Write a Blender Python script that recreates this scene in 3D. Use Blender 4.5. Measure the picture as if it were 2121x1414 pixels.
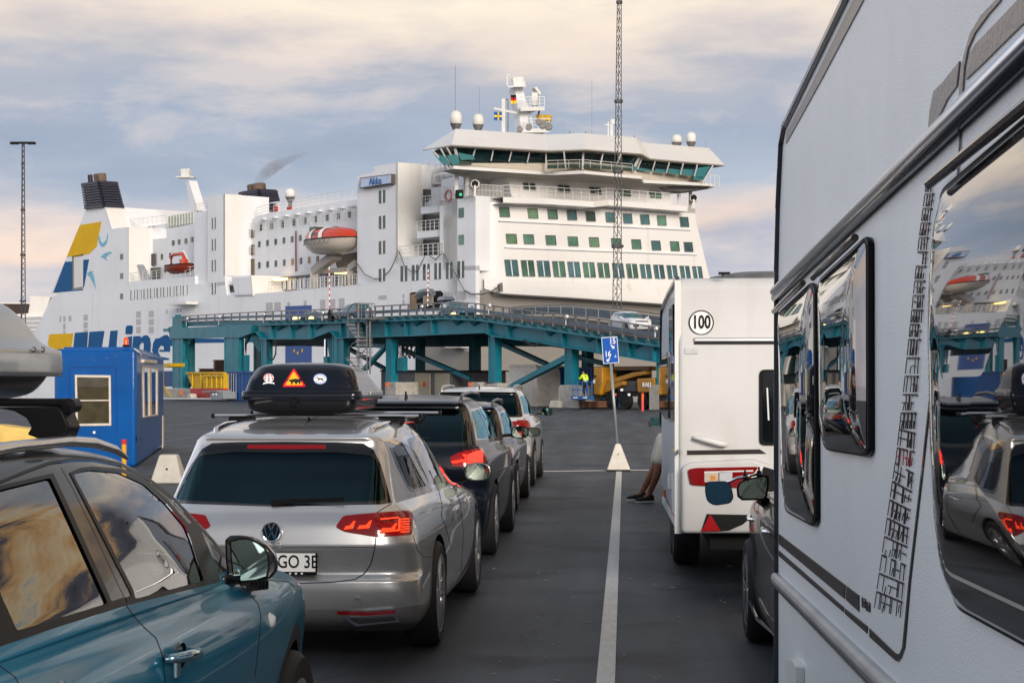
import bpy, bmesh, math, random
from mathutils import Vector as V, Matrix
random.seed(7)
R = math.radians
for o in list(bpy.data.objects): bpy.data.objects.remove(o)
SC = bpy.context.scene
COL = SC.collection
# ------------------------------------------------------------------ camera
FP, CX, HY, EYE = 3560.0, 1060.5, 792.0, 1.68
TH = math.atan(233.5 / FP)
cd = bpy.data.cameras.new('camera'); cam = bpy.data.objects.new('camera', cd); COL.objects.link(cam)
cam.location = (0, 0, EYE); cam.rotation_euler = (R(90), 0, TH)
cd.sensor_width = 36; cd.lens = FP / 2121 * 36; cd.shift_y = (HY - 707) / 2121
cd.clip_start = 0.05; cd.clip_end = 9000
SC.camera = cam
# ------------------------------------------------------------------ world
SUN_EL, SUN_AZ = R(16), R(158)          # azimuth clockwise from +Y: behind the camera, to the right
w = bpy.data.worlds.new('World'); SC.world = w; w.use_nodes = True
nt = w.node_tree; N = nt.nodes; L = nt.links; N.clear()
def nd(t, **k):
    n = N.new(t)
    for a, b in k.items(): setattr(n, a, b)
    return n
def s2l(c): return tuple((x/255/12.92 if x/255 <= .04045 else ((x/255+.055)/1.055)**2.4) for x in c) + (1,)
def wmath(op, a, b=None, c=None):
    m = nd('ShaderNodeMath', operation=op)
    for i, x in enumerate((a, b, c)):
        if x is None: continue
        if isinstance(x, (int, float)): m.inputs[i].default_value = x
        else: L.new(x, m.inputs[i])
    return m.outputs[0]
def wramp(fac, pts, interp='LINEAR'):
    r = nd('ShaderNodeValToRGB'); cr = r.color_ramp; cr.interpolation = interp
    while len(cr.elements) < len(pts): cr.elements.new(.5)
    for e, (p, c) in zip(cr.elements, pts): e.position = p; e.color = s2l(c) if max(c) > 1.01 else tuple(c)+(1,)
    L.new(fac, r.inputs[0]); return r.outputs[0]
def wmix(f, a, b, mode='MIX'):
    m = nd('ShaderNodeMix', data_type='RGBA', blend_type=mode)
    for s, x in ((m.inputs[0], f), (m.inputs[6], a), (m.inputs[7], b)):
        if isinstance(x, (int, float)): s.default_value = x
        elif isinstance(x, tuple): s.default_value = x
        else: L.new(x, s)
    return m.outputs[2]
sky = nd('ShaderNodeTexSky', sky_type='NISHITA', sun_disc=False, sun_elevation=SUN_EL, sun_rotation=SUN_AZ, air_density=1.0, dust_density=2.0)
tc = nd('ShaderNodeTexCoord'); sp = nd('ShaderNodeSeparateXYZ'); L.new(tc.outputs['Generated'], sp.inputs[0])
zz = wmath('MAXIMUM', sp.outputs[2], 0.0)
den = wmath('ADD', zz, 0.10)
cmb = nd('ShaderNodeCombineXYZ')
L.new(wmath('DIVIDE', sp.outputs[0], den), cmb.inputs[0]); L.new(wmath('DIVIDE', sp.outputs[1], den), cmb.inputs[1])
def wnoise(scale, detail, rough, offs, stretch=(1, 1, 1), src=None, dist=0.):
    mp = nd('ShaderNodeMapping'); mp.inputs['Scale'].default_value = stretch; mp.inputs['Location'].default_value = offs
    L.new(src or cmb.outputs[0], mp.inputs[0])
    n = nd('ShaderNodeTexNoise'); n.inputs['Scale'].default_value = scale; n.inputs['Detail'].default_value = detail
    n.inputs['Roughness'].default_value = rough; n.inputs['Distortion'].default_value = dist
    L.new(mp.outputs[0], n.inputs['Vector']); return n.outputs['Fac']
n1 = wnoise(.55, 6, .55, (3.1, 1.3, 0), (1, .55, 1), dist=.4)
# raw direction, stretched along the horizon: long thin banks near the horizon
n2 = wnoise(3.2, 7, .56, (1.7, .4, .3), (1, 1, 3.4), src=tc.outputs['Generated'], dist=.25)
n3 = wnoise(7.0, 7, .62, (5.2, 2.4, 1.3), (1, 1, 3.2), src=tc.outputs['Generated'], dist=.3)
zd = wmath('ADD', zz, wmath('MULTIPLY', wmath('SUBTRACT', n2, .5), .13))
low = wramp(wmath('MULTIPLY', zd, 3.0), [(0, (196, 190, 200)), (.12, (204, 196, 204)), (.17, (186, 188, 200)), (.215, (192, 190, 200)), (.25, (238, 212, 196)),
    (.30, (218, 206, 204)), (.345, (176, 186, 201)), (.44, (158, 169, 188)), (.54, (174, 177, 188)), (.59, (222, 208, 198)), (.66, (250, 233, 211)), (.78, (198, 202, 208)), (1, (140, 150, 168))])
wisp = wramp(n3, [(.46, (0, 0, 0)), (.62, (1, 1, 1))])
low = wmix(wmath('MULTIPLY', wisp, .42), low, s2l((244, 224, 208)))
shade = wramp(wnoise(4.3, 5, .55, (9.2, 7.7, 3.1), (1, 1, 3.6), src=tc.outputs['Generated']), [(.5, (0, 0, 0)), (.7, (1, 1, 1))])
low = wmix(wmath('MULTIPLY', shade, .58), low, s2l((134, 148, 174)))
# high sky: dark slate banks with gold edges and blue gaps
hblue = wramp(n1, [(.30, (136, 154, 174)), (.42, (156, 168, 184)), (.5, (204, 202, 202)), (.58, (164, 170, 180)), (.72, (108, 118, 136))])
high = wramp(n1, [(.30, (86, 132, 170)), (.40, (150, 176, 196)), (.46, (250, 206, 150)), (.52, (226, 170, 120)), (.58, (112, 112, 124)), (.72, (66, 72, 88))])
n1b = wnoise(3.6, 8, .62, (4.1, 2.3, .7), (1, 1, 2.2), src=tc.outputs['Generated'], dist=.9)
gold = wramp(n1b, [(.28, (90, 145, 185)), (.38, (170, 195, 208)), (.43, (255, 228, 184)), (.48, (236, 186, 126)), (.53, (104, 100, 110)), (.62, (40, 46, 62))])
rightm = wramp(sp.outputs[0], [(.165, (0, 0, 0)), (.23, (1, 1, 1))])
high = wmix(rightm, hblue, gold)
hf = wramp(zz, [(.22, (0, 0, 0)), (.40, (1, 1, 1))])
hf = wmath('MAXIMUM', hf, wmath('MULTIPLY', rightm, wramp(zz, [(.07, (0, 0, 0)), (.13, (1, 1, 1))])))
clouds = wmix(hf, low, high)
clouds = wmix(wmath('MULTIPLY', wramp(wmath('MULTIPLY', sp.outputs[0], -1.0), [(.38, (0, 0, 0)), (.62, (1, 1, 1))]), 1.0), clouds, wmix(1.0, clouds, (1.95, 2.02, 2.1, 1), 'MULTIPLY'))  # left sky out of view brightened to light ship side and caravan wall
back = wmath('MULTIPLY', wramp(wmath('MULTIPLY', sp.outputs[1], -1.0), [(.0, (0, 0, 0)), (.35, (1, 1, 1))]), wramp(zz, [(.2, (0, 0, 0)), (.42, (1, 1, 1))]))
clouds = wmix(back, clouds, wmix(1.0, clouds, (.30, .38, .48, 1), 'MULTIPLY'))  # high sky behind the camera dimmed to keep glass reflections dark
# glow of the low sun behind thin cloud
sdir = V((math.sin(SUN_AZ)*math.cos(SUN_EL), math.cos(SUN_AZ)*math.cos(SUN_EL), math.sin(SUN_EL)))
dp = nd('ShaderNodeVectorMath', operation='DOT_PRODUCT'); L.new(tc.outputs['Generated'], dp.inputs[0]); dp.inputs[1].default_value = sdir
g = wmath('POWER', wmath('MAXIMUM', dp.outputs['Value'], 0.0), 7.0)
glow = wmix(1.0, clouds, wmix(g, (0, 0, 0, 1), (.30, .26, .22, 1)), 'ADD')
under = wramp(wmath('ADD', sp.outputs[2], .5), [(.480, (0, 0, 0)), (.4995, (1, 1, 1))])
glow = wmix(under, (.05, .055, .065, 1), glow)
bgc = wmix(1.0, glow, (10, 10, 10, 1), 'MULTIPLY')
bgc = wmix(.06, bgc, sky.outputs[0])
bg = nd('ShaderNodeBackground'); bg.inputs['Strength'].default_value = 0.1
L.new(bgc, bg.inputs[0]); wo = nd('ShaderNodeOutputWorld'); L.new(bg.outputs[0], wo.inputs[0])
sl = bpy.data.lights.new('sun', 'SUN'); sl.energy = 3.0; sl.angle = R(24); sl.color = (1, .92, .84)
so = bpy.data.objects.new('sun', sl); COL.objects.link(so); so.rotation_euler = sdir.to_track_quat('Z', 'Y').to_euler()
SC.view_settings.view_transform = 'Standard'; SC.view_settings.look = 'None'
SC.view_settings.exposure = 0.22; SC.view_settings.gamma = 1.0
# ------------------------------------------------------------------ picture -> place
def ray(px, py):
    u, v = (px-CX)/FP, (HY-py)/FP
    c, s = math.cos(TH), math.sin(TH)
    return V((-s + u*c, c + u*s, v))
EYEP = V((0, 0, EYE))
def hit(px, py, P0, n):
    d = ray(px, py); n = V(n); return EYEP + d * ((V(P0)-EYEP).dot(n) / d.dot(n))
def gnd(px, py, z=0.): return hit(px, py, (0, 0, z), (0, 0, 1))
def onY(px, py, Y): return hit(px, py, (0, Y, 0), (0, 1, 0))
def onX(px, py, X): return hit(px, py, (X, 0, 0), (1, 0, 0))
def onD(px, py, D): return EYEP + ray(px, py)*D          # point at depth D along the view
def proj(P):
    c, s = math.cos(TH), math.sin(TH); q = P - EYEP
    d = -s*q.x + c*q.y; u = c*q.x + s*q.y
    return CX + FP*u/d, HY - FP*q.z/d
# ------------------------------------------------------------------ materials
MATS = {}
def mat(name, col, rough=.5, metal=0., spec=.5, coat=0., var=0., vscale=3., bump=0., bscale=40., emis=0., srgb=True, bdist=.01, rvar=0., coatr=.03, sc=(1, 1, 1), backdark=False, dirt=0., dcol=(.18, .14, .1), dscale=(1, 1, 1)):
    if name in MATS: return MATS[name]
    m = bpy.data.materials.new(name); m.use_nodes = True; t = m.node_tree; b = t.nodes['Principled BSDF']
    c = s2l(col)[:3] if srgb and max(col) > 1.01 else col
    b.inputs['Base Color'].default_value = (*c, 1); b.inputs['Roughness'].default_value = rough; b.inputs['Metallic'].default_value = metal
    b.inputs['Specular IOR Level'].default_value = spec if spec != .5 else (.12 if coat else .3); b.inputs['Coat Weight'].default_value = coat; b.inputs['Coat Roughness'].default_value = coatr
    if emis: b.inputs['Emission Color'].default_value = (*c, 1); b.inputs['Emission Strength'].default_value = emis
    co = None
    if var or bump or rvar or dirt:
        tcn = t.nodes.new('ShaderNodeTexCoord'); mp = t.nodes.new('ShaderNodeMapping'); mp.inputs['Scale'].default_value = sc
        t.links.new(tcn.outputs['Object'], mp.inputs[0]); co = mp.outputs[0]
    def noise(s, d=5, vec=None):
        n = t.nodes.new('ShaderNodeTexNoise'); n.inputs['Scale'].default_value = s; n.inputs['Detail'].default_value = d; n.inputs['Roughness'].default_value = .6
        t.links.new(vec or co, n.inputs['Vector']); return n.outputs['Fac']
    colout = None
    if var:
        f = noise(vscale); mx = t.nodes.new('ShaderNodeMix'); mx.data_type = 'RGBA'
        rr = t.nodes.new('ShaderNodeMapRange'); rr.inputs[1].default_value = .3; rr.inputs[2].default_value = .7; t.links.new(f, rr.inputs[0])
        t.links.new(rr.outputs[0], mx.inputs[0])
        mx.inputs[6].default_value = tuple(max(0, x*(1-var)) for x in c)+(1,); mx.inputs[7].default_value = tuple(min(1, x*(1+var)) for x in c)+(1,)
        colout = mx.outputs[2]
    if dirt:
        mp2 = t.nodes.new('ShaderNodeMapping'); mp2.inputs['Scale'].default_value = dscale; t.links.new(tcn.outputs['Object'], mp2.inputs[0])
        f = noise(2.2, 8, mp2.outputs[0]); rr = t.nodes.new('ShaderNodeMapRange'); rr.inputs[1].default_value = .5; rr.inputs[2].default_value = .78; rr.inputs[4].default_value = dirt; t.links.new(f, rr.inputs[0])
        mx = t.nodes.new('ShaderNodeMix'); mx.data_type = 'RGBA'; t.links.new(rr.outputs[0], mx.inputs[0])
        if colout: t.links.new(colout, mx.inputs[6])
        else: mx.inputs[6].default_value = (*c, 1)
        mx.inputs[7].default_value = (*dcol, 1); colout = mx.outputs[2]
    if backdark:
        ge = t.nodes.new('ShaderNodeNewGeometry'); mx = t.nodes.new('ShaderNodeMix'); mx.data_type = 'RGBA'; t.links.new(ge.outputs['Backfacing'], mx.inputs[0])
        if colout: t.links.new(colout, mx.inputs[6])
        else: mx.inputs[6].default_value = (*c, 1)
        mx.inputs[7].default_value = (.015, .015, .017, 1); colout = mx.outputs[2]
        m2 = t.nodes.new('ShaderNodeMath'); m2.operation = 'MULTIPLY_ADD'; t.links.new(ge.outputs['Backfacing'], m2.inputs[0]); m2.inputs[1].default_value = -metal; m2.inputs[2].default_value = metal
        t.links.new(m2.outputs[0], b.inputs['Metallic'])
    if colout: t.links.new(colout, b.inputs['Base Color'])
    if rvar:
        f = noise(vscale*1.7); rr = t.nodes.new('ShaderNodeMapRange'); rr.inputs[3].default_value = max(0, rough-rvar); rr.inputs[4].default_value = min(1, rough+rvar)
        t.links.new(f, rr.inputs[0]); t.links.new(rr.outputs[0], b.inputs['Roughness'])
    if bump:
        f = noise(bscale, 3); bp = t.nodes.new('ShaderNodeBump'); bp.inputs['Strength'].default_value = bump; bp.inputs['Distance'].default_value = bdist
        t.links.new(f, bp.inputs['Height']); t.links.new(bp.outputs[0], b.inputs['Normal'])
        if coat: t.links.new(bp.outputs[0], b.inputs['Coat Normal']) if False else None
    MATS[name] = m; return m
def glassmat(name, tint, ior=1.5, boost=0., rough=0.0, gcol=(1, 1, 1)):
    if name in MATS: return MATS[name]
    m = bpy.data.materials.new(name); m.use_nodes = True; t = m.node_tree; t.nodes.clear()
    o = t.nodes.new('ShaderNodeOutputMaterial'); mx = t.nodes.new('ShaderNodeMixShader'); tr = t.nodes.new('ShaderNodeBsdfTransparent'); gl = t.nodes.new('ShaderNodeBsdfGlossy')
    fr = t.nodes.new('ShaderNodeFresnel'); fr.inputs[0].default_value = ior
    tr.inputs[0].default_value = (*tint, 1); gl.inputs['Roughness'].default_value = rough; gl.inputs['Color'].default_value = (*gcol, 1)
    ad = t.nodes.new('ShaderNodeMath'); ad.operation = 'ADD'; ad.use_clamp = True; ad.inputs[1].default_value = boost
    t.links.new(fr.outputs[0], ad.inputs[0]); t.links.new(ad.outputs[0], mx.inputs[0]); t.links.new(tr.outputs[0], mx.inputs[1]); t.links.new(gl.outputs[0], mx.inputs[2]); t.links.new(mx.outputs[0], o.inputs[0])
    MATS[name] = m; return m
# ------------------------------------------------------------------ objects
def tag(o, label=None, cat=None, group=None, kind=None):
    if label: o['label'] = label
    if cat: o['category'] = cat
    if group: o['group'] = group
    if kind: o['kind'] = kind
    return o
def empty(name, loc, label, cat, group=None, rz=0.):
    o = bpy.data.objects.new(name, None); COL.objects.link(o); o.empty_display_size = .3
    o.location = loc; o.rotation_euler = (0, 0, rz); return tag(o, label, cat, group)
def wmat(o):
    M = Matrix.Translation(o.location) @ o.rotation_euler.to_matrix().to_4x4()
    return wmat(o.parent) @ o.matrix_parent_inverse @ M if o.parent else M
def link(name, me, m, parent=None, local=False, label=None):
    o = bpy.data.objects.new(name, me); COL.objects.link(o)
    ms = m if isinstance(m, (list, tuple)) else [m]
    for x in ms: me.materials.append(x)
    if parent:
        o.parent = parent
        if not local: o.matrix_parent_inverse = wmat(parent).inverted()
    if label: o['label'] = label
    return o
class MB:
    def __init__(s): s.v = []; s.f = []; s.mi = []; s.m = 0; s.T = None
    def add(s, vs, fs):
        n = len(s.v)
        s.v += [(s.T @ V(p)) if s.T else V(p) for p in vs]
        for f in fs: s.f.append([n+i for i in f]); s.mi.append(s.m)
        return s
    def box(s, c, d, ax=None, rz=0.):
        # c centre, d full sizes; ax optional (X,Y,Z) axes
        X, Y, Z = ax if ax else (V((math.cos(rz), math.sin(rz), 0)), V((-math.sin(rz), math.cos(rz), 0)), V((0, 0, 1)))
        c = V(c); vs = [c + X*(d[0]/2*i) + Y*(d[1]/2*j) + Z*(d[2]/2*k) for i in (-1, 1) for j in (-1, 1) for k in (-1, 1)]
        return s.add(vs, [(0, 1, 3, 2), (4, 6, 7, 5), (0, 4, 5, 1), (2, 3, 7, 6), (0, 2, 6, 4), (1, 5, 7, 3)])
    def prism(s, pts, vec):
        n = len(pts); vec = V(vec); pts = [V(p) for p in pts]
        return s.add(pts + [p+vec for p in pts], [tuple(range(n))[::-1], tuple(range(n, 2*n))] + [(i, (i+1) % n, n+(i+1) % n, n+i) for i in range(n)])
    def bar(s, a, b, w, h=None, up=(0, 0, 1)):
        a, b = V(a), V(b); h = h or w; d = b-a
        if d.length < 1e-6: return s
        d.normalize(); up = V(up)
        if abs(d.dot(up)) > .98: up = V((1, 0, 0))
        X = d.cross(up).normalized(); Z = X.cross(d)
        return s.box((a+b)/2, (w, (b-a).length, h), (X, d, Z))
    def tube(s, pts, r, n=8, cap=True):
        pts = [V(p) for p in pts]; rs = r if isinstance(r, (list, tuple)) else [r]*len(pts); vs = []; fs = []
        for i, p in enumerate(pts):
            d = (pts[min(i+1, len(pts)-1)] - pts[max(i-1, 0)]).normalized()
            up = V((0, 0, 1)) if abs(d.z) < .95 else V((1, 0, 0))
            X = d.cross(up).normalized(); Y = X.cross(d)
            for k in range(n):
                a = 2*math.pi*k/n; vs.append(p + X*(math.cos(a)*rs[i]) + Y*(math.sin(a)*rs[i]))
        for i in range(len(pts)-1):
            for k in range(n): fs.append((i*n+k, i*n+(k+1) % n, (i+1)*n+(k+1) % n, (i+1)*n+k))
        if cap: fs += [tuple(range(n))[::-1], tuple(range((len(pts)-1)*n, len(pts)*n))]
        return s.add(vs, fs)
    def lathe(s, prof, c, axis='z', n=24, a0=0., a1=2*math.pi, M=None):
        # prof list of (r, h)
        vs = []; fs = []; closed = abs(a1-a0-2*math.pi) < 1e-6; m = n if closed else n+1
        for (r, h) in prof:
            for k in range(m):
                a = a0+(a1-a0)*k/n; x, y = r*math.cos(a), r*math.sin(a)
                p = {'z': V((x, y, h)), 'x': V((h, x, y)), 'y': V((x, h, y))}[axis]
                vs.append((M @ p if M else p) + V(c))
        for i in range(len(prof)-1):
            for k in range(n): 
                k2 = (k+1) % m
                fs.append((i*m+k, i*m+k2, (i+1)*m+k2, (i+1)*m+k))
        return s.add(vs, fs)
    def grid(s, P):
        h, wd = len(P), len(P[0]); vs = [p for r in P for p in r]
        return s.add(vs, [(i*wd+j, i*wd+j+1, (i+1)*wd+j+1, (i+1)*wd+j) for i in range(h-1) for j in range(wd-1)])
    def each(s, name, m, parent=None, **k):
        # one object per separate piece
        par = list(range(len(s.v)))
        def fd(i):
            while par[i] != i: par[i] = par[par[i]]; i = par[i]
            return i
        for f in s.f:
            for a in f[1:]: par[fd(a)] = fd(f[0])
        g = {}
        for f, mi in zip(s.f, s.mi): g.setdefault(fd(f[0]), []).append((f, mi))
        out = []
        for fs in g.values():
            q = MB(); ix = {}
            for f, mi in fs:
                for a in f:
                    if a not in ix: ix[a] = len(q.v); q.v.append(s.v[a])
                q.f.append([ix[a] for a in f]); q.mi.append(mi)
            out.append(q.build(name, m, parent, **k))
        return out
    def build(s, name, m, parent=None, smooth=0, bevel=0., seg=2, local=False, label=None, sub=0, recalc=True):
        me = bpy.data.meshes.new(name); me.from_pydata([tuple(v) for v in s.v], [], s.f); me.validate()
        if isinstance(m, (list, tuple)) and len(me.polygons) == len(s.mi):
            for p, i in zip(me.polygons, s.mi): p.material_index = i
        if recalc:
            bm = bmesh.new(); bm.from_mesh(me); bmesh.ops.recalc_face_normals(bm, faces=bm.faces); bm.to_mesh(me); bm.free()
        o = link(name, me, m, parent, local, label)
        if bevel: 
            b = o.modifiers.new('b', 'BEVEL'); b.width = bevel; b.segments = seg; b.limit_method = 'ANGLE'; b.angle_limit = R(35)
        if sub: u = o.modifiers.new('s', 'SUBSURF'); u.levels = u.render_levels = sub
        if smooth: me.shade_smooth() if smooth == 1 else shade_auto(me, smooth)
        return o
def shade_auto(me, deg=35):
    me.shade_smooth()
    bm = bmesh.new(); bm.from_mesh(me)
    for e in bm.edges:
        if len(e.link_faces) == 2 and e.calc_face_angle(0) > R(deg): e.smooth = False
    bm.to_mesh(me); bm.free()
def copytree(o, loc=None, rz=None, label=None, parent=None):
    c = o.copy(); COL.objects.link(c)
    if parent: c.parent = parent
    for ch in [x for x in bpy.data.objects if x.parent == o]: copytree(ch, parent=c)
    if loc is not None: c.location = loc
    if rz is not None: c.rotation_euler = (0, 0, rz)
    if label: c['label'] = label
    return c
def text(name, body, m, M, size, parent=None, ext=.002, font_sx=1., align='CENTER', bold=0.):
    cu = bpy.data.curves.new(name, 'FONT'); cu.body = body; cu.size = size; cu.extrude = ext; cu.align_x = align; cu.align_y = 'CENTER'; cu.offset = bold
    cu.resolution_u = 3
    t = bpy.data.objects.new(name, cu); dg = bpy.context.evaluated_depsgraph_get()
    COL.objects.link(t); dg.update(); me = bpy.data.meshes.new_from_object(t.evaluated_get(bpy.context.evaluated_depsgraph_get()))
    COL.objects.unlink(t); bpy.data.objects.remove(t)
    me.transform(Matrix.Diagonal((font_sx, 1, 1, 1))); me.transform(M); me.name = name
    me.materials.clear()
    return link(name, me, m, parent)
def frameM(o, X, Y):
    X = V(X).normalized(); Z = X.cross(V(Y)).normalized(); Y = Z.cross(X)
    M = Matrix((X, Y, Z)).transposed().to_4x4(); M.translation = V(o); return M
def polyline(pts, x):
    for (a, b) in zip(pts, pts[1:]):
        if x <= b[0] or b is pts[-1]:
            if x < a[0] and a is pts[0]: pass
            t = (x-a[0])/(b[0]-a[0]); return a[1]+(b[1]-a[1])*t
def inpoly(x, y, P):
    r = False; n = len(P); j = n-1
    for i in range(n):
        xi, yi = P[i]; xj, yj = P[j]
        if (yi > y) != (yj > y) and x < (xj-xi)*(y-yi)/(yj-yi)+xi: r = not r
        j = i
    return r
def rounded(P, r, n=4):
    # round the corners of a 2D polygon
    out = []; m = len(P)
    for i in range(m):
        a, b, c = V(P[i-1]), V(P[i]), V(P[(i+1) % m]); d1 = (a-b); d2 = (c-b); l = min(r, d1.length*.45, d2.length*.45)
        p, q = b+d1.normalized()*l, b+d2.normalized()*l
        for k in range(n+1):
            t = k/n; out.append(tuple(p*(1-t)**2 + b*2*t*(1-t) + q*t*t))
    return out
# ------------------------------------------------------------------ palette
M_white = mat('ship_white_paint', (.74, .75, .77), .42, var=.03, vscale=.25, dirt=.22, dcol=(.45, .42, .38), dscale=(.25, .25, .03), rvar=.08, bump=.12, bscale=.7, bdist=.06)
M_cream = mat('cream_and_sunlit_white', (.70, .68, .64), .45, var=.03, vscale=.3, dirt=.15, dcol=(.5, .45, .36), dscale=(.3, .3, .05))  # cream fittings; bow-facing walls carry the warm light in this colour
M_hull = mat('hull_white_paint', (.74, .755, .775), .4, var=.03, vscale=.12, dirt=.2, dcol=(.42, .38, .33), dscale=(.15, .15, .02), bump=.15, bscale=.35, bdist=.12)
M_greyhull = mat('hull_grey_shaded_paint', (.27, .255, .235), .6, spec=.1, var=.07, vscale=.15, dirt=.3, dcol=(.26, .2, .15), dscale=(.12, .12, .5))  # grey hull, darkened to carry the shade of the downward-facing flare
M_navy = mat('navy_paint', (.012, .014, .03), .45, var=.2)
M_blue = mat('blue_stripe_paint', (.003, .085, .24), .55, spec=.1, var=.08, vscale=.5, dirt=.1, dcol=(.05, .1, .2))
M_yel = mat('yellow_stripe_paint', (.72, .42, .008), .6, spec=.1, var=.08, vscale=.5)
M_gg = mat('green_tinted_glass', (.07, .16, .11), .06, coat=.6, var=.6, vscale=.35, bump=.1, bscale=.5, bdist=.05)
M_gd = mat('dark_tinted_glass', (.02, .045, .035), .05, coat=.6, var=.6, vscale=.5)
M_gt = mat('teal_bridge_glass', (.02, .14, .15), .04, coat=.5, var=.8, vscale=.35)
M_grey = mat('grey_vent_paint', (.45, .44, .45), .6, var=.1)
M_rail = mat('painted_rail', (.62, .62, .6), .5, var=.08)
M_steel = mat('galvanised_steel', (.17, .165, .16), .45, metal=.5, var=.35, vscale=5)
M_steelL = mat('light_galvanised_steel', (.4, .41, .42), .4, metal=.6, var=.2, vscale=5)
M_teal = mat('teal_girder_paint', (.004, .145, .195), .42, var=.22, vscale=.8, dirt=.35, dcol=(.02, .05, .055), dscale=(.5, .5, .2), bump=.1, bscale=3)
M_teald = mat('darker_teal_paint', (.008, .11, .13), .55, var=.25, vscale=1.5)  # darker teal for far columns, deep braces, brackets and gussets
M_conc = mat('concrete', (.36, .34, .30), .85, var=.18, vscale=3, bump=.3, bscale=25, dirt=.4, dcol=(.18, .16, .13))
M_blk = mat('black_plastic', (.006, .006, .007), .4, spec=.1, bump=.05, bscale=200)
M_blkm = mat('matt_black_rubber', (.018, .018, .018), .75)
M_dark = mat('dark_void', (.01, .01, .01), .8)
M_chrome = mat('chrome', (.75, .75, .77), .09, metal=1.)
M_alu = mat('brushed_aluminium', (.62, .63, .65), .28, metal=1., var=.05)
M_red = mat('red_lens', (.22, .004, .006), .12, coat=.8)
M_redlit = mat('lit_red_lens', (1.0, .03, .015), .3, emis=1.3, srgb=False)
M_orlit = mat('lit_red_led', (1.0, .055, .012), .3, emis=1.1, srgb=False)
M_orange = mat('orange_paint', (.75, .12, .01), .4, var=.1)
M_wpl = mat('white_plastic', (.72, .72, .69), .4, var=.03)
M_tyre = mat('tyre_rubber', (.016, .016, .017), .7, var=.2, bump=.3, bscale=60)
M_rimm = mat('alloy_rim', (.55, .55, .56), .25, metal=.9, coat=.4)
M_rimd = mat('dark_rim', (.05, .05, .055), .35, metal=.6)
M_head = mat('lit_headlamp', (1, .80, .32), .3, emis=1.6, srgb=False)
M_skin = mat('skin', (.42, .2, .12), .5)
M_paper = mat('white_sticker', (.8, .8, .78), .5)
GL_dark = glassmat('privacy_glass', (.05, .10, .12), 1.42, .0, gcol=(.45, .85, 1))
GL_mid = glassmat('tinted_glass', (.30, .36, .34), 1.5, .03)
GL_side = glassmat('side_glass', (.38, .43, .42), 1.6, .05)
M_mirror = mat('mirror_glass', (.30, .36, .30), .03, metal=1.)
M_mirb = mat('blue_mirror_glass', (.05, .13, .2), .03, metal=1.)

def seams(m, wd, hh, strength=.35, dark=.92):
    """welded plate joints: thin lines on a brick layout laid over the wall"""
    t = m.node_tree; b = t.nodes['Principled BSDF']; n = t.nodes.new; lk = t.links.new
    tc_ = n('ShaderNodeTexCoord'); sx = n('ShaderNodeSeparateXYZ'); lk(tc_.outputs['Object'], sx.inputs[0]); ad = n('ShaderNodeMath'); ad.operation = 'ADD'; lk(sx.outputs[0], ad.inputs[0]); lk(sx.outputs[1], ad.inputs[1])
    cx = n('ShaderNodeCombineXYZ'); lk(ad.outputs[0], cx.inputs[0]); lk(sx.outputs[2], cx.inputs[1])
    br = n('ShaderNodeTexBrick'); br.inputs['Scale'].default_value = 1; br.inputs['Brick Width'].default_value = wd; br.inputs['Row Height'].default_value = hh; br.inputs['Mortar Size'].default_value = .025; br.inputs['Mortar Smooth'].default_value = .6
    br.inputs['Color1'].default_value = (1, 1, 1, 1); br.inputs['Color2'].default_value = (.965, .965, .965, 1); br.inputs['Mortar'].default_value = (dark, dark, dark, 1); lk(cx.outputs[0], br.inputs['Vector'])
    src = b.inputs['Base Color'].links[0].from_socket; mx = n('ShaderNodeMix'); mx.data_type = 'RGBA'; mx.blend_type = 'MULTIPLY'; mx.inputs[0].default_value = 1; lk(src, mx.inputs[6]); lk(br.outputs['Color'], mx.inputs[7]); lk(mx.outputs[2], b.inputs['Base Color'])
    # rust runs below the joints
    mp = n('ShaderNodeMapping'); mp.inputs['Scale'].default_value = (.8, .8, .05); lk(tc_.outputs['Object'], mp.inputs[0]); ns = n('ShaderNodeTexNoise'); ns.inputs['Scale'].default_value = 1.6; ns.inputs['Detail'].default_value = 5; lk(mp.outputs[0], ns.inputs['Vector'])
    rr = n('ShaderNodeMapRange'); rr.inputs[1].default_value = .62; rr.inputs[2].default_value = .80; rr.inputs[4].default_value = .35; lk(ns.outputs['Fac'], rr.inputs[0]); m2 = n('ShaderNodeMix'); m2.data_type = 'RGBA'; lk(rr.outputs[0], m2.inputs[0]); lk(mx.outputs[2], m2.inputs[6]); m2.inputs[7].default_value = (.36, .24, .14, 1); lk(m2.outputs[2], b.inputs['Base Color'])
seams(M_white, 7.5, 2.75); seams(M_hull, 9, 2.4); seams(M_cream, 6.5, 2.75); seams(M_greyhull, 10, 2.2)
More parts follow.
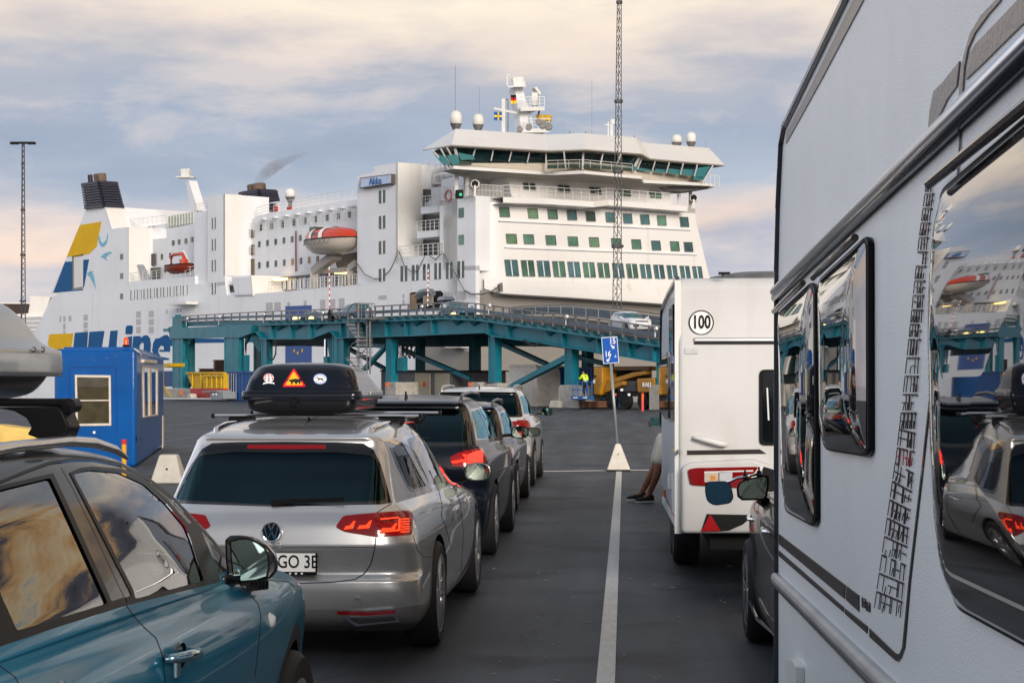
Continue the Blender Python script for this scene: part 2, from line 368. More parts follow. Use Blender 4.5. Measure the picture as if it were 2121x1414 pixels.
# ------------------------------------------------------------------ car bodies: rings of the body lofted from sill to roof
def catmull(P, n, crease=()):
    """P list of rings (each list of V). n int subdivisions; crease: ring indices with a hard break"""
    K = len(P); S = len(P[0])
    kn = [0.]
    for a, b in zip(P, P[1:]): kn.append(kn[-1] + max(1e-4, sum((x-y).length for x, y in zip(a, b))/S))
    out = []
    def tan(k, side):
        lo = k-1 if not (k in crease and side > 0) else k
        hi = k+1 if not (k in crease and side < 0) else k
        lo, hi = max(lo, 0), min(hi, K-1)
        if lo == k and hi == k: hi = min(k+1, K-1); lo = max(k-1, 0)
        d = kn[hi]-kn[lo]
        if lo < k < hi:
            h0, h1 = kn[k]-kn[k-1], kn[k+1]-kn[k]
            return [((b-a)*(h1/h0) + (c-b)*(h0/h1))/(h0+h1) for a, b, c in zip(P[k-1], P[k], P[k+1])]
        return [(b-a)/d for a, b in zip(P[lo], P[hi])]
    for k in range(K-1):
        T0, T1 = tan(k, 1), tan(k+1, -1); h = kn[k+1]-kn[k]
        m = max(1, min(n, int(h/.022)+1))
        for i in range(m):
            t = i/m; a, b, c, d = 2*t**3-3*t**2+1, t**3-2*t**2+t, -2*t**3+3*t**2, t**3-t**2
            out.append([p*a + q*(b*h) + r*c + s*(d*h) for p, q, r, s in zip(P[k], T0, P[k+1], T1)])
    out.append(P[-1]); return out
def ring(r, ns=40):
    g = lambda k, d=0.: r.get(k, d)
    yr, yf, w = r['yr'], r['yf'], r['w']; tr, tf = g('tr', .03), g('tf', .08); bow, bof = g('bow', .06), g('bof', .14)
    rr, rf = min(g('rr', .12), w*.9), min(g('rf', .22), w*.9); ym = g('ym', (yr+yf)/2)
    wr, wf = w*(1-tr), w*(1-tf); pts = []
    yA = yr+bow; yE = yf-bof
    nA, nB = 9, 9
    for i in range(nA): x = (wr-rr)*i/nA; pts.append((x, yr+bow*(x/wr)**2.4*.6))
    y0 = yr+bow*((wr-rr)/wr)**2.4*.6; ry = rr*g('rk', 1.)
    for i in range(nB):
        a = math.pi/2*i/nB; pts.append((wr-rr+rr*math.sin(a)**.9, y0+ry*(1-math.cos(a))))
    yc = y0+ry; fy = rf*g('fk', 1.); yd = yE-fy
    for i in range(ns+1):
        y = yc+(yd-yc)*i/ns
        x = w*(1-tr*(max(0, ym-y)/(ym-yc))**2.2) if y < ym else w*(1-tf*(max(0, y-ym)/(yd-ym))**2.2)
        pts.append((x, y))
    for i in range(1, nB+1):
        a = math.pi/2*i/nB; pts.append((wf-rf+rf*math.cos(a)**.9 if i < nB else wf-rf, yd+fy*math.sin(a)))
    yT = yd+fy
    for i in range(1, nA+1): x = (wf-rf)*(1-i/nA); pts.append((x, yT+(yf-yT)*(1-(x/wf)**2)))
    zr, zf, p, arch = r['zr'], r.get('zf', r['zr']), g('p', 1.), g('za', 0.)
    out = []
    crown = g('zc', 0.)
    for x, y in pts:
        s = min(1, max(0, (y-yr)/(yf-yr))); out.append(V((x, y, zr+(zf-zr)*s**p+arch*4*s*(1-s) - crown*(x/w)**2)))
    return out
class Shell:
    """half body (x>=0) as a fine grid that outlines can be cut into"""
    def __init__(s, rings, M, n=8, crease=(), sidemul=1., ns=40, flip=False):
        s.M = M; s.Mi = M.inverted(); s.bm = bm = bmesh.new(); s.flip = flip
        P = catmull([ring(r, ns) for r in rings], n, crease)
        s.nl = bm.verts.layers.float_vector.new('n0'); s.tg = bm.faces.layers.int.new('tag')
        h, wd = len(P), len(P[0])
        Nn = [[None]*wd for _ in range(h)]
        for i in range(h):
            for j in range(wd):
                a = P[i][min(j+1, wd-1)] - P[i][max(j-1, 0)]; b = P[min(i+1, h-1)][j] - P[max(i-1, 0)][j]
                q = a.cross(b)
                Nn[i][j] = q.normalized() if q.length > 1e-9 else V((0, 0, 1))
        g = [[bm.verts.new(P[i][j]) for j in range(wd)] for i in range(h)]
        for i in range(h):
            for j in range(wd): g[i][j][s.nl] = Nn[i][j]
        for i in range(h-1):
            for j in range(wd-1):
                try: bm.faces.new((g[i][j], g[i][j+1], g[i+1][j+1], g[i+1][j]))
                except ValueError: pass
        s.cr = crease
    def world(s, p):
        q = V(p)
        if s.flip: q = V((-q.x, q.y, q.z))
        return s.M @ q
    def pj(s, p, mode):
        if mode == 'cam': return proj(s.world(p))
        return {'x': (p.y, p.z), 'y': (p.x, p.z), 'z': (p.x, p.y)}[mode]
    def plane(s, a, b, mode):
        if mode == 'cam':
            d1, d2 = ray(*a), ray(*b); n = d1.cross(d2)
            co = s.Mi @ EYEP; no = (s.Mi.to_3x3() @ n).normalized()
            if s.flip: co.x = -co.x; no.x = -no.x
            return co, no
        e = (b[0]-a[0], b[1]-a[1])
        if mode == 'x': return V((0, a[0], a[1])), V((0, -e[1], e[0])).normalized()
        if mode == 'y': return V((a[0], 0, a[1])), V((-e[1], 0, e[0])).normalized()
        return V((a[0], a[1], 0)), V((-e[1], e[0], 0)).normalized()
    def cut(s, poly, tagid, mode='cam', filt=None, over=None):
        bm = s.bm; bm.faces.ensure_lookup_table()
        xs = [p[0] for p in poly]; ys = [p[1] for p in poly]; mg = .12*max(max(xs)-min(xs), max(ys)-min(ys)) + (3 if mode == 'cam' else .03)
        box = (min(xs)-mg, max(xs)+mg, min(ys)-mg, max(ys)+mg)
        def near(f):
            if filt and not filt(f.calc_center_median(), f): return False
            q = [s.pj(v.co, mode) for v in f.verts]
            return max(a[0] for a in q) > box[0] and min(a[0] for a in q) < box[1] and max(a[1] for a in q) > box[2] and min(a[1] for a in q) < box[3]
        for i in range(len(poly)):
            a, b = poly[i], poly[(i+1) % len(poly)]
            l = math.hypot(b[0]-a[0], b[1]-a[1])
            if l < 1e-6: continue
            ex = ((b[0]-a[0])/l, (b[1]-a[1])/l); fs = []
            for f in bm.faces:
                if not near(f): continue
                q = [s.pj(v.co, mode) for v in f.verts]; sd = [(x[0]-a[0])*ex[1]-(x[1]-a[1])*ex[0] for x in q]; al = [(x[0]-a[0])*ex[0]+(x[1]-a[1])*ex[1] for x in q]
                if min(sd) < 0 < max(sd) and max(al) > -1e-3 and min(al) < l+1e-3: fs.append(f)
            if not fs: continue
            co, no = s.plane(a, b, mode)
            geom = list({v for f in fs for v in f.verts}) + list({e for f in fs for e in f.edges}) + fs
            bmesh.ops.bisect_plane(bm, geom=geom, dist=1e-6, plane_co=co, plane_no=no)
        for f in bm.faces:
            if over is not None and f[s.tg] not in over: continue
            c = f.calc_center_median()
            if filt and not filt(c, f): continue
            q = s.pj(c, mode)
            if box[0] < q[0] < box[1] and box[2] < q[1] < box[3] and inpoly(q[0], q[1], poly): f[s.tg] = tagid
    def line(s, pts, tagid, wd=1.6, mode='cam', filt=None, over=None):
        for a, b in zip(pts, pts[1:]):
            l = math.hypot(b[0]-a[0], b[1]-a[1]); nx, ny = -(b[1]-a[1])/l*wd/2, (b[0]-a[0])/l*wd/2
            s.cut([(a[0]+nx, a[1]+ny), (b[0]+nx, b[1]+ny), (b[0]-nx, b[1]-ny), (a[0]-nx, a[1]-ny)], tagid, mode, filt, over)
    def part(s, tags, name, m, parent, side=0, off=0., label=None, thick=0.):
        """side 0: both mirrored halves in one mesh, 1: this half, -1: the mirrored half. off>0 pushes outwards"""
        tags = tags if isinstance(tags, (list, tuple)) else (tags,)
        fs = [f for f in s.bm.faces if f[s.tg] in tags]
        if not fs: return None
        vs = {}; co = []; nn = []; F = []; MI = []
        for f in fs:
            idx = []
            for v in f.verts:
                if v not in vs: vs[v] = len(co); n = v[s.nl].normalized() if v[s.nl].length > 1e-6 else V((0, 0, 1)); co.append(v.co + n*off); nn.append(n)
                idx.append(vs[v])
            F.append(idx); MI.append(tags.index(f[s.tg]))
        def mir(): return [V((-c.x, c.y, c.z)) for c in co], [V((-c.x, c.y, c.z)) for c in nn], [i[::-1] for i in F]
        if side == 0:
            c2, n2, F2 = mir(); k = len(co); co = co+c2; nn = nn+n2; F = F+[[k+a for a in i] for i in F2]; MI = MI+MI
        elif (side == -1) != s.flip and side != 0: co, nn, F = mir()
        me = bpy.data.meshes.new(name); me.from_pydata([tuple(c) for c in co], [], F)
        for p, i in zip(me.polygons, MI): p.material_index = i if isinstance(m, (list, tuple)) else 0
        me.shade_smooth()
        if thick:
            bm = bmesh.new(); bm.from_mesh(me); bmesh.ops.solidify(bm, geom=bm.faces, thickness=-thick); bm.to_mesh(me); bm.free()
        else:
            me.normals_split_custom_set_from_vertices([tuple(n) for n in nn])
        return link(name, me, m, parent, local=True, label=label)
def wheel(parent, c, Rr, Rim, out, style='alloy', wd=.21, nsp=5, rim=None):
    """out = +1 / -1 outward x direction. wheel > tyre, rim"""
    rim = rim or M_rimm
    c = V(c); h = MB(); h.lathe([(0, -.03), (Rim*.62, -.03), (Rim*.62, -.05), (0, -.05)], c, 'x', 20, M=Matrix.Diagonal((out, 1, 1, 1)))
    hub = h.build('wheel', M_steel, parent, smooth=30, local=True)
    t = MB(); hw = wd/2
    prof = [(Rim, -hw), (Rim+.02, -hw-.004), (Rr-.03, -hw-.008), (Rr-.008, -hw+.012), (Rr, -hw+.035), (Rr, hw-.035), (Rr-.008, hw-.012), (Rr-.03, hw+.008), (Rim+.02, hw+.004), (Rim, hw)]
    cc = c + V((-out*hw, 0, 0)); t.lathe(prof, cc, 'x', 40); t.build('tyre', M_tyre, hub, smooth=40, local=True)
    r = MB(); r.lathe([(Rim*.97, -hw*1.7), (Rim*.93, -hw*.5), (Rim*.96, -.02), (Rim+.004, -.008), (Rim+.004, .004), (Rim*.95, .002)], c, 'x', 40, M=Matrix.Diagonal((out, 1, 1, 1)))
    for k in range(nsp):
        a = 2*math.pi*k/nsp
        for da in (-.13, .13):
            d0 = V((0, math.cos(a+da*1.6), math.sin(a+da*1.6))); d1 = V((0, math.cos(a+da), math.sin(a+da)))
            r.bar(c + d0*(Rim*.12) + V((-out*.02, 0, 0)), c + d1*(Rim*.96) + V((-out*.016, 0, 0)), .02, .035, up=(1, 0, 0))
    r.lathe([(0, .0), (Rim*.17, -.004), (Rim*.22, -.03)], c, 'x', 16, M=Matrix.Diagonal((out, 1, 1, 1)))
    r.build('rim', rim, hub, smooth=35, local=True)
    return hub
def blob(mb, pts_outline, nrm, depth, steps=5, taper=.55, power=2.):
    """a rounded cushion: outline swept along nrm shrinking to the end"""
    pts = [V(p) for p in pts_outline]; c = sum(pts, V((0, 0, 0)))/len(pts); n = V(nrm); rows = []
    for i in range(steps+1):
        t = i/steps; k = 1-(1-taper)*t**power; rows.append([c+(p-c)*k+n*depth*t for p in pts])
    m = len(pts); vs = [p for r in rows for p in r]
    fs = [(i*m+k, i*m+(k+1) % m, (i+1)*m+(k+1) % m, (i+1)*m+k) for i in range(steps) for k in range(m)]
    fs += [tuple(range(m))[::-1], tuple(range(steps*m, (steps+1)*m))]
    mb.add(vs, fs)
def underbody(parent, L0, L1, hw, axles, z0=.18, z1=.62):
    b = MB(); segs = []; y = L0
    b.box((0, (L0+L1)/2, (z0+.5)/2), (hw*1.1, L1-L0, .5-z0))
    b.box((0, (axles[0]+axles[1])/2, (z0+.45)/2), (hw*1.96, axles[1]-axles[0]-.86, .45-z0))
    for y in axles:   # dark wheel housings
        for sx in (-1, 1):
            b.lathe([(.41, 0), (.41, -.42*1)], (sx*(hw-.05), y, .34), 'x', 20, 0, math.pi, M=Matrix.Diagonal((sx, 1, 1, 1)))
    return b.build('underbody', M_dark, parent, local=True)
def seats(parent, rows, z=.55, m=None):
    s = MB()
    for (y, xs) in rows:
        for x in xs:
            s.box((x, y, z), (.46, .5, .16)); s.box((x, y-.24, z+.36), (.44, .14, .6)); s.box((x, y-.26, z+.72), (.25, .1, .17))
    return s.build('seat_rows', m or M_dark, parent, bevel=.04, local=True)
def zat(py, px, Y): return onY(px, py, Y).z
# ================================================================== silver estate car
def silver_estate():
    xc, y0 = -2.075, 10.02
    car = empty('estate_car', (xc, y0, 0), 'silver estate car with a black roof box and a plate ending GO 3E', 'car', 'cars queuing in the left lane')
    M = Matrix.Translation((xc, y0, 0))
    paint = mat('silver_car_paint', (.52, .525, .53), .3, metal=.72, coat=1., var=.04, vscale=4, backdark=True)
    rg = [dict(zr=.17, yr=.35, w=.80, yf=4.55, zf=.17),
          dict(zr=.25, yr=.12, w=.86, yf=4.68, zf=.2, bow=.10),
          dict(zr=.335, yr=.035, w=.895, yf=4.74, bow=.12, rr=.2),
          dict(zr=.44, yr=.0, w=.91, yf=4.77, bow=.12, rr=.22, tr=.05),
          dict(zr=.515, yr=.0, w=.915, yf=4.77, zf=.54, bow=.12, rr=.24, tr=.06),
          dict(zr=.535, yr=.05, w=.916, yf=4.76, zf=.56, bow=.11, rr=.24, tr=.06),
          dict(zr=.62, yr=.035, w=.915, yf=4.74, zf=.62, bow=.11, rr=.25, tr=.07),
          dict(zr=.715, yr=-.005, w=.915, yf=4.7, zf=.66, bow=.11, rr=.26, tr=.08),
          dict(zr=.735, yr=.0, w=.914, yf=4.69, zf=.67, bow=.11, rr=.26, tr=.08),
          dict(zr=.83, yr=.02, w=.905, yf=4.62, zf=.72, bow=.11, rr=.28, tr=.09),
          dict(zr=.895, yr=.055, w=.885, yf=4.5, zf=.765, bow=.11, rr=.3, tr=.11, za=.03),
          dict(zr=.935, yr=.09, w=.845, yf=4.3, zf=.80, bow=.12, rr=.28, tr=.13, za=.05),
          dict(zr=.975, yr=.14, w=.80, yf=3.50, zf=.965, bow=.10, rr=.22, tr=.14, tf=.1, bof=.2),
          dict(zr=1.12, yr=.29, w=.745, yf=3.15, zf=1.12, bow=.09, rr=.16, tr=.13, tf=.1, bof=.22),
          dict(zr=1.28, yr=.43, w=.67, yf=2.72, zf=1.30, bow=.07, rr=.12, tr=.1, tf=.1, bof=.2),
          dict(zr=1.32, yr=.44, w=.635, yf=2.6, zf=1.35, bow=.06, rr=.10, tr=.08, tf=.1, bof=.2),
          dict(zr=1.345, yr=.44, w=.60, yf=2.5, zf=1.38, bow=.05, rr=.10, tr=.08, tf=.1, bof=.2, za=.015),
          dict(zr=1.375, yr=.60, w=.50, yf=2.38, zf=1.41, bow=.05, rr=.12, tr=.05, tf=.1, bof=.2, za=.03),
          dict(zr=1.395, yr=.85, w=.30, yf=2.2, zf=1.43, bow=.05, rr=.1, za=.03),
          dict(zr=1.40, yr=.95, w=.10, yf=2.1, zf=1.435, bow=.02, rr=.03, rf=.03, bof=.02, za=.03),
          dict(zr=1.40, yr=1.0, w=.002, yf=2.05, zf=1.435, bow=0, rr=.001, rf=.001, bof=0, za=.03)]
    s = Shell(rg, M, 7, crease=(4, 7, 15))
    rear = lambda c, f: c.y < 1.3
    side = lambda c, f: c.x > .45 and c.y > .5
    # rear: dark frame then glass
    s.cut([(500, 915), (560, 913.5), (700, 915.5), (752, 918), (774, 931), (789, 962), (811.5, 1040), (790, 1044), (560, 1049), (500, 1050)], 1, filt=rear)
    s.cut(rounded([(500, 938), (700, 936), (777, 944), (801, 1036), (560, 1045.5), (500, 1046)], 14), 2, filt=rear)
    s.cut([(500, 921), (560, 920.5), (674, 921), (676, 929), (560, 930), (500, 930)], 3, filt=rear)
    tl = [(694.6, 1091), (711, 1068), (778.6, 1061.5), (851, 1057), (855.6, 1070), (853, 1107), (781, 1112), (713, 1101)]
    s.cut(rounded(tl, 6, 3), 4, filt=lambda c, f: c.y < .9)
    # side glass
    dlo = [(807, 926), (825, 912), (845, 901), (868, 896), (884, 898.5), (900, 907), (918, 930), (938, 962), (961.5, 1001), (940, 1004), (900, 1010), (854.5, 1019), (845, 1012), (836, 995), (820, 962)]
    s.cut(dlo, 5, filt=side)
    s.cut([(812, 928), (831, 914.5), (836, 921), (861, 968), (882, 1006), (857, 1012), (845, 1005), (828, 968)], 6, filt=side)
    s.cut([(842, 910.5), (866, 901), (871, 903), (884, 926), (917, 1000), (891, 1004), (868, 966)], 6, filt=side)
    s.cut([(875.5, 902), (890, 904.5), (908, 922), (932, 960), (955.5, 998), (924, 1000.5), (905, 957)], 6, filt=side)
    # shut lines; crease shade drawn as dark lines too
    s.line([(811.5, 1042), (780, 1061)], 7, 1.8, filt=rear, over=(0,))
    s.line([(779, 1112), (775.5, 1139), (768, 1168), (755, 1187), (736, 1199), (690, 1205), (560, 1208.5), (500, 1209)], 7, 2.4, filt=rear, over=(0,))
    s.line([(500, 1134), (700, 1133), (776, 1132)], 7, 1.3, filt=rear, over=(0,))
    s.line([(855, 1107), (865, 1139), (877.6, 1153), (913, 1152)], 7, 1.5, over=(0,))
    s.line([(908, 1012), (916, 1047), (914, 1068), (926, 1098), (933, 1130)], 7, 1.5, filt=side, over=(0,))
    s.line([(940, 1007), (953, 1040), (960, 1100), (955, 1190)], 7, 1.3, filt=side, over=(0,))
    s.line([(862, 1065), (905, 1052), (960, 1040), (985, 1030)], 8, 1.8, filt=side, over=(0,))
    s.cut([(500, 1264), (696, 1261), (760, 1263), (826, 1258), (900, 1246), (890, 1290), (830, 1310), (500, 1320)], 9, filt=lambda c, f: c.z < .36 and c.y < .8, over=(0,))
    s.cut([(697, 1264.5), (760, 1266), (818, 1262), (820, 1270), (760, 1274), (699, 1272)], 10, filt=lambda c, f: c.y < .6)
    # sill
    s.cut([(.98+.36, .17), (3.3, .17), (3.3, .27), (1.34, .255)], 9, 'x', filt=lambda c, f: c.x > .6)
    for yw in (.95, 3.74):
        s.cut([(yw+.375*math.cos(a), .335+.375*math.sin(a)) for a in [2*math.pi*k/28 for k in range(28)]], 99, 'x', filt=lambda c, f: c.x > .5 and c.z < .8)
    s.part((0, 7, 9), 'body', [paint, M_dark, mat('silver_bumper_trim', (.2, .2, .2), .4, metal=.4)], car)
    s.part(8, 'crease_shade', mat('silver_shadow_line', (.16, .16, .16), .4, metal=.7, coat=1), car, 1)  # darker strip put in for the shade of the side crease
    fr = s.part(1, 'rear_window_frame', mat('gloss_black', (.008, .008, .009), .1, coat=1), car)
    s.part(2, 'rear_window', GL_dark, car, off=-.003)
    s.part(3, 'brake_light_strip', M_red, car, off=.001)
    for sd in (1, -1):
        s.part(10, 'rear_reflector', M_red, car, sd, off=.001)
        l = s.part(4, 'tail_light', M_red, car, sd, off=.004)
        s.part(5, 'window_trim', M_chrome, car, sd, off=.001)
        s.part(6, 'side_window', GL_side, car, sd, off=-.002)
    # lit elements in the right tail light
    e = MB()
    for (x0, y0_, x1, y1_) in ((712, 1096, 736, 1092), (740, 1095, 770, 1091), (788, 1100, 822, 1097)):
        a = [(x0, y0_), (x1-6, y1_+2), (x1, y1_-14), (x1-4, y1_-13), (x1-12, y1_-4), (x0+4, y0_-7)]
        e.prism([onY(p[0], p[1], y0+.015+.0003*(p[0]-700)) for p in a], (0, .012, 0))
    for k in range(6):
        yk = 1074+k*5.2; e.prism([onY(px, py, y0+.05+.0009*(px-800)) for px, py in ((829, yk), (846, yk-1.5), (848, yk+.8), (830, yk+2.2))], (0, .012, 0))
    e.prism([onY(px, py, y0+.03+.0005*(px-790)) for px, py in ((788, 1099), (824, 1096), (826, 1072), (829, 1071.5), (828, 1099), (788, 1102.5))], (0, .012, 0))
    e.prism([onY(px, py, y0+.03+.0005*(px-790)) for px, py in ((788, 1073), (824, 1070), (826, 1072), (788, 1076))], (0, .012, 0))
    lp = [o for o in bpy.data.objects if o.name.startswith('tail_light') and o.parent == car][0]
    e.each('light_element', M_orlit, lp)
    # exhaust trims
    for mx in (0, 1):
        t = MB(); o = [onY(*p, y0+.03) for p in ((708.6, 1277.6), (820.6, 1273), (827.6, 1287), (736.6, 1296))]; i = [onY(*p, y0+.03) for p in ((722, 1280), (817, 1276.5), (819, 1285), (741, 1292))]
        if mx: o = [V((2*xc-p.x, p.y, p.z)) for p in o]; i = [V((2*xc-p.x, p.y, p.z)) for p in i]
        t.add([*o, *i, *[p+V((0, .06, 0)) for p in i]], [(0, 1, 5, 4), (1, 2, 6, 5), (2, 3, 7, 6), (3, 0, 4, 7), (4, 5, 9, 8), (5, 6, 10, 9), (6, 7, 11, 10), (7, 4, 8, 11)])
        t.build('exhaust_trim', M_chrome, car)
    # emblem
    c = onY(562, 1101.5, y0-.022); em = MB(); em.lathe([(0, 0), (.052, 0), (.056, .006), (.056, .02)], c, 'y', 32); emb = em.build('emblem', mat('gloss_black', (0, 0, 0)), car, smooth=30)
    lo = MB(); lo.lathe([(.050, -.003), (.056, -.005), (.0585, .004), (.056, .012)], c, 'y', 40)
    def st(x0, z0, x1, z1): lo.bar(c+V((x0, -.004, z0)), c+V((x1, -.004, z1)), .0075, .006, up=(0, 1, 0))
    for sx in (-1, 1):
        st(sx*.0165, .046, 0, .006); st(0, .006, sx*.0, .004)
        st(sx*.039, .029, sx*.0215, -.044); st(sx*.0215, -.044, 0, .0)
    lo.build('emblem_letters', M_chrome, emb, smooth=30)
    # plate
    pc = onY(563.5, 1166.5, y0+.0); pl = MB(); pl.box(pc, (.535, .02, .13)); plate = pl.build('number_plate', M_blk, car, bevel=.004)
    wb = MB(); wb.box(pc+V((0, -.012, .009)), (.52, .003, .108)); wb.build('plate_face', M_paper, plate)
    Mx = frameM(pc+V((.155, -.0155, .010)), (1, 0, 0), (0, 0, 1))
    text('plate_text', 'GO 3E', M_blk, Mx, .107, plate, .0008, .80, bold=.0012)
    text('plate_caption', 's.de', M_paper, frameM(pc+V((.02, -.012, -.056)), (1, 0, 0), (0, 0, 1)), .022, plate, .0006)
    q = MB()
    for k in range(3): q.box(pc+V((.11+.035*k, -.0125, -.056)), (.012, .002, .010))
    q.each('plate_symbol', M_paper, plate)
    text('badge', 'TE', M_alu, frameM(onY(571, 1130, y0-.012), (1, 0, 0), (0, 0, 1)), .05, car, .002, 1.1)
    # wiper
    wv = MB(); wv.bar(onY(562, 1040, y0+.115), onY(712, 1033, y0+.12), .015, .02); wv.bar(onY(562, 1042, y0+.1), onY(610, 1036, y0+.11), .03, .03); wv.build('rear_wiper', M_blk, car)
    sn = MB()
    for (px, py, r) in ((671.8, 1220.7, .009), (825, 1213, .008), (739, 1245, .024)):
        p = onY(px, py, y0+.012 if px < 800 else y0+.10); sn.lathe([(r*.88, -.003), (r, -.003), (r, .01)], p, 'y', 20)
    sn.each('parking_sensor', mat('silver_bumper_trim', (0, 0, 0)), car)
    wheel(car, (.895, .95, .335), .335, .245, 1, nsp=5); wheel(car, (.895, 3.74, .335), .335, .245, 1, nsp=5)
    wheel(car, (-.895, .95, .335), .335, .245, -1); wheel(car, (-.895, 3.74, .335), .335, .245, -1)
    underbody(car, .3, 4.5, .8, (.95, 3.74)); seats(car, [(1.75, (-.42, .42)), (2.55, (-.4, .4))])
    lg = MB(); lg.box((-.1, .95, .9), (.9, .9, .45)); lg.box((.2, 1.0, 1.0), (.4, .5, .4)); lg.build('luggage', mat('dark_luggage', (.02, .03, .035), .8), car, bevel=.08, seg=3, local=True)
    dsb = MB(); dsb.box((0, 3.35, .86), (1.35, .5, .2)); dsb.build('dashboard', M_blk, car, bevel=.05, local=True)
    # roof rails, bars with feet
    for sx in (-1, 1):
        r_ = MB(); pts = [(sx*.47, .55, 1.345), (sx*.495, .68, 1.385), (sx*.515, 1.0, 1.405), (sx*.52, 1.7, 1.412), (sx*.515, 2.5, 1.40), (sx*.50, 2.9, 1.34)]
        r_.tube(pts, [.012, .02, .021, .021, .02, .012], 8); r_.build('roof_rail', M_chrome, car, smooth=1, local=True)
    for yb in (1.48, 2.7):
        br = MB(); br.T = Matrix.Translation((0, yb, 1.455)); prof = [(.0, -.035), (.009, -.025), (.011, 0), (.009, .03), (0, .04), (-.008, .03), (-.009, -.02)]
        br.prism([(-.70, y, z) for z, y in prof], (1.40, 0, 0)); cb = br.build('roof_bar', M_alu, car, smooth=30, local=True)
        for sx in (-1, 1):
            ft = MB(); ft.T = Matrix.Translation((0, yb, 0))
            ft.prism([(sx*.42, -.04, 1.445), (sx*.60, -.04, 1.445), (sx*.59, -.04, 1.40), (sx*.55, -.04, 1.375), (sx*.48, -.04, 1.38), (sx*.44, -.04, 1.42)], (0, .08, 0))
            ft.lathe([(0, -.05), (.028, -.045), (.03, .045), (0, .05)], (sx*.55, 0, 1.405), 'y', 14)
            ft.box((sx*.705, 0, 1.455), (.02, .085, .032))
            ft.build('bar_foot', M_blk, cb, bevel=.006, local=True)
    # door mirrors
    for sx in (-1, 1):
        m_ = MB(); X0 = sx*.90; c0 = V((sx*.955, 3.05, 1.0))
        ol = [(c0 + V((sx*.105*math.copysign(abs(math.cos(a))**.75, math.cos(a)), 0, .072*math.copysign(abs(math.sin(a))**.8, math.sin(a))))) for a in [2*math.pi*k/20 for k in range(20)]]
        blob(m_, ol, (0, 1, 0), .15, 5, .5); m_.bar(V((sx*.80, 3.12, .93)), V((sx*.90, 3.08, .96)), .07, .04)
        mo = m_.build('door_mirror', M_blk, car, smooth=40, local=True)
        g = MB(); g.prism([c0+(p-c0)*.86+V((0, -.004, 0)) for p in ol], (0, .003, 0)); g.build('mirror_glass', M_mirror, mo, local=True)
        g = MB(); g.T = None; i2 = [c0+(p-c0)*.95+V((0, -.002, 0)) for p in ol]; g.add([*i2, *[c0+(p-c0)*.87+V((0, -.006, 0)) for p in ol]], [(k, (k+1) % 20, 20+(k+1) % 20, 20+k) for k in range(20)]); g.build('mirror_rim', M_alu, mo, local=True)
    for sx in (-1, 1):
        hd = MB()
        for yy in (1.95, 2.85): hd.bar((sx*.905, yy-.1, .80), (sx*.905, yy+.1, .81), .022, .025)
        hd.build('door_handle', paint, car, bevel=.006, local=True)
    ant = MB(); ant.prism([(-.004, 1.15, 1.41), (-.004, 1.3, 1.41), (-.004, 1.17, 1.455)], (.008, 0, 0)); ant.build('antenna', M_blk, car, local=True)
    return car
silver_estate()
# ================================================================== roof boxes
def roof_box(name, label, xc, y0, z0, hw, Ln, hb, hr, hl, lidm, basem, nose=0., lean=.06, fr=1., rf=.2):
    """y0 rear end, z0 underside; hb base depth, hr rim depth, hl lid height"""
    bx = empty(name, (xc, y0, z0), label, 'roof box'); M = Matrix.Translation((xc, y0, z0))
    k = dict(bow=.02, bof=.10, rr=.07, rf=rf, tr=.0, tf=.12*fr)
    z1, z2 = hb, hb+hr
    s = Shell([dict(k, zr=0, yr=.10, w=.002, yf=Ln-.1, bow=0, bof=0, rr=.001, rf=.001), dict(k, zr=0, yr=.06, w=hw-.12, yf=Ln-.16), dict(k, zr=.02, yr=.035, w=hw-.05, yf=Ln-.12),
               dict(k, zr=z1*.6, yr=.015, w=hw-.035, yf=Ln-.06, zf=z1*.7), dict(k, zr=z1, yr=.01, w=hw-.03, yf=Ln-.03)], M, 8, crease=(4,))
    s.part(0, 'box_base', basem, bx)
    s = Shell([dict(k, zr=z1-.012, yr=.012, w=hw-.022, yf=Ln-.02), dict(k, zr=z1-.012, yr=-.006, w=hw, yf=Ln), dict(k, zr=z1+hr*.5, yr=-.008, w=hw+.002, yf=Ln+.003), dict(k, zr=z2-.004, yr=-.002, w=hw, yf=Ln-.005), dict(k, zr=z2, yr=.012, w=hw-.012, yf=Ln-.02)], M, 6, crease=(1, 3))
    s.part(0, 'box_rim', lidm, bx)
    zn = z2+.02
    s = Shell([dict(k, zr=z2-.002, yr=.012, w=hw-.012, yf=Ln-.02), dict(k, zr=z2+.005, yr=.022, w=hw-.02, yf=Ln-.03),
               dict(k, zr=z2+hl*.22, yr=.03, w=hw-.03, yf=Ln-.08, zf=z2+hl*.1, tf=.15*fr), dict(k, zr=z2+hl*.62, yr=.03+lean*.6, w=hw-.055, yf=Ln-.35*fr, zf=z2+hl*.45, rr=.1, tf=.15*fr),
               dict(k, zr=z2+hl*.88, yr=.05+lean, w=hw-.09, yf=Ln-.6*fr, zf=z2+hl*.75, rr=.12), dict(k, zr=z2+hl*.98, yr=.10+lean, w=hw-.15, yf=Ln-.75*fr, zf=z2+hl*.86, rr=.12),
               dict(k, zr=z2+hl*1.02, yr=.2+lean, w=hw-.24, yf=Ln-.9*fr, zf=z2+hl*.93, rr=.1), dict(k, zr=z2+hl*1.04, yr=.3+lean, w=.002, yf=Ln-1.0*fr, zf=z2+hl*.96, bow=0, bof=0, rr=.001, rf=.001)], M, 8, crease=(1,))
    lid = s.part(0, 'box_lid', lidm, bx)
    return bx, lid, s
black_gel = mat('black_box_shell', (.006, .008, .014), .2, coat=.55, var=.3, bump=.04, bscale=90, bdist=.003)
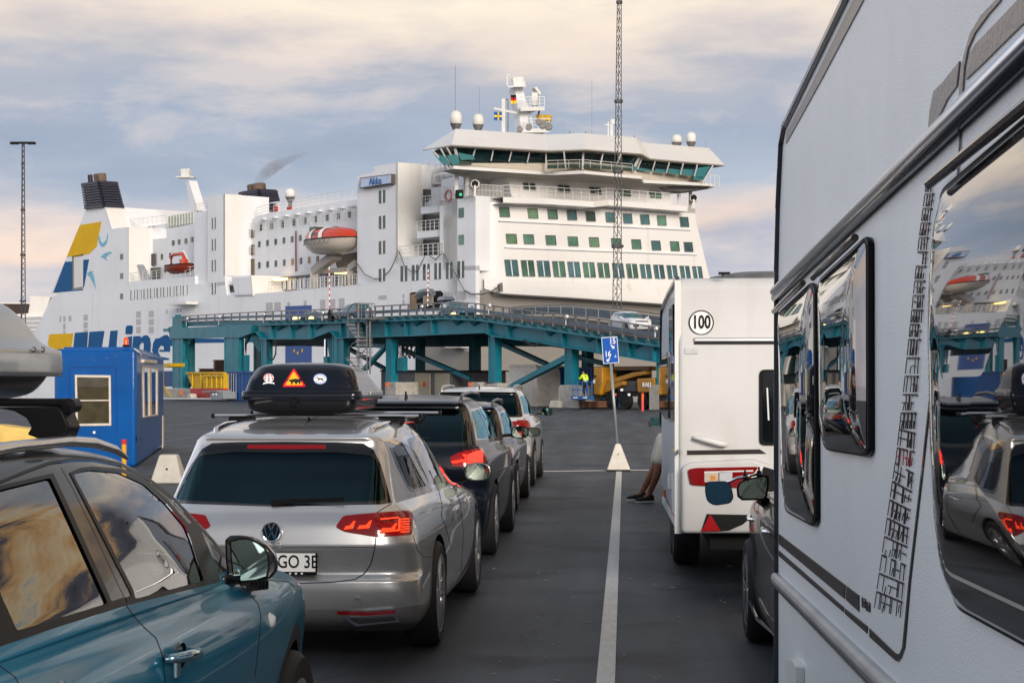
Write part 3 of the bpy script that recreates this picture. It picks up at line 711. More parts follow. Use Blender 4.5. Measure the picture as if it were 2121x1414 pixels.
BX, BLID, _s = roof_box('roof_box', 'black roof box with three stickers on the silver estate car', -2.165, 11.36, 1.475, .405, 1.7, .10, .05, .185, black_gel, mat('black_box_base', (.008, .008, .01), .3, coat=.3))
def _p(px, py, d=0.):
    f = max(0, (809-py)/58); return onY(px, py, 11.36+(.03+.058*f if f < .62 else .066+(f-.62)*.17)-.014-d*.5)
def fan(pts, d, m, name, parent=BLID):
    b = MB(); b.prism([_p(x, y, d) for x, y in pts], (0, .004, 0)); return b.build(name, m, parent)
circ = lambda cx, cy, rx, ry, n=28: [(cx+rx*math.cos(2*math.pi*k/n), cy+ry*math.sin(2*math.pi*k/n)) for k in range(n)]
M_sred = mat('sticker_red', (.75, .01, .04), .4); M_syel = mat('sticker_yellow', (.95, .5, .01), .4); M_sblu = mat('sticker_blue', (.02, .12, .42), .4); M_sblk = mat('sticker_black', (.01, .01, .01), .5)
st = fan(rounded([(584, 801), (608.5, 761.5), (634, 800.5)], 5), .006, M_sred, 'warning_sticker')
fan(rounded([(590.5, 797.5), (608.5, 768.5), (627.5, 797)], 3), .009, M_syel, 'sticker_field', st)
fan([(598, 789), (599, 786.5), (602, 785.5), (606, 785), (612, 784), (619, 785), (622, 788), (622.5, 795), (619.5, 795), (619, 791.5), (616, 791.5), (615, 795), (611.5, 795), (611, 791), (607, 791), (605.5, 795.5), (602.5, 795.5), (603, 790.5)], .012, M_sblk, 'bear_symbol', st)
st = fan(circ(663, 784.5, 14.5, 11.5), .006, M_sblu, 'moose_sticker'); fan(circ(663, 784.5, 13, 10.2), .009, M_paper, 'sticker_field', st)
fan([(656.5, 781), (659, 781.5), (660, 783), (664, 783), (668, 783.5), (670.5, 786), (668, 786), (669.5, 789), (667.5, 787), (665, 785.5), (661.5, 786), (658, 789.5), (660, 785.5), (657.5, 783.5)], .012, M_sblk, 'moose_symbol', st)
for k in range(9):
    a = R(200+k*17.5); fan(circ(663+10.6*math.cos(a), 784.5+8.1*math.sin(a), .9, 1.0, 6), .012, M_sblu, 'letter', st)
    if k < 7: a = R(35+k*17.5); fan(circ(663+10.6*math.cos(a), 784.5+8.1*math.sin(a), .9, 1.0, 6), .012, M_sblu, 'letter', st)
st = fan(circ(556.5, 782.5, 10.5, 9), .006, M_paper, 'lighthouse_sticker')
for a0 in (150, 200, 250, 300, 350):
    fan([(556.5+r*math.cos(R(a)), 782.5+r*.86*math.sin(R(a))) for r, a in ((9.6, a0), (9.6, a0+32), (6.8, a0+32), (6.8, a0))], .009, M_sred, 'red_mark', st)
fan([(554, 791), (555.5, 777), (557.5, 777), (559.5, 791)], .010, mat('sticker_grey', (.35, .36, .4), .5), 'tower_symbol', st)
fan([(544, 796.5), (546, 792), (556, 790.5), (567, 791.5), (569, 795.5), (566, 794.5), (556, 793.5), (547, 795)], .011, M_paper, 'ribbon', st)
b = MB()
for px in (603.5, 612.5): b.lathe([(0, -.006), (.008, -.004), (.009, .004)], onY(px, 807, 11.405), 'y', 14)
b.each('rivet', M_paper, BLID, smooth=30)
b = MB(); b.box(onY(609, 832, 11.35), (.045, .012, .055)); b.build('latch', M_blk, BLID, bevel=.004)
b = MB(); b.bar(V((-1.752, 11.75, 1.605)), V((-1.752, 12.35, 1.605)), .012, .028); b.build('box_handle', M_alu, BX, bevel=.004)
silver_shell = mat('silver_box_shell', (.30, .32, .34), .3, metal=.55, coat=.5, var=.05)
BX2, BL2, _s = roof_box('roof_box', 'silver grey roof box with a black underside on the teal car', -2.06, 3.05, 1.632, .41, 2.15, .078, .068, .165, silver_shell, mat('black_box_base', (0, 0, 0)), fr=.45, rf=.10)
b = MB()
for px in (73, 91): b.lathe([(0, .0), (.007, .001), (.009, -.006)], onX(px, 724, -1.653), 'x', 12)
b.each('lid_bolt', M_steel, BX2, smooth=30)
# ================================================================== teal crossover with black roof, right in front
def teal_car():
    xc, y0 = -2.09, 3.15
    car = empty('crossover_car', (xc, y0, 0), 'teal crossover car with a black roof and silver roof box, nearest at left', 'car', 'cars queuing in the left lane')
    M = Matrix.Translation((xc, y0, 0))
    paint = mat('teal_car_paint', (.001, .135, .235), .32, metal=.1, coat=.4, var=.06, vscale=3, backdark=True)
    blackp = mat('black_roof_paint', (.004, .005, .007), .3, metal=0., coat=.4, backdark=True)
    rg = [dict(zr=.20, yr=.25, w=.80, yf=3.95, zf=.2), dict(zr=.26, yr=.06, w=.875, yf=4.06, rf=.35),
          dict(zr=.38, yr=.02, w=.885, yf=4.12, rf=.38), dict(zr=.44, yr=.01, w=.875, yf=4.13, rf=.38),
          dict(zr=.62, yr=.0, w=.872, yf=4.13, zf=.6, rf=.38), dict(zr=.80, yr=.02, w=.892, yf=4.10, zf=.72, rf=.38),
          dict(zr=.90, yr=.03, w=.900, yf=4.06, zf=.80, rf=.38, za=.01), dict(zr=.985, yr=.05, w=.878, yf=4.0, zf=.875, rf=.36, za=.02),
          dict(zr=1.06, yr=.08, w=.845, yf=3.92, zf=.915, rf=.34, za=.02, tf=.1), dict(zr=1.10, yr=.10, w=.832, yf=3.70, zf=.95, rf=.3, za=.02, tf=.12, bof=.2),
          dict(zr=1.135, yr=.12, w=.825, yf=2.95, zf=1.05, rf=.12, tf=.06, bof=.25, p=1.4), dict(zr=1.16, yr=.14, w=.815, yf=2.86, zf=1.085, rf=.10, tf=.06, bof=.25, p=1.4),
          dict(zr=1.28, yr=.20, w=.765, yf=2.60, zf=1.22, rf=.10, tf=.05, bof=.22), dict(zr=1.40, yr=.27, w=.700, yf=2.28, zf=1.36, rf=.10, tf=.05, bof=.18, za=.01),
          dict(zr=1.435, yr=.30, w=.665, yf=2.16, zf=1.405, rf=.10, tf=.05, bof=.16, za=.015), dict(zr=1.468, yr=.34, w=.62, yf=2.05, zf=1.438, rf=.1, tf=.05, za=.03),
          dict(zr=1.495, yr=.42, w=.50, yf=1.95, zf=1.475, rf=.1, za=.03), dict(zr=1.505, yr=.5, w=.3, yf=1.9, zf=1.49, rf=.08, za=.03), dict(zr=1.51, yr=.6, w=.002, yf=1.85, zf=1.495, bow=0, bof=0, rr=.001, rf=.001, za=.025)]
    s = Shell(rg, M, 9, crease=(11,), ns=56)
    side = lambda c, f: c.x > .35 and c.z > .5
    up = lambda c, f: c.x > .35 and c.z > 1.0
    # everything above the belt is black
    for f in s.bm.faces:
        if f.calc_center_median().z > 1.145 - .03*max(0, f.calc_center_median().y): pass
    belt = [(-700, 1520), (-300, 1395), (-60, 1330), (0, 1313), (130, 1274), (255, 1237), (360, 1212), (451, 1192), (478, 1175), (463, 1140), (440, 1100), (399, 1040), (351, 960), (303, 900), (200, 840), (0, 820), (-400, 800), (-900, 800)]
    s.cut(belt, 1, filt=lambda c, f: c.z > 1.03 and c.y < 3.0)
    for f in s.bm.faces:
        c = f.calc_center_median()
        if c.z > 1.2: f[s.tg] = 1
    s.cut([(-700, 1520), (-300, 1395), (-60, 1330), (0, 1313), (130, 1274), (255, 1237), (360, 1212), (452, 1190), (456, 1204), (360, 1228), (255, 1255), (130, 1294), (0, 1338), (-60, 1357), (-300, 1430), (-700, 1560)], 2, filt=lambda c, f: c.x > .4 and c.z > .98)
    s.line([(-40, 1011), (0, 998), (60, 974), (104, 958), (150, 952), (191, 951.5), (247, 962), (303, 989), (351, 1025), (399, 1077), (439, 1121), (463, 1153)], 2, 6, filt=up)
    s.line([(452, 1196), (458, 1150), (430, 1108)], 2, 2.5, filt=up)
    g1 = [(150, 981), (168, 975), (188, 972), (247, 977), (299, 1001), (343, 1041), (383, 1089), (395, 1118), (421, 1202), (279, 1240), (275, 1221), (223, 1121)]
    s.cut([(143, 979), (166, 969), (190, 966), (249, 971), (302, 995), (347, 1036), (389, 1084), (408, 1080), (455, 1194), (421, 1207), (277, 1245), (268, 1224), (216, 1122)], 2, filt=up)
    s.cut(rounded(g1, 5, 2), 3, filt=up)
    s.cut([(-90, 1060), (-20, 1012), (0, 1006), (109, 980), (138, 1042), (236, 1257), (28, 1315), (-60, 1338)], 2, filt=up)
    s.cut(rounded([(-80, 1065), (0, 1015), (103, 990), (127, 1041), (222, 1249), (34, 1306), (4, 1240), (-30, 1150)], 6, 3), 3, filt=up)
    s.line([(126, 968), (150, 1010), (190, 1092), (262, 1248)], 4, 1.6, filt=up)
    # shut lines
    s.line([(261, 1252), (275, 1273), (300, 1300), (323, 1320), (335, 1352), (343, 1414), (345, 1500)], 4, 2.6, filt=side, over=(0, 2))
    s.line([(495, 1208), (515, 1228), (534, 1249), (540.5, 1273), (536, 1330), (528, 1400)], 4, 2.0, filt=side, over=(0,))
    s.line([(-30, 1345), (0, 1378), (30, 1400), (60, 1450)], 4, 2.6, filt=side, over=(0,))
    s.line([(497, 1206), (560, 1201), (598, 1204), (611, 1216)], 4, 2.0, filt=lambda c, f: c.y > 2.9, over=(0,))
    # arches
    for yw in (.77, 3.27):
        q = lambda r: [(yw+r*math.cos(a), .335+r*math.sin(a)) for a in [2*math.pi*k/32 for k in range(32)]]
        s.cut(q(.435), 5, 'x', filt=lambda c, f: c.x > .5 and c.z < .85); s.cut(q(.372), 99, 'x', filt=lambda c, f: c.x > .5 and c.z < .85)
    s.cut([(.0, .15), (4.2, .15), (4.2, .36), (.0, .36)], 5, 'x', filt=lambda c, f: c.x > .5 and c.z < .42, over=(0,))
    # headlight
    s.cut([(3.62, .79), (4.2, .70), (4.2, .60), (3.78, .62), (3.70, .68)], 6, 'x', filt=lambda c, f: c.x > .35 and c.y > 3.5, over=(0,))
    s.cut([(.0, 1.02), (.0, .80), (.22, .82), (.2, 1.0)], 7, 'x', filt=lambda c, f: c.x > .4, over=(0,))
    s.cut([(-.05, 1.38), (-.05, 1.14), (.6, 1.14), (.56, 1.38)], 8, 'y', filt=lambda c, f: c.y < .6)
    s.cut([(-.05, 1.08), (.50, 1.08), (.44, 1.38), (-.05, 1.40)], 9, 'y', filt=lambda c, f: c.y > 2.25)
    s.part((0, 5), 'body', [paint, mat('rough_black_cladding', (.02, .02, .021), .6, bump=.2, bscale=300)], car)
    s.part((1, 4), 'roof', [blackp, M_dark], car)
    s.part(2, 'window_seal', M_blk, car, off=.002)
    s.part(6, 'headlight', glassmat('lamp_cover', (.5, .5, .5), 1.5, .1), car, 1); s.part(6, 'headlight', MATS['lamp_cover'], car, -1)
    s.part(7, 'tail_light', M_red, car, 1); s.part(7, 'tail_light', M_red, car, -1)
    s.part(8, 'rear_window', GL_dark, car); s.part(9, 'windscreen', GL_side, car)
    for sd in (1, -1): s.part(3, 'side_window', GL_side, car, sd, off=-.003)
    for sx in (1, -1):
        for yw in (.77, 3.27): wheel(car, (sx*.865, yw, .335), .335, .225, sx)
    # door handles (right side traced, left mirrored)
    for base in ((348, 399, 1356), (100, 150, 1446)):
        a = onX(base[0], base[2]+8, -1.195); c_ = onX(base[1], base[2]-8, -1.195)
        a = V((.905, a.y-y0, a.z)); c_ = V((.905, c_.y-y0, c_.z))
        for sx in (1, -1):
            h = MB(); A, B_ = V((sx*a.x, a.y, a.z)), V((sx*c_.x, c_.y, c_.z)); h.tube([A+V((-sx*.02, 0, 0)), A+V((sx*.012, .02, 0)), (A+B_)/2+V((sx*.028, 0, .003)), B_+V((sx*.012, -.02, 0)), B_+V((-sx*.02, 0, 0))], [.012, .014, .015, .014, .012], 10)
            hh = h.build('door_handle', mat('chrome_teal', (.25, .4, .48), .12, metal=.9, coat=1), car, smooth=1, local=True)
            cp = MB(); m0 = (A+B_)/2+V((-sx*.012, 0, 0)); cp.lathe([(0, .0), (.05, .0), (.045, .006)], (0, 0, 0), 'x', 20, M=Matrix.Diagonal((sx, 1.1, .75, 1)))
            cp.v = [v+m0 for v in cp.v]; cp.build('handle_cup', mat('teal_shadow', (.003, .03, .045), .3, metal=.6, coat=1), hh, smooth=30, local=True)
            kb = MB(); kb.box(A+V((sx*.004, .035, -.03)), (.012, .045, .05)); kb.build('key_cover', MATS['chrome_teal'], hh, bevel=.005, local=True)
    # side marker
    for sx in (1, -1):
        q = MB(); q.lathe([(0, .012), (.014, .010), (.021, .004), (.024, -.004), (.03, -.01)], (sx*.893, onX(562.4, 1285, -1.2).y-y0, onX(562.4, 1285, -1.2).z), 'x', 20, M=Matrix.Diagonal((sx, 1, 1, 1)))
        q.build('side_marker', mat('frosted_lens', (.6, .62, .62), .25, coat=1), car, smooth=1, local=True)
    # cowl vent ribs
    v_ = MB(); p0, p1 = onX(507, 1207, -1.235), onX(545, 1203, -1.235)
    v_.bar(p0+V((0, 0, .0)), p1+V((0, 0, .0)), .03, .02)
    for k in range(6): t = k/5; pp = p0.lerp(p1, t); v_.box(pp+V((.012, 0, -.012)), (.012, .012, .03))
    v_.each('cowl_trim', M_blk, car)
    # mirror
    out = [(464.7, 1116), (474.7, 1109), (494, 1108.5), (514.6, 1111), (550.5, 1128), (567, 1147), (573.5, 1165), (572.4, 1183), (558.4, 1199), (530, 1204), (498.6, 1206), (478, 1203), (470, 1190), (466, 1160)]
    inn = [(479, 1122), (496, 1117.5), (512.6, 1117.5), (532, 1125), (546.5, 1136), (553.7, 1152), (554.5, 1175), (551, 1192), (530, 1199), (505, 1201.5), (491, 1201), (484, 1186), (480, 1150)]
    for sx in (1, -1):
        f = (lambda P: [p for p in P]) if sx == 1 else (lambda P: [V((2*xc-p.x, p.y, p.z)) for p in P])
        mm = MB(); blob(mm, f([onY(*p, 5.52) for p in out]), (0, 1, 0), .17, 6, .45, 2.0); a, bq = onY(486, 1196, 5.57), onY(440, 1202, 5.42)
        mm.bar(f([a])[0], f([bq])[0], .09, .035); mo = mm.build('door_mirror', mat('gloss_black', (0, 0, 0)), car, smooth=40, bevel=.008)
        gm_ = MB(); gm_.prism(f([onY(*p, 5.514) for p in inn]), (0, .004, 0)); gm_.build('mirror_glass', mat('dark_mirror_glass', (.10, .14, .14), .03, metal=1.), mo)
        rm = MB(); n_ = len(inn); rm.add([*f([onY(*p, 5.516) for p in inn]), *f([onY(CX*0+ (p[0]-515)*1.09+515, (p[1]-1158)*1.09+1158, 5.517) for p in inn])], [(k, (k+1) % n_, n_+(k+1) % n_, n_+k) for k in range(n_)]); rm.build('mirror_rim', M_blk, mo)
    # interior
    seats(car, [(1.2, (-.42, .42)), (2.0, (-.38, .38))], .62, mat('seat_fabric', (.03, .03, .032), .9))
    d = MB(); d.box((0, 2.85, .92), (1.45, .45, .22)); d.build('dashboard', M_blk, car, bevel=.06, seg=3, local=True)
    sw = MB(); cs = V((-.38, 2.52, 1.03)); Q = Matrix.Rotation(R(-65), 3, 'X'); sw.tube([cs + Q @ V((.18*math.cos(a), .18*math.sin(a), 0)) for a in [2*math.pi*k/24 for k in range(25)]], .016, 8); sw.bar(cs+Q@V((-.17, 0, 0)), cs+Q@V((.17, 0, 0)), .03); sw.bar(cs, cs+V((0, .25, -.08)), .05)
    sw.build('steering_wheel', M_blk, car, smooth=40, local=True)
    underbody(car, .2, 3.9, .8, (.77, 3.27))
    # roof rails and front/rear bars
    for sx in (1, -1):
        r_ = MB(); pts = [(.56, .45, 1.475), (.575, .55, 1.505), (.585, 1.0, 1.522), (.588, 1.40, 1.522), (.592, 1.62, 1.510), (.60, 1.80, 1.484), (.605, 1.90, 1.455)]
        pts = [(sx*a, b_, c_) for a, b_, c_ in pts]; r_.tube(pts, [.010, .014, .015, .015, .015, .012, .006], 10); rl = r_.build('roof_rail', M_alu, car, smooth=1, local=True)
    for yb in (.55, 1.44):
        br = MB(); br.bar((-.585, yb, 1.626), (.585, yb, 1.626), .05, .022); cb = br.build('roof_bar', M_blk, car, bevel=.008, local=True)
        for sx in (1, -1):
            ft = MB(); P = [(x_-.075, z_) for x_, z_ in ((.47, 1.612), (.52, 1.603), (.553, 1.585), (.568, 1.56), (.556, 1.54), (.60, 1.525), (.66, 1.528), (.672, 1.56), (.655, 1.60), (.64, 1.615))]
            ft.prism([(sx*x, yb-.05, z) for x, z in P], (0, .1, 0)); ft.build('bar_foot', M_blk, cb, bevel=.012, seg=3, smooth=40, local=True)
            ec = MB(); ec.lathe([(0, -.03), (.02, -.028), (.02, .028), (0, .03)], (sx*.588, yb, 1.618), 'y', 14); ec.build('bar_end_cap', M_blk, cb, smooth=40, local=True)
    return car
teal_car()
# ================================================================== generic modern car
def rings_for(L_, hw, zr_belt, zf_hood, roof, yrw, roof_r, cowl, roof_f, hatch=.0, tall=.0):
    k = dict(tr=.05, tf=.1)
    return [dict(k, zr=.20, yr=.3, w=hw-.1, yf=L_-.2, zf=.2), dict(k, zr=.28, yr=.07, w=hw-.05, yf=L_-.08, bow=.08), dict(k, zr=.42, yr=.0, w=hw-.02, yf=L_-.02, bow=.1, rr=.2, rf=.3),
        dict(k, zr=.58, yr=.0, w=hw-.012, yf=L_, bow=.1, rr=.22, rf=.3), dict(k, zr=.62, yr=.05, w=hw-.01, yf=L_-.01, bow=.1, rr=.22, rf=.3), dict(k, zr=zr_belt-.22, yr=.03, w=hw, yf=L_-.05, zf=zf_hood-.12, bow=.1, rr=.24, rf=.32),
        dict(k, zr=zr_belt-.1, yr=.05, w=hw-.01, yf=L_-.12, zf=zf_hood-.03, bow=.1, rr=.25, rf=.32, tr=.07, za=.02), dict(k, zr=zr_belt-.03, yr=.08, w=hw-.06, yf=L_-.28, zf=zf_hood+.02, bow=.1, rr=.25, tr=.08, za=.03),
        dict(k, zr=zr_belt, yr=.12, w=hw-.1, yf=cowl, zf=zr_belt-.03, bow=.09, rr=.18, tr=.08, bof=.2), dict(k, zr=(zr_belt+roof)/2-.02, yr=(yrw+.12)/2, w=hw-.17, yf=(cowl+roof_f)/2+.05, bow=.08, rr=.14, tr=.07, bof=.2),
        dict(k, zr=roof-.10, yr=yrw-.03, w=hw-.25, yf=roof_f+.12, zf=roof-.12, bow=.07, rr=.12, bof=.18), dict(k, zr=roof-.065, yr=yrw-.07, w=hw-.28, yf=roof_f, zf=roof-.085, bow=.06, rr=.1, za=.01), dict(k, zr=roof-.045, yr=yrw, w=hw-.33, yf=roof_f-.1, zf=roof-.055, bow=.06, rr=.1, za=.015),
        dict(k, zr=roof-.02, yr=roof_r, w=hw-.45, yf=roof_f-.25, zf=roof-.03, bow=.05, rr=.1, za=.02), dict(k, zr=roof-.01, yr=roof_r+.2, w=.2, yf=roof_f-.4, zf=roof-.015, rr=.08, rf=.08, za=.02), dict(k, zr=roof-.005, yr=roof_r+.3, w=.002, yf=roof_f-.5, zf=roof-.01, bow=0, bof=0, rr=.001, rf=.001, za=.02)]
def plain_car(name, label, group, loc, rz, paint, D, glass=None, rails=None, lights_on=False, head_on=False, plate=None, cladding=False, box=None, lod=0, cat='car', flip=False, tail=None, rimm=None, mirm=None, rearplate=True):
    """D: dims dict L, hw, belt, hood, roof, yrw, cowl, rf, ax (axles), R (tyre)"""
    car = empty(name, loc, label, cat, group, rz)
    M = Matrix.Translation(loc) @ Matrix.Rotation(rz, 4, 'Z')
    belt, hood, roof, yrw, cowl, rf, ax, Rt, hw, Ln = D['belt'], D['hood'], D['roof'], D['yrw'], D['cowl'], D['rf'], D['ax'], D.get('R', .335), D['hw'], D['L']
    s = Shell(rings_for(Ln, hw, belt, hood, roof, yrw, yrw+.3, cowl, rf), M, 3 if lod else 6, crease=(3, 11), ns=24 if lod else 40, flip=flip)
    yr = lambda z: .12+(yrw-.12)*(z-belt)/(roof-.1-belt)
    wz = lambda z: (hw-.1)+(-.15)*(z-belt)/(roof-.1-belt)
    yf = lambda z: cowl+(rf+.12-cowl)*(z-belt)/(roof-.12-belt)
    b0, t0 = belt+.02, roof-.115
    rear = lambda c, f: c.y < yrw+.25
    s.cut(rounded([(-.05, b0-.02), (wz(b0)-.07, b0-.02), (wz(t0)-.02, t0+.04), (-.05, t0+.05)], .04, 3), 1, 'y', filt=rear)
    s.cut(rounded([(-.05, b0+.01), (wz(b0)-.13, b0+.01), (wz(t0)-.08, t0), (-.05, t0+.01)], .05, 3), 2, 'y', filt=rear)
    front = lambda c, f: c.y > rf-.15 and c.z > belt-.03
    s.cut([(-.05, b0-.02), (wz(b0)-.1, b0), (wz(t0)-.05, t0-.02), (-.05, t0)], 2, 'y', filt=front)
    sd = lambda c, f: c.x > hw-.5 and c.z > belt-.04
    outer = [(yr(b0)+.22, b0+.02), (yr(t0)+.12, t0-.005), (rf-.05, t0+.005), (rf+.1, t0-.05), (yf(b0)-.12, b0+.01), (yf(b0)-.16, b0-.015)]
    s.cut(rounded(outer, .04, 2), 3, 'x', filt=sd)
    mid = (ax[0]+ax[1])/2+.12; q = ax[0]+.42
    e = .022
    panes = [[(yr(b0)+.30, b0+.035), (yr(t0)+.2, t0-.035), (q-.06, t0-.02), (q, b0+.01)], [(q+.04, b0+.01), (q-.02, t0-.02), (mid-.06, t0-.015), (mid-.03, b0+.005)], [(mid+.04, b0+.005), (mid+.02, t0-.015), (rf-.02, t0-.02), (rf+.1, t0-.07), (yf(b0)-.2, b0+.01)]]
    for p in panes: s.cut(rounded(p, .03, 2), 4, 'x', filt=sd)
    for yw in ax:
        rr_ = Rt+.045
        if cladding: s.cut([(yw+(rr_+.05)*math.cos(a), Rt+(rr_+.05)*math.sin(a)) for a in [2*math.pi*k/24 for k in range(24)]], 5, 'x', filt=lambda c, f: c.x > hw-.4 and c.z < .9)
        s.cut([(yw+rr_*math.cos(a), Rt+rr_*math.sin(a)) for a in [2*math.pi*k/24 for k in range(24)]], 99, 'x', filt=lambda c, f: c.x > hw-.4 and c.z < .85)
    if cladding: s.cut([(-.1, .1), (Ln+.1, .1), (Ln+.1, .36), (-.1, .36)], 5, 'x', over=(0,)); s.cut([(-.05, .1), (hw+.1, .1), (hw+.1, .5), (-.05, .5)], 5, 'y', over=(0,), filt=lambda c, f: c.y < .45)
    # lights
    if tail: s.cut(tail, 6, 'cam', filt=lambda c, f: c.y < .7, over=(0, 1))
    else:
        zt = belt-.06; s.cut([(hw-.42, zt-.14), (hw+.05, zt-.15), (hw+.05, zt+.02), (hw-.40, zt-.01)], 6, 'y', filt=lambda c, f: c.y < .45, over=(0,))
        s.cut([(.0, zt-.15), (.34, zt-.10), (.30, zt+.01), (.0, zt+.02)], 6, 'x', filt=lambda c, f: c.x > hw-.25 and c.y < .5, over=(0,))
    zh = hood-.09
    s.cut([(Ln-.62, zh+.09), (Ln+.1, zh-.0), (Ln+.1, zh-.13), (Ln-.45, zh-.06)], 7, 'x', filt=lambda c, f: c.x > hw-.42 and c.y > Ln-.75, over=(0,))
    s.cut([(-.05, zh-.02), (hw-.42, zh-.03), (hw-.47, zh-.11), (-.05, zh-.11)], 8, 'y', filt=lambda c, f: c.y > Ln-.5, over=(0,))
    s.cut([(-.05, .48), (hw-.25, .48), (hw-.3, .36), (-.05, .36)], 8, 'y', filt=lambda c, f: c.y > Ln-.5, over=(0, 5))
    if not lod:
        s.line([(q, b0), (q+.02, belt-.25), (ax[0]+.30, .66)], 9, .008, 'x', filt=lambda c, f: c.x > hw-.2, over=(0,))
        s.line([(mid, b0), (mid+.02, .3)], 9, .008, 'x', filt=lambda c, f: c.x > hw-.2, over=(0,))
        s.line([(cowl-.15, belt-.05), (cowl-.05, .7), (cowl-.12, .3)], 9, .008, 'x', filt=lambda c, f: c.x > hw-.2, over=(0,))
        s.line([(-.05, .66), (hw-.3, .66), (hw-.22, belt-.15), (hw-.14, belt)], 9, .01, 'y', filt=lambda c, f: c.y < .3, over=(0,))
    s.part((0, 5, 8, 9), 'body', [paint, mat('rough_black_cladding', (0, 0, 0)), M_blk, M_dark], car)
    s.part((1, 3), 'window_frame', mat('gloss_black', (0, 0, 0)), car, off=.001)
    s.part(2, 'windscreen' if D.get('fronton') else 'rear_window', glass or GL_dark, car)
    for k in (1, -1):
        s.part(4, 'side_window', glass or GL_dark, car, k, off=-.002)
        tl = s.part(6, 'tail_light', M_redlit if lights_on else M_red, car, k, off=.003)
        s.part(7, 'headlight', M_head if head_on else mat('clear_lens', (.55, .57, .58), .1, coat=1), car, k, off=.002)
        for yw in ax: wheel(car, (k*(hw-.02), yw, Rt), Rt, Rt*.68, k, rim=rimm)
        c0 = V((k*(hw+.075), cowl-.22, belt+.04)); ol = [(c0 + V((k*.10*math.copysign(abs(math.cos(a))**.7, math.cos(a)), 0, .07*math.copysign(abs(math.sin(a))**.8, math.sin(a))))) for a in [2*math.pi*j/16 for j in range(16)]]
        mm = MB(); blob(mm, ol, (0, 1, 0), .13, 4, .5); mm.bar(V((k*(hw-.12), cowl-.2, belt-.0)), V((k*(hw+.0), cowl-.17, belt+.01)), .06, .035)
        mo = mm.build('door_mirror', mirm or paint, car, smooth=40, local=True)
        g = MB(); g.prism([c0+(p-c0)*.86+V((0, -.004, 0)) for p in ol], (0, .003, 0)); g.build('mirror_glass', M_mirror, mo, local=True)
    if rails:
        for k in (1, -1):
            x = k*(hw-.34); z = roof-.03; r_ = MB(); r_.tube([(x, yrw+.02, z-.03), (x, yrw+.10, z+.025), (x, yrw+.3, z+.05), (x, (yrw+rf)/2, z+.065), (x, rf-.25, z+.045), (x, rf-.1, z)], .017, 8); r_.build('roof_rail', rails, car, smooth=1, local=True)
    underbody(car, .25, Ln-.2, hw-.1, ax)
    if not lod:
        seats(car, [(ax[0]+.75, (-.4, .4)), (ax[0]+1.6, (-.38, .38))], .6)
        an = MB(); an.prism([(-.006, yrw+.25, roof-.03), (-.006, yrw+.5, roof-.03), (-.006, yrw+.3, roof+.05)], (.012, 0, 0)); an.build('antenna', M_blk, car, local=True)
        wv = MB(); wv.bar((0, yr(b0+.03)-.03+.03, b0+.03), (.32, yr(b0+.05)-.0, b0+.05), .015, .02); wv.build('rear_wiper', M_blk, car, local=True)
    if plate:
        pl = MB(); pl.box((0, -.005 if plate == 'rear' else Ln+.005, .72 if plate == 'rear' else .45), (.52, .02, .11)); pl.build('number_plate', M_paper, car, local=True)
    return car
LG = 'cars queuing in the left lane'
navyp = mat('dark_navy_car_paint', (.004, .006, .012), .3, metal=.0, coat=.4, backdark=True)
suv = plain_car('suv_car', 'black SUV with lit red tail lights, directly ahead of the silver estate', LG, (-2.14, 15.9, 0), 0, navyp, dict(L=4.45, hw=.905, belt=1.09, hood=.95, roof=1.545, yrw=.52, cowl=3.35, rf=2.75, ax=(.9, 3.45), R=.35), rails=mat('dark_rail', (.12, .12, .13), .3, metal=.8), lights_on=False,
    tail=[(932, 947), (946, 938), (964, 933), (985, 929), (998, 927), (1006, 941), (1005.5, 964), (992, 966), (978, 968), (955, 966), (937, 965)], mirm=M_blk)
b = MB()
for P in ([(934, 955), (962, 950), (962, 945), (958, 944), (958, 940), (963.5, 939), (966, 943), (966, 955), (938, 960)], [(967, 961), (967, 941), (985, 934), (998, 932), (1000, 940), (1000, 958), (985, 961)]):
    b.prism([onY(x, y, 15.93+.0011*max(0, x-965)) for x, y in P], (0, .03, 0))
b.each('light_element', M_redlit, [o for o in suv.children if o.name.startswith('tail_light')][0])
bluep = mat('dark_blue_car_paint', (.005, .02, .07), .3, metal=.1, coat=.4, backdark=True)
plain_car('compact_car', 'dark blue compact car half hidden between the black SUV and the white SUV', LG, (-2.27, 21.65, 0), 0, bluep, dict(L=4.3, hw=.89, belt=.93, hood=.85, roof=1.42, yrw=.55, cowl=3.2, rf=2.6, ax=(.85, 3.45), R=.32), rails=mat('dark_rail', (.1, .1, .1)), mirm=M_blk)
whitep = mat('white_silver_car_paint', (.62, .63, .64), .3, metal=.3, coat=1, backdark=True)
plain_car('suv_car', 'pearl white SUV with roof rails at the head of the left lane', LG, (-2.36, 27.1, 0), 0, whitep, dict(L=4.4, hw=.92, belt=1.13, hood=1.0, roof=1.60, yrw=.42, cowl=3.3, rf=2.7, ax=(.88, 3.52), R=.345), rails=M_alu, cladding=True, mirm=M_blk)
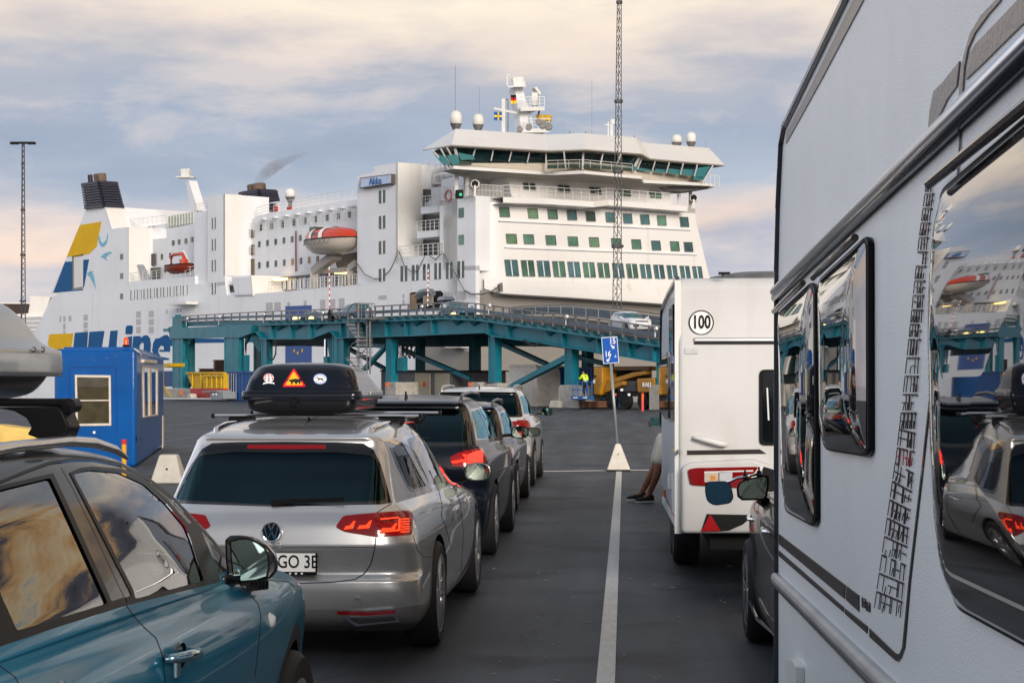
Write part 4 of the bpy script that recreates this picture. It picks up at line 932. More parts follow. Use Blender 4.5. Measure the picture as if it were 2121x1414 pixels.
# towing car in the right lane
darkp = mat('dark_brown_car_paint', (.006, .005, .006), .25, metal=.0, coat=.5, backdark=True)
tow = plain_car('towing_car', 'dark brown car with towing mirrors pulling the near white caravan', 'vehicles queuing in the right lane', (1.69, 7.86, 0), 0, darkp, dict(L=4.5, hw=.92, belt=1.0, hood=.88, roof=1.58, yrw=.35, cowl=3.35, rf=2.5, ax=(.78, 3.42), R=.335), glass=GL_mid, rails=M_alu, mirm=M_blk)
for o in list(tow.children):
    if o.name.startswith('door_mirror') and [v for v in o.data.vertices][0].co.x < 0:
        for c in list(o.children): bpy.data.objects.remove(c)
        bpy.data.objects.remove(o)
YM = 10.25
out = [(1525.5, 1012), (1530, 1000), (1540, 993), (1585, 983), (1592.5, 986), (1593, 1003), (1589, 1027), (1585, 1035), (1537, 1036), (1527, 1028)]
mm = MB(); blob(mm, [onY(*p, YM) for p in out], (0, 1, 0), .15, 5, .5); mm.bar(onY(1575, 1033, YM+.05), onY(1612, 1060, YM+.1), .06, .05); mo = mm.build('door_mirror', M_blk, tow, smooth=40)
mm = MB(); mm.prism([onY(1559+(x-1559)*.87, 1010+(y-1010)*.84, YM-.005) for x, y in out], (0, .004, 0)); mm.build('mirror_glass', M_mirror, mo)
o2 = rounded([(1462, 997), (1500, 995.5), (1513, 1000), (1520, 1030), (1513, 1042), (1480, 1047), (1464, 1038), (1459.5, 1015)], 12)
mm = MB(); blob(mm, [onY(*p, YM) for p in o2], (0, 1, 0), .04, 4, .7); tm = mm.build('towing_mirror', M_blk, tow, smooth=40)
mm = MB(); mm.prism([onY(1489+(x-1489)*.94, 1021+(y-1021)*.94, YM-.005) for x, y in o2], (0, .004, 0)); mm.build('mirror_glass', M_mirb, tm)
mm = MB(); mm.tube([onY(1507, 999, YM+.02), onY(1525, 990, YM+.02), onY(1545, 986, YM+.02), onY(1578, 980, YM+.02)], .009, 8); mm.build('mirror_bar', M_chrome, tm, smooth=1)
mm = MB()
for px, py in ((1543, 982), (1572, 975)): mm.lathe([(0, .0), (.014, .002), (.014, .012), (.006, .014), (.006, .035), (0, .036)], onY(px, py+4, YM+.02), 'z', 12); mm.box(onY(px+2, py+12, YM+.02), (.035, .05, .03))
mm.each('clamp', M_blk, tm)
for P in ([(1551, 1240), (1566, 1276), (1601, 1312), (1603, 1316), (1566, 1284), (1552, 1250)],):
    mm = MB(); mm.prism([onX(x, y, .765) for x, y in P], (.01, 0, 0)); mm.build('side_trim', M_chrome, tow)
mm = MB()
for yy, zz_ in ((1.75, .86), (2.85, .84)): mm.tube([(-.89, yy-.1, zz_), (-.925, yy-.07, zz_), (-.92, yy+.07, zz_+.005), (-.885, yy+.1, zz_+.005)], .013, 8)
mm.each('door_handle', M_chrome, tow, smooth=40, local=True)
# ================================================================== near white caravan (right edge of the picture)
def near_caravan():
    XS, YF = .60, 6.60
    P = lambda px, py, d=0.: onX(px, py, XS-d)
    cv = empty('caravan', (XS+1.15, 4.0, 0), 'big white caravan with textured side and black windows filling the right edge', 'caravan', 'vehicles queuing in the right lane')
    skin = mat('hammered_white_skin', (.86, .88, .885), .3, spec=.4, var=.03, vscale=2, bump=.55, bscale=120, bdist=.004, dirt=.12, dcol=(.55, .55, .54), dscale=(1, 1, .25), sc=(1, 1, 1.6))
    trimd = mat('dark_trim', (.03, .035, .045), .25, coat=.4)
    # body profile in (Y, Z) traced at the front edge, wide side plane
    top = lambda Y: 2.62 + .02*(6.6-Y)
    a = P(1612, 600); b = P(1619, 290)
    prof = [(6.62, .52), (6.60, 1.1), (6.60, a.z), (6.56, b.z-.06), (6.47, 2.56), (6.3, 2.66), (4.0, 2.72), (.4, 2.74), (.2, 2.5), (.2, .5)]
    q = lambda px, py: P(px, py)
    e1 = q(1627, 265); e2 = q(1755, 0)
    z1, y1 = e1.z, e1.y; sl = (e2.z-e1.z)/(e2.y-e1.y)
    ytop = lambda y: z1+sl*(y-y1)
    prof = [(q(1612, 1000).y, .48), (q(1612, 1000).y, q(1612, 1000).z), (q(1612, 560).y, q(1612, 560).z), (q(1615, 430).y, q(1615, 430).z), (q(1621, 300).y, q(1621, 300).z), (y1, z1), (e2.y, e2.z), (1.8, ytop(1.8)), (.4, ytop(.4)-.1), (.2, 2.3), (.2, .48)]
    bd = MB(); bd.prism([(XS, y, z) for y, z in prof], (2.30, 0, 0)); bd.build('caravan_body', skin, cv, bevel=.012, seg=3)
    t = MB()
    for A, B_ in zip(prof, prof[1:-2]): t.bar((XS-.004, A[0]+.006, A[1]), (XS-.003, B_[0]+.004, B_[1]), .016, .026, up=(1, 0, 0))
    t.build('edge_trim', trimd, cv, smooth=40)
    t = MB()
    def tri(pts, d, m, nm, th=.003, par=cv):
        x = MB(); x.prism([P(px, py, d) for px, py in pts], (-th, 0, 0)); return x.build(nm, m, par)
    brown = mat('bronze_stripe', (.20, .17, .15), .3, metal=.4, bump=.5, bscale=55, bdist=.006)
    tri([(1769, 0), (1790, 0), (1745, 85), (1700, 170), (1629, 298), (1630, 275), (1680, 180)], .001, brown, 'stripe')
    tri([(1925, 268), (1928, 230), (1936, 190), (1956, 170), (1990, 127), (1984, 178), (1964, 206), (1946, 245)], .001, brown, 'stripe')
    tri([(1988, 224), (1990, 180), (1998, 120), (2012, 70), (2035, 32), (2066, 0), (2076, 0), (2050, 30), (2022, 68), (2008, 100), (2000, 140), (1994, 220)], .001, brown, 'stripe')
    tri([(2002, 166), (2012, 111), (2024, 91), (2060, 54), (2121, -10), (2200, -60), (2200, 10), (2121, 50), (2075, 95), (2035, 135)], .001, brown, 'stripe')
    # rails, run the whole length
    def rail(a, b_, r, m, nm, d=.02, fl=1.):
        A, B_ = P(*a, 0), P(*b_, 0); dr = (B_-A)/(B_.y-A.y); E = A+dr*(.3-A.y)
        x = MB(); k = 10; vs = []
        A.x = E.x = XS-d; x.tube([A, E], r, 10); return x.build(nm, m, cv, smooth=1)
    rail((1611, 604), (2121, 116), .019, M_alu, 'side_rail', .012); rail((1612, 617), (2121, 137), .015, trimd, 'rail_insert', .014)
    rail((1612, 1196), (1832, 1407), .022, M_steelL, 'skirt_rail', .008); rail((1612, 1208), (1818, 1413), .011, trimd, 'skirt_insert', .016)
    # windows: bulging black acrylic panes in frames
    acr = mat('black_acrylic_window', (.004, .005, .007), .02, spec=.6, coat=.6, coatr=.01)
    acr.node_tree.nodes['Principled BSDF'].inputs['IOR'].default_value = 1.6
    def window(out, bulge, nm='window', n=14):
        C = [P(*p) for p in out]; w_ = MB(); w_.prism([V((XS+.0, p.y, p.z)) for p in C], (-.018, 0, 0)); fr = w_.build('window', M_blk, cv, bevel=.006)
        ys = [p.y for p in C]; zs = [p.z for p in C]; y0, y1_, z0, z1_ = min(ys), max(ys), min(zs), max(zs)
        cy, cz = sum(ys)/len(ys), sum(zs)/len(zs)
        rows = []; K = len(C); R_ = 9; vs = []; fs = []
        # concentric rings of the outline, pillow-shaped
        import itertools
        D = []
        for a_, b_ in zip(C, C[1:]+C[:1]):
            for k in range(6): D.append(a_.lerp(b_, k/6))
        K = len(D)
        for r in range(R_+1):
            t_ = 1-r/(R_+.3); h_ = bulge*(1-t_**4)
            for p in D: vs.append(V((XS-.020-h_, cy+(p.y-cy)*t_*.97, cz+(p.z-cz)*t_*.97)))
        for r in range(R_):
            for k in range(K): fs.append((r*K+k, r*K+(k+1) % K, (r+1)*K+(k+1) % K, (r+1)*K+k))
        fs.append(tuple(range(R_*K, (R_+1)*K))[::-1]); g = MB(); g.add(vs, fs); g.build('pane', acr, fr, smooth=1)
        return fr
    w1 = rounded([(1621, 646), (1690, 583), (1699, 600), (1700, 1080), (1693, 1091), (1636, 1060), (1629, 1000)], 7, 3)
    w2 = rounded([(1707, 577), (1806, 488), (1812, 500), (1813, 935), (1806, 946), (1720, 932), (1710, 890)], 8, 3)
    w3 = rounded([(1966, 392), (2500, -60), (2500, 1530), (2121, 1327), (2004, 1264), (1990, 1235), (1975, 1118), (1964, 900), (1957, 560)], 16, 3)
    for W, bl, ra in ((w1, .022, ((1620, 645), (1684, 586))), (w2, .026, ((1706, 575), (1798, 492))), (w3, .05, ((1961, 381), (2200, 195)))):
        f = window(W, bl); A, B_ = P(*ra[0]), P(*ra[1]); x = MB(); A.x = B_.x = XS-.032; x.tube([A, B_], .010, 8); x.build('top_hinge', mat('brown_hinge', (.06, .045, .04), .25, coat=.5), f, smooth=40)
    # side decals
    dk = mat('dark_decal', (.035, .028, .028), .35, coat=.3)
    for pts in ([(1614, 1105), (1752, 1211), (1750, 1239), (1614, 1126)], [(1755, 1213), (1780, 1232), (1780, 1266), (1753, 1241)], [(1614, 1139), (1748, 1256), (1748, 1267), (1614, 1151)], [(1751, 1259), (1798, 1296), (1797, 1311), (1751, 1270)],
                [(1802, 1300), (1856, 1352), (1864, 1354), (1870, 1340), (1883.5, 1200), (1909, 980), (1929, 798), (1953.7, 551), (1958, 480), (1960, 480), (1956, 552), (1932, 798), (1912, 980), (1887, 1200), (1875, 1340), (1867, 1362), (1861, 1369), (1855, 1366), (1802, 1318)]):
        tri(pts, .001, dk, 'stripe', .002)
    # squares with openings at the stripe end
    for (x, y) in ((1786, 1243), (1795, 1251)):
        for (a, b_, c, d_) in ((0, -7, 8, -5), (0, 9, 8, 13), (0, -7, 2, 11), (6, -5, 8, 13), (3, 0, 5, 7)): tri([(x+a, y+b_), (x+c, y+b_+4), (x+c, y+d_+3), (x+a, y+d_)], .001, dk, 'stripe_mark', .002)
    # column of letter-like bars climbing the side
    lad = MB(); LP = [(1267, 1811, 1867), (957, 1856, 1893), (742, 1879, 1904), (498, 1904, 1922), (376, 1920, 1937)]
    def lx(y, f):
        for (ya, a0, a1), (yb, b0, b1) in zip(LP, LP[1:]):
            if y >= yb or yb == 376: t_ = (y-ya)/(yb-ya); return (a0+(b0-a0)*t_)*(1-f)+(a1+(b1-a1)*t_)*f
    random.seed(3); y = 1268.; k = 0
    def seg(xa, ya, xb, yb, w_):
        A, B_ = P(xa, ya, .0025), P(xb, yb, .0025); lad.bar(A, B_, w_, .003, up=(1, 0, 0)) if False else lad.prism([A+V((0, 0, w_/2)), B_+V((0, 0, w_/2)), B_-V((0, 0, w_/2)), A-V((0, 0, w_/2))], (-.002, 0, 0))
    def vseg(xa, ya, xb, yb, w_):
        A, B_ = P(xa, ya, .0025), P(xb, yb, .0025); lad.prism([A+V((0, w_/2, 0)), B_+V((0, w_/2, 0)), B_-V((0, w_/2, 0)), A-V((0, w_/2, 0))], (-.002, 0, 0))
    while y > 380:
        h = 38 if y > 700 else 30; hh = h*(.86)
        for c in range(5 if y > 900 else 4 if y > 620 else 3):
            n_ = 5 if y > 900 else 4 if y > 620 else 3; f0, f1 = c/n_+.02, (c+1)/n_-.03; dy = lambda f: (f-.5)*(22 if y > 1000 else 8)*(1 if y > 900 else .0)
            x0, x1 = lx(y, f0), lx(y, f1); X0, X1 = lx(y-hh, f0), lx(y-hh, f1)
            if random.random() < .75: vseg(x0, y+dy(f0), X0, y-hh+dy(f0), .0026)
            if random.random() < .6: vseg(x1, y+dy(f1), X1, y-hh+dy(f1), .0026)
            if random.random() < .9: seg(X0, y-hh+dy(f0), X1, y-hh+dy(f1), .0045)
            if random.random() < .5: seg((x0+X0)/2, y-hh/2+dy(f0), (x1+X1)/2, y-hh/2+dy(f1), .003)
            if random.random() < .5: vseg((x0+x1)/2, y+dy(.5), (X0+X1)/2, y-hh/2+dy(.5), .003)
        y -= h
    lad.build('decal_lettering', dk, cv)
    sm = MB(); a, b_ = P(1985, 780), P(1975, 300)
    x = MB(); x.prism([P(1993, 224, .002), P(1995, 224, .002), P(1984, 380, .002), P(1982, 380, .002)], (-.002, 0, 0)); x.build('panel_seam', trimd, cv)
    x = MB(); x.prism([P(*p) for p in rounded([(1643, 1366), (1657, 1364), (1667, 1378), (1667, 1440), (1645, 1440)], 4)], (-.03, 0, 0)); x.build('service_flap', M_wpl, cv, bevel=.006)
    # chassis and wheel so that it stands
    u = MB(); u.box((XS+1.15, 3.4, .42), (1.9, 6.0, .14)); u.bar((XS+1.15, 6.4, .42), (XS+1.15, 7.75, .40), .09, .09); u.build('chassis', M_steel, cv)
    for sx in (-1, 1): wheel(cv, (XS+1.15+sx*1.10, 3.0, .33), .33, .22, sx) if False else None
    for sx in (-1, 1):
        w_ = wheel(cv, (sx*1.12, -1.0, .33), .33, .22, sx)
    return cv
near_caravan()
# ================================================================== second caravan with the 100 badge
def far_caravan():
    YR, XL, W_ = 13.6, .425, 2.28
    P = lambda px, py, d=0.: onY(px, py, YR-d)
    cv = empty('caravan', (XL+W_/2, YR, 0), 'white caravan seen from behind with a round 100 badge', 'caravan', 'vehicles queuing in the right lane')
    wh = mat('caravan_white', (.60, .59, .575), .38, var=.03, vscale=1.5, coat=.25, dirt=.3, dcol=(.42, .38, .32), dscale=(3, 3, .4)); gs = mat('hammered_grey_skin', (.50, .54, .58), .3, bump=.5, bscale=60, bdist=.006)
    zt, zb = P(1410, 574).z, P(1410, 1105).z
    prof = [(YR+.02, zb), (YR, zb+.25), (YR-.0, P(0, 700).z-.05), (YR+.03, P(0, 690).z), (YR+.05, P(0, 600).z), (YR+.10, zt-.03), (YR+.16, zt), (YR+3.0, zt+.02), (YR+5.9, zt-.02), (YR+6.2, zt-.35), (YR+6.3, 1.2), (YR+6.2, zb)]
    b = MB(); b.prism([(XL, y, z) for y, z in prof], (W_, 0, 0)); b.m = 0; bo = b.build('caravan_body', wh, cv, bevel=.03, seg=3, smooth=50)
    sdp = MB(); sdp.prism([(XL-.004, YR+.06, zb+.05), (XL-.004, YR+.12, zt-.09), (XL-.004, YR+5.8, zt-.09), (XL-.004, YR+6.1, zt-.4), (XL-.004, YR+6.15, zb+.05)], (.003, 0, 0)); sdp.build('side_panel', gs, cv)
    t = MB(); t.bar((XL-.006, YR+.04, zb), (XL-.006, YR+.04, zt-.02), .03, .05, up=(1, 0, 0)); t.build('corner_trim', M_wpl, cv)
    t = MB()
    for A, B_ in zip(prof[5:10], prof[6:11]): t.bar((XL-.008, A[0], A[1]), (XL-.008, B_[0], B_[1]), .03, .035, up=(1, 0, 0))
    t.build('roof_edge_trim', mat('dark_trim', (0, 0, 0)), cv)
    t = MB(); t.lathe([(0, .09), (.25, .085), (.42, .05), (.46, 0)], (XL+.75, YR+.9, zt), 'z', 32, M=Matrix.Diagonal((1.1, 1.1, 1, 1))); t.build('roof_dome', M_steel, cv, smooth=1)
    t = MB(); t.box(P(1500, 566), (.09, .03, .02)); t.bar(P(1497, 572), P(1497, 564), .015); t.build('antenna', M_blk, cv)
    # badge 100
    c = P(1452.7, 668, -.02); c.y = YR+.025
    bb = MB(); bb.lathe([(0, .0), (.099, .0), (.099, .008)], c, 'y', 40); bg_ = bb.build('speed_badge', M_paper, cv); bb = MB(); bb.lathe([(.090, -.003), (.099, -.003), (.099, .002), (.090, .002)], c, 'y', 40); bb.build('badge_ring', M_blk, bg_)
    text('badge_number', '100', M_blk, frameM(c+V((0, -.002, 0)), (1, 0, 0), (0, 0, 1)), .145, bg_, .001, .68, bold=.004)
    t = MB(); t.box((XL+.06+W_/2, YR-.006, P(0, 706).z), (W_-.12, .03, .035)); t.build('rear_rail', M_alu, cv, bevel=.008)
    t = MB(); t.box((XL+.06+W_/2, YR-.002, P(0, 713).z), (W_-.12, .012, .016)); t.build('rail_gasket', M_blkm, cv)
    t = MB(); t.box(P(1432, 726.5, .006), (.10, .006, .045)); t.build('type_plate', M_steelL, cv)
    # rear window
    fr = MB(); o = rounded([(1573, 765), (1800, 765), (1800, 922), (1573, 922)], 12, 4); fr.prism([P(*p, .02) for p in o], (0, .03, 0)); fw = fr.build('window', M_blk, cv, bevel=.006)
    g = MB(); g.prism([P(*p, .026) for p in rounded([(1580, 772), (1790, 772), (1790, 915), (1580, 915)], 10, 4)], (0, .004, 0)); g.build('pane', mat('black_acrylic_window', (0, 0, 0)), fw)
    g = MB(); g.bar(P(1589, 803, .03), P(1592, 870, .03), .012); g.build('window_stay', M_wpl, fw)
    h = MB(); h.tube([P(1436, 905, .0), P(1440, 906, .05), P(1462, 911, .06), P(1490, 918, .06), P(1502, 920, .05), P(1505, 921, .0)], [.012, .016, .021, .024, .022, .014], 10); h.build('grab_handle', M_wpl, cv, smooth=1)
    s_ = MB(); s_.prism([P(*p, .003) for p in ((1423, 932.5), (1574, 930), (1588, 939.5), (1423, 942))], (0, .002, 0)); s_.build('stripe', mat('dark_decal', (0, 0, 0)), cv)
    s_ = MB(); s_.prism([onX(x, y, XL-.006) for x, y in ((1391, 924), (1405, 931), (1405, 941), (1391, 932))], (-.002, 0, 0)); s_.build('stripe', mat('dark_decal', (0, 0, 0)), cv)
    # bumper moulding
    q = rounded([(1412, 1000), (1412, 968), (1430, 957), (1560, 950), (1612, 966), (1900, 966), (1900, 1104), (1412, 1104)], 9, 3)
    bm_ = MB(); bm_.prism([P(*p, .07) for p in q], (0, .09, 0)); bmp = bm_.build('bumper', wh, cv, bevel=.03, seg=4, smooth=50)
    lt = MB(); lt.prism([P(*p, .09) for p in rounded([(1424, 972), (1440, 968.5), (1572, 966), (1563, 1000), (1530, 1010), (1430, 1004)], 6, 3)], (0, .03, 0)); tl = lt.build('tail_light', M_red, cv, bevel=.008, seg=3)
    for P4, mm in (([(1459, 979), (1488, 978), (1488, 999), (1459, 998)], mat('clear_ribbed_lens', (.62, .52, .42), .15, coat=1, bump=.8, bscale=90)), ([(1490, 977), (1517, 977), (1517, 997), (1490, 998)], mat('clear_lens', (.5, .5, .5), .1, coat=1)), ([(1459, 976), (1560, 973), (1560, 976), (1459, 979)], M_wpl), ([(1472, 984), (1482, 984), (1482, 994), (1472, 994)], mat('amber_lens', (.7, .3, .06), .2, coat=1))):
        x = MB(); x.prism([P(*p, .094 if mm is not MATS.get('amber_lens') else .097) for p in P4], (0, .004, 0)); x.build('lens', mm, tl)
    x = MB(); x.prism([P(*p, .10) for p in ((1548, 1000), (1572, 966), (1582, 966), (1560, 1003))], (0, .03, 0)); x.build('light_trim', M_wpl, tl)
    x = MB(); x.prism([P(*p, .0905) for p in ((1582, 966), (1612, 975), (1660, 980), (1640, 1015), (1575, 1018))], (0, .02, 0)); x.build('dark_recess', M_dark, cv)
    x = MB(); x.prism([P(*p, .078) for p in ((1464, 1064), (1562, 1066), (1538, 1086), (1510, 1098), (1485, 1100), (1452, 1100))], (0, .01, 0)); rc = x.build('reflector_recess', M_dark, cv)
    x = MB(); x.prism([P(*p, .084) for p in rounded([(1471, 1064), (1492.5, 1099), (1452.5, 1100)], 2, 2)], (0, .012, 0)); x.build('triangle_reflector', mat('red_reflector', (.42, .015, .02), .2, coat=.8), cv)
    # side: marker, windows, locker
    rm = MB(); rm.lathe([(0, -.03), (.02, -.025), (.028, 0)], onX(1395.5, 648, XL), 'x', 12, M=None); rm2 = rm.build('marker_lamp', M_red, cv, smooth=40)
    x = MB(); x.prism([onX(a, b_, XL-.004) for a, b_ in ((1391, 640), (1398.5, 630), (1399.5, 736), (1402, 738), (1402, 872), (1391, 870))], (-.025, 0, 0)); x.build('corner_glazing', mat('gloss_black', (0, 0, 0)), cv, bevel=.004)
    x = MB(); x.prism([onX(a, b_, XL-.006) for a, b_ in rounded([(1370.8, 768), (1374, 746), (1390, 728), (1391.5, 740), (1391.5, 868), (1386, 870), (1372, 850)], 3, 2)], (-.035, 0, 0)); x.build('side_window', mat('black_acrylic_window', (0, 0, 0)), cv, bevel=.008)
    for pts in (((1387.5, 985), (1392.5, 978), (1392.5, 1012), (1388, 1012)), ((1396, 980), (1401, 979), (1402, 1065), (1398, 1060))):
        x = MB(); x.prism([onX(a, b_, XL-.005) for a, b_ in pts], (-.025, 0, 0)); x.build('side_fitting', M_wpl, cv, bevel=.004)
    for pts in (((1376.5, 1013), (1379, 1014), (1379, 1030), (1376.5, 1027)), ((1393, 1048), (1397, 1050), (1397, 1065), (1393, 1062))):
        x = MB(); x.prism([onX(a, b_, XL-.005) for a, b_ in pts], (-.012, 0, 0)); x.build('side_reflector', M_orange, cv)
    x = MB(); x.prism([onX(a, b_, XL-.002) for a, b_ in ((1371, 1040), (1405, 1105), (1405, 1090), (1371, 1028))], (.02, 0, 0)); x.build('skirt_trim', M_wpl, cv)
    x = MB(); x.box((XL+W_/2, YR+3.1, zb-.07), (W_-.5, 6.0, .12)); x.box((XL+.9, YR+.3, zb-.08), (.5, .12, .06)); x.bar((XL+W_/2, YR+6, .42), (XL+W_/2, YR+7.3, .42), .08); x.build('chassis', M_dark, cv)
    for sx in (-1, 1):
        for yy in (2.45, 3.15): wheel(cv, (sx*(W_/2-.03), yy, .33), .33, .21, sx, wd=.22)
    return cv
far_caravan()
# ================================================================== blue booth
def booth():
    C0 = gnd(309, 967); C1 = gnd(340, 941.5)
    ux = V((1, 0, 0)); 
    # front face runs left from the corner C0, right face runs back to C1
    d2 = (C1-C0); d2.z = 0; L2 = d2.length; d2.normalize(); d1 = V((-1, -.04, 0)).normalized()
    A = hit(277, 760, C0, d1.cross(V((0, 0, 1))))
    C0 = V((C0.x, C0.y, 0)); n1 = d1.cross(V((0, 0, 1))); n1 = n1 if n1.y < 0 else -n1
    n2 = V((0, 0, 1)).cross(d2); n2 = n2 if n2.x > 0 else -n2
    # real corner of the hull sits at the meeting of both traced faces
    F0 = hit(283, 960, C0+V((0, 0, 0)), n1); F0.z = 0
    C0 = F0
    F = lambda px, py, d=0.: hit(px, py, C0 + n1*d, n1)
    L1 = abs((F(112, 800)-C0).dot(d1)); ztop = F(250, 722).z
    far = C0 + d2*((hit(339, 800, C0, n2)-C0).dot(d2)); L2 = (far-C0).dot(d2)
    G = lambda px, py, d=0.: hit(px, py, C0 + n2*d, n2)
    bt = empty('ticket_booth', tuple(C0+d1*(L1/2)+d2*(L2/2)), 'bright blue plastic booth with white framed windows and an orange beacon on top', 'booth')
    bl = mat('blue_plastic', (.003, .08, .30), .38, coat=.25, var=.12, vscale=1.2, dirt=.25, dcol=(.02, .05, .12), dscale=(1, 1, .3))
    b = MB(); base = [C0, C0+d1*L1, C0+d1*L1+d2*L2, C0+d2*L2]; b.prism(base, (0, 0, ztop)); b.build('booth_shell', bl, bt, bevel=.09, seg=5, smooth=50)
    b = MB(); c = sum(base, V())/4; b.prism([c+(p-c)*.86+V((0, 0, ztop-.01)) for p in base], (0, 0, .06)); b.prism([c+(p-c)*.55+V((0, 0, ztop+.045)) for p in base], (0, 0, .03)); b.build('booth_roof', bl, bt, bevel=.025, seg=3, smooth=50)
    fr = lambda pts, d, th, m, nm, f=F, n=n1, par=bt, bev=0.: (lambda q: (q.prism([f(*p, d) for p in pts], -n*th), q.build(nm, m, par, bevel=bev))[1])(MB())
    # recessed panel outline
    for seg in (((144, 760), (240, 760)), ((240, 760), (242, 900)), ((144, 760), (143, 900))):
        q = MB(); q.bar(F(*seg[0], .0), F(*seg[1], .0), .012, .02); q.build('panel_rib', mat('deep_blue_plastic', (.004, .05, .22), .4), bt)
    cream = mat('cream_frame', (.66, .58, .48), .5, var=.08, vscale=8, dirt=.3); dg = glassmat('booth_glass', (.75, .72, .62), 1.5, .03)
    def frame(o, t, f, n, nm='window'):
        (x0, y0), (x1, y1), (x2, y2), (x3, y3) = o; q = MB(); c = ((x0+x1+x2+x3)/4, (y0+y1+y2+y3)/4)
        ins = [(p[0]+(c[0]-p[0])/abs(c[0]-p[0])*t, p[1]+(c[1]-p[1])/abs(c[1]-p[1])*t*1.2) for p in o]
        for k in range(4): q.prism([f(*o[k], .025), f(*o[(k+1) % 4], .025), f(*ins[(k+1) % 4], .025), f(*ins[k], .025)], -n*.05)
        w_ = q.build(nm, cream, bt); gl = MB(); gl.prism([f(*p, .006) for p in ins], -n*.004); gl.build('pane', dg, w_)
        dkk = MB(); dkk.prism([f(*p, .004) for p in ins], -n*.002); return w_, ins
    w_, ins = frame([(155, 776), (229, 777), (230, 881), (157, 882)], 4, F, n1)
    q = MB(); q.prism([F(*p, .028) for p in ((159, 828), (226, 827.5), (226, 830), (159, 830.5))], -n1*.03); q.build('sash_bar', cream, w_)
    inn = MB(); inn.prism([F(*p, .0035) for p in ins], -n1*.002); inn.build('window_interior', mat('dim_interior', (.11, .10, .07), .8, var=.5, vscale=3), w_)
    w_, ins = frame([(297, 757), (328, 762), (328, 860), (299, 864)], 2.2, G, n2)
    q = MB(); q.prism([G(*p, .03) for p in ((310, 764), (314, 765), (315, 862), (311, 862))], -n2*.03); q.build('sash_bar', cream, w_)
    inn = MB(); inn.prism([G(*p, .0035) for p in ins], -n2*.002); inn.build('window_interior', mat('dim_interior', (0, 0, 0)), w_)
    q = MB(); q.prism([G(*p, .08) for p in ((299, 744), (326, 746), (326, 753), (299, 751))], -n2*.08); q.build('outside_lamp', cream, bt, bevel=.01)
    q = MB(); q.tube([F(278, 722, .02), F(287, 728, .03), G(292, 734, .02), G(292, 745, .02)], .012, 6); q.build('cable', M_wpl, bt, smooth=1)
    q = MB(); bp = F(261, 716, -.05); q.lathe([(0, 0), (.075, 0), (.06, .04), (0, .04)], bp+V((0, 0, -.02)), 'z', 20); be = q.build('beacon_base', M_blk, bt, smooth=40)
    q = MB(); q.lathe([(.055, .02), (.055, .11), (.045, .15), (.02, .175), (0, .18)], bp, 'z', 20); q.build('beacon', mat('orange_lens', (.85, .09, .01), .25, coat=.8), bt, smooth=40)
    for k in range(5): q = MB(); q.bar(c+d1*(.5-.25*k)+d2*.35+V((0, 0, ztop+.055)), c+d1*(.5-.25*k)-d2*.35+V((0, 0, ztop+.055)), .05, .03); q.build('roof_rib', bl, bt, bevel=.008)
    for px, py in ((187, 742), (194, 746), (240, 737), (222, 741)): q = MB(); q.lathe([(0, -.006), (.012, -.004), (.012, .004)], F(px, py, .004), 'y', 8); q.build('bolt', M_steel, bt)
    q = MB(); q.prism([F(*p, .004) for p in ((192, 893), (197, 892), (198, 897), (193, 898))], -n1*.004); q.build('sticker', M_paper, bt)
    for px, py, w_, h_ in ((283, 905, 1.6, 9), (291, 908, 1.2, 5), (318, 930, 1.5, 8)): q = MB(); q.prism([G(x, y, .004) for x, y in ((px, py), (px+w_, py-1), (px+w_*.8, py+h_), (px+.3, py+h_-2))], -n2*.004); q.build('scuff', M_dark, bt)
    q = MB(); q.prism([G(*p, .01) for p in ((337, 860), (340, 861), (340, 940), (337, 943))], -n2*.02); q.build('door_edge', cream, bt)
booth()
# marker post and concrete wedge beside it
p = onD(257, 940, 22.5); b = MB(); hgt = onD(254, 910, 22.5).z
b.lathe([(0, 0), (.032, 0), (.032, hgt-.06), (0, hgt-.06)], (p.x, p.y, 0), 'z', 14); po = b.build('marker_post', M_orange, None, smooth=40); tag(po, 'yellow marker post with a red top in front of the blue booth', 'post')
po.data.materials[0] = mat('post_yellow', (.75, .36, .02), .45)
b = MB(); b.lathe([(0, 0), (.034, 0), (.034, .06), (0, .065)], (p.x, p.y, hgt-.06), 'z', 14); b.build('post_cap', mat('cap_red', (.6, .02, .02), .4), po, smooth=40)
g0 = gnd(344, 1001); sc = g0.y/3560
def wedge(name, g, w0, w1, h, d0, d1, label, cat, group=None, m=None, hole=True):
    b = MB(); X, Y = V((1, .06, 0)).normalized(), V((-.06, 1, 0)).normalized()
    lo = [g+X*(i*w0/2)+Y*(j*d0/2+d0/2) for i, j in ((-1, -1), (1, -1), (1, 1), (-1, 1))]; hi = [g+X*(i*w1/2)+Y*(j*d1/2+d0/2)+V((0, 0, h)) for i, j in ((-1, -1), (1, -1), (1, 1), (-1, 1))]
    b.add(lo+hi, [(3, 2, 1, 0), (4, 5, 6, 7), (0, 1, 5, 4), (1, 2, 6, 5), (2, 3, 7, 6), (3, 0, 4, 7)])
    o = b.build(name, m or M_conc, None, bevel=min(.03, w1*.12), seg=2); tag(o, label, cat, group)
    if hole:
        q = MB(); q.lathe([(0, -.004), (.02, -.004)], (lo[0]+lo[1]+hi[0]+hi[1])/4+V((0, -.004, 0)), 'y', 12); q.build('lifting_hole', M_dark, o)
    return o
wc = mat('pale_concrete', (.52, .49, .43), .85, var=.12, vscale=4, bump=.3, bscale=30, dirt=.35, dcol=(.25, .22, .17))
wedge('concrete_wedge', g0, 70*sc, 36*sc, 60*sc, .5, .25, 'pale concrete wedge on the asphalt at the foot of the blue booth', 'concrete block', m=wc)
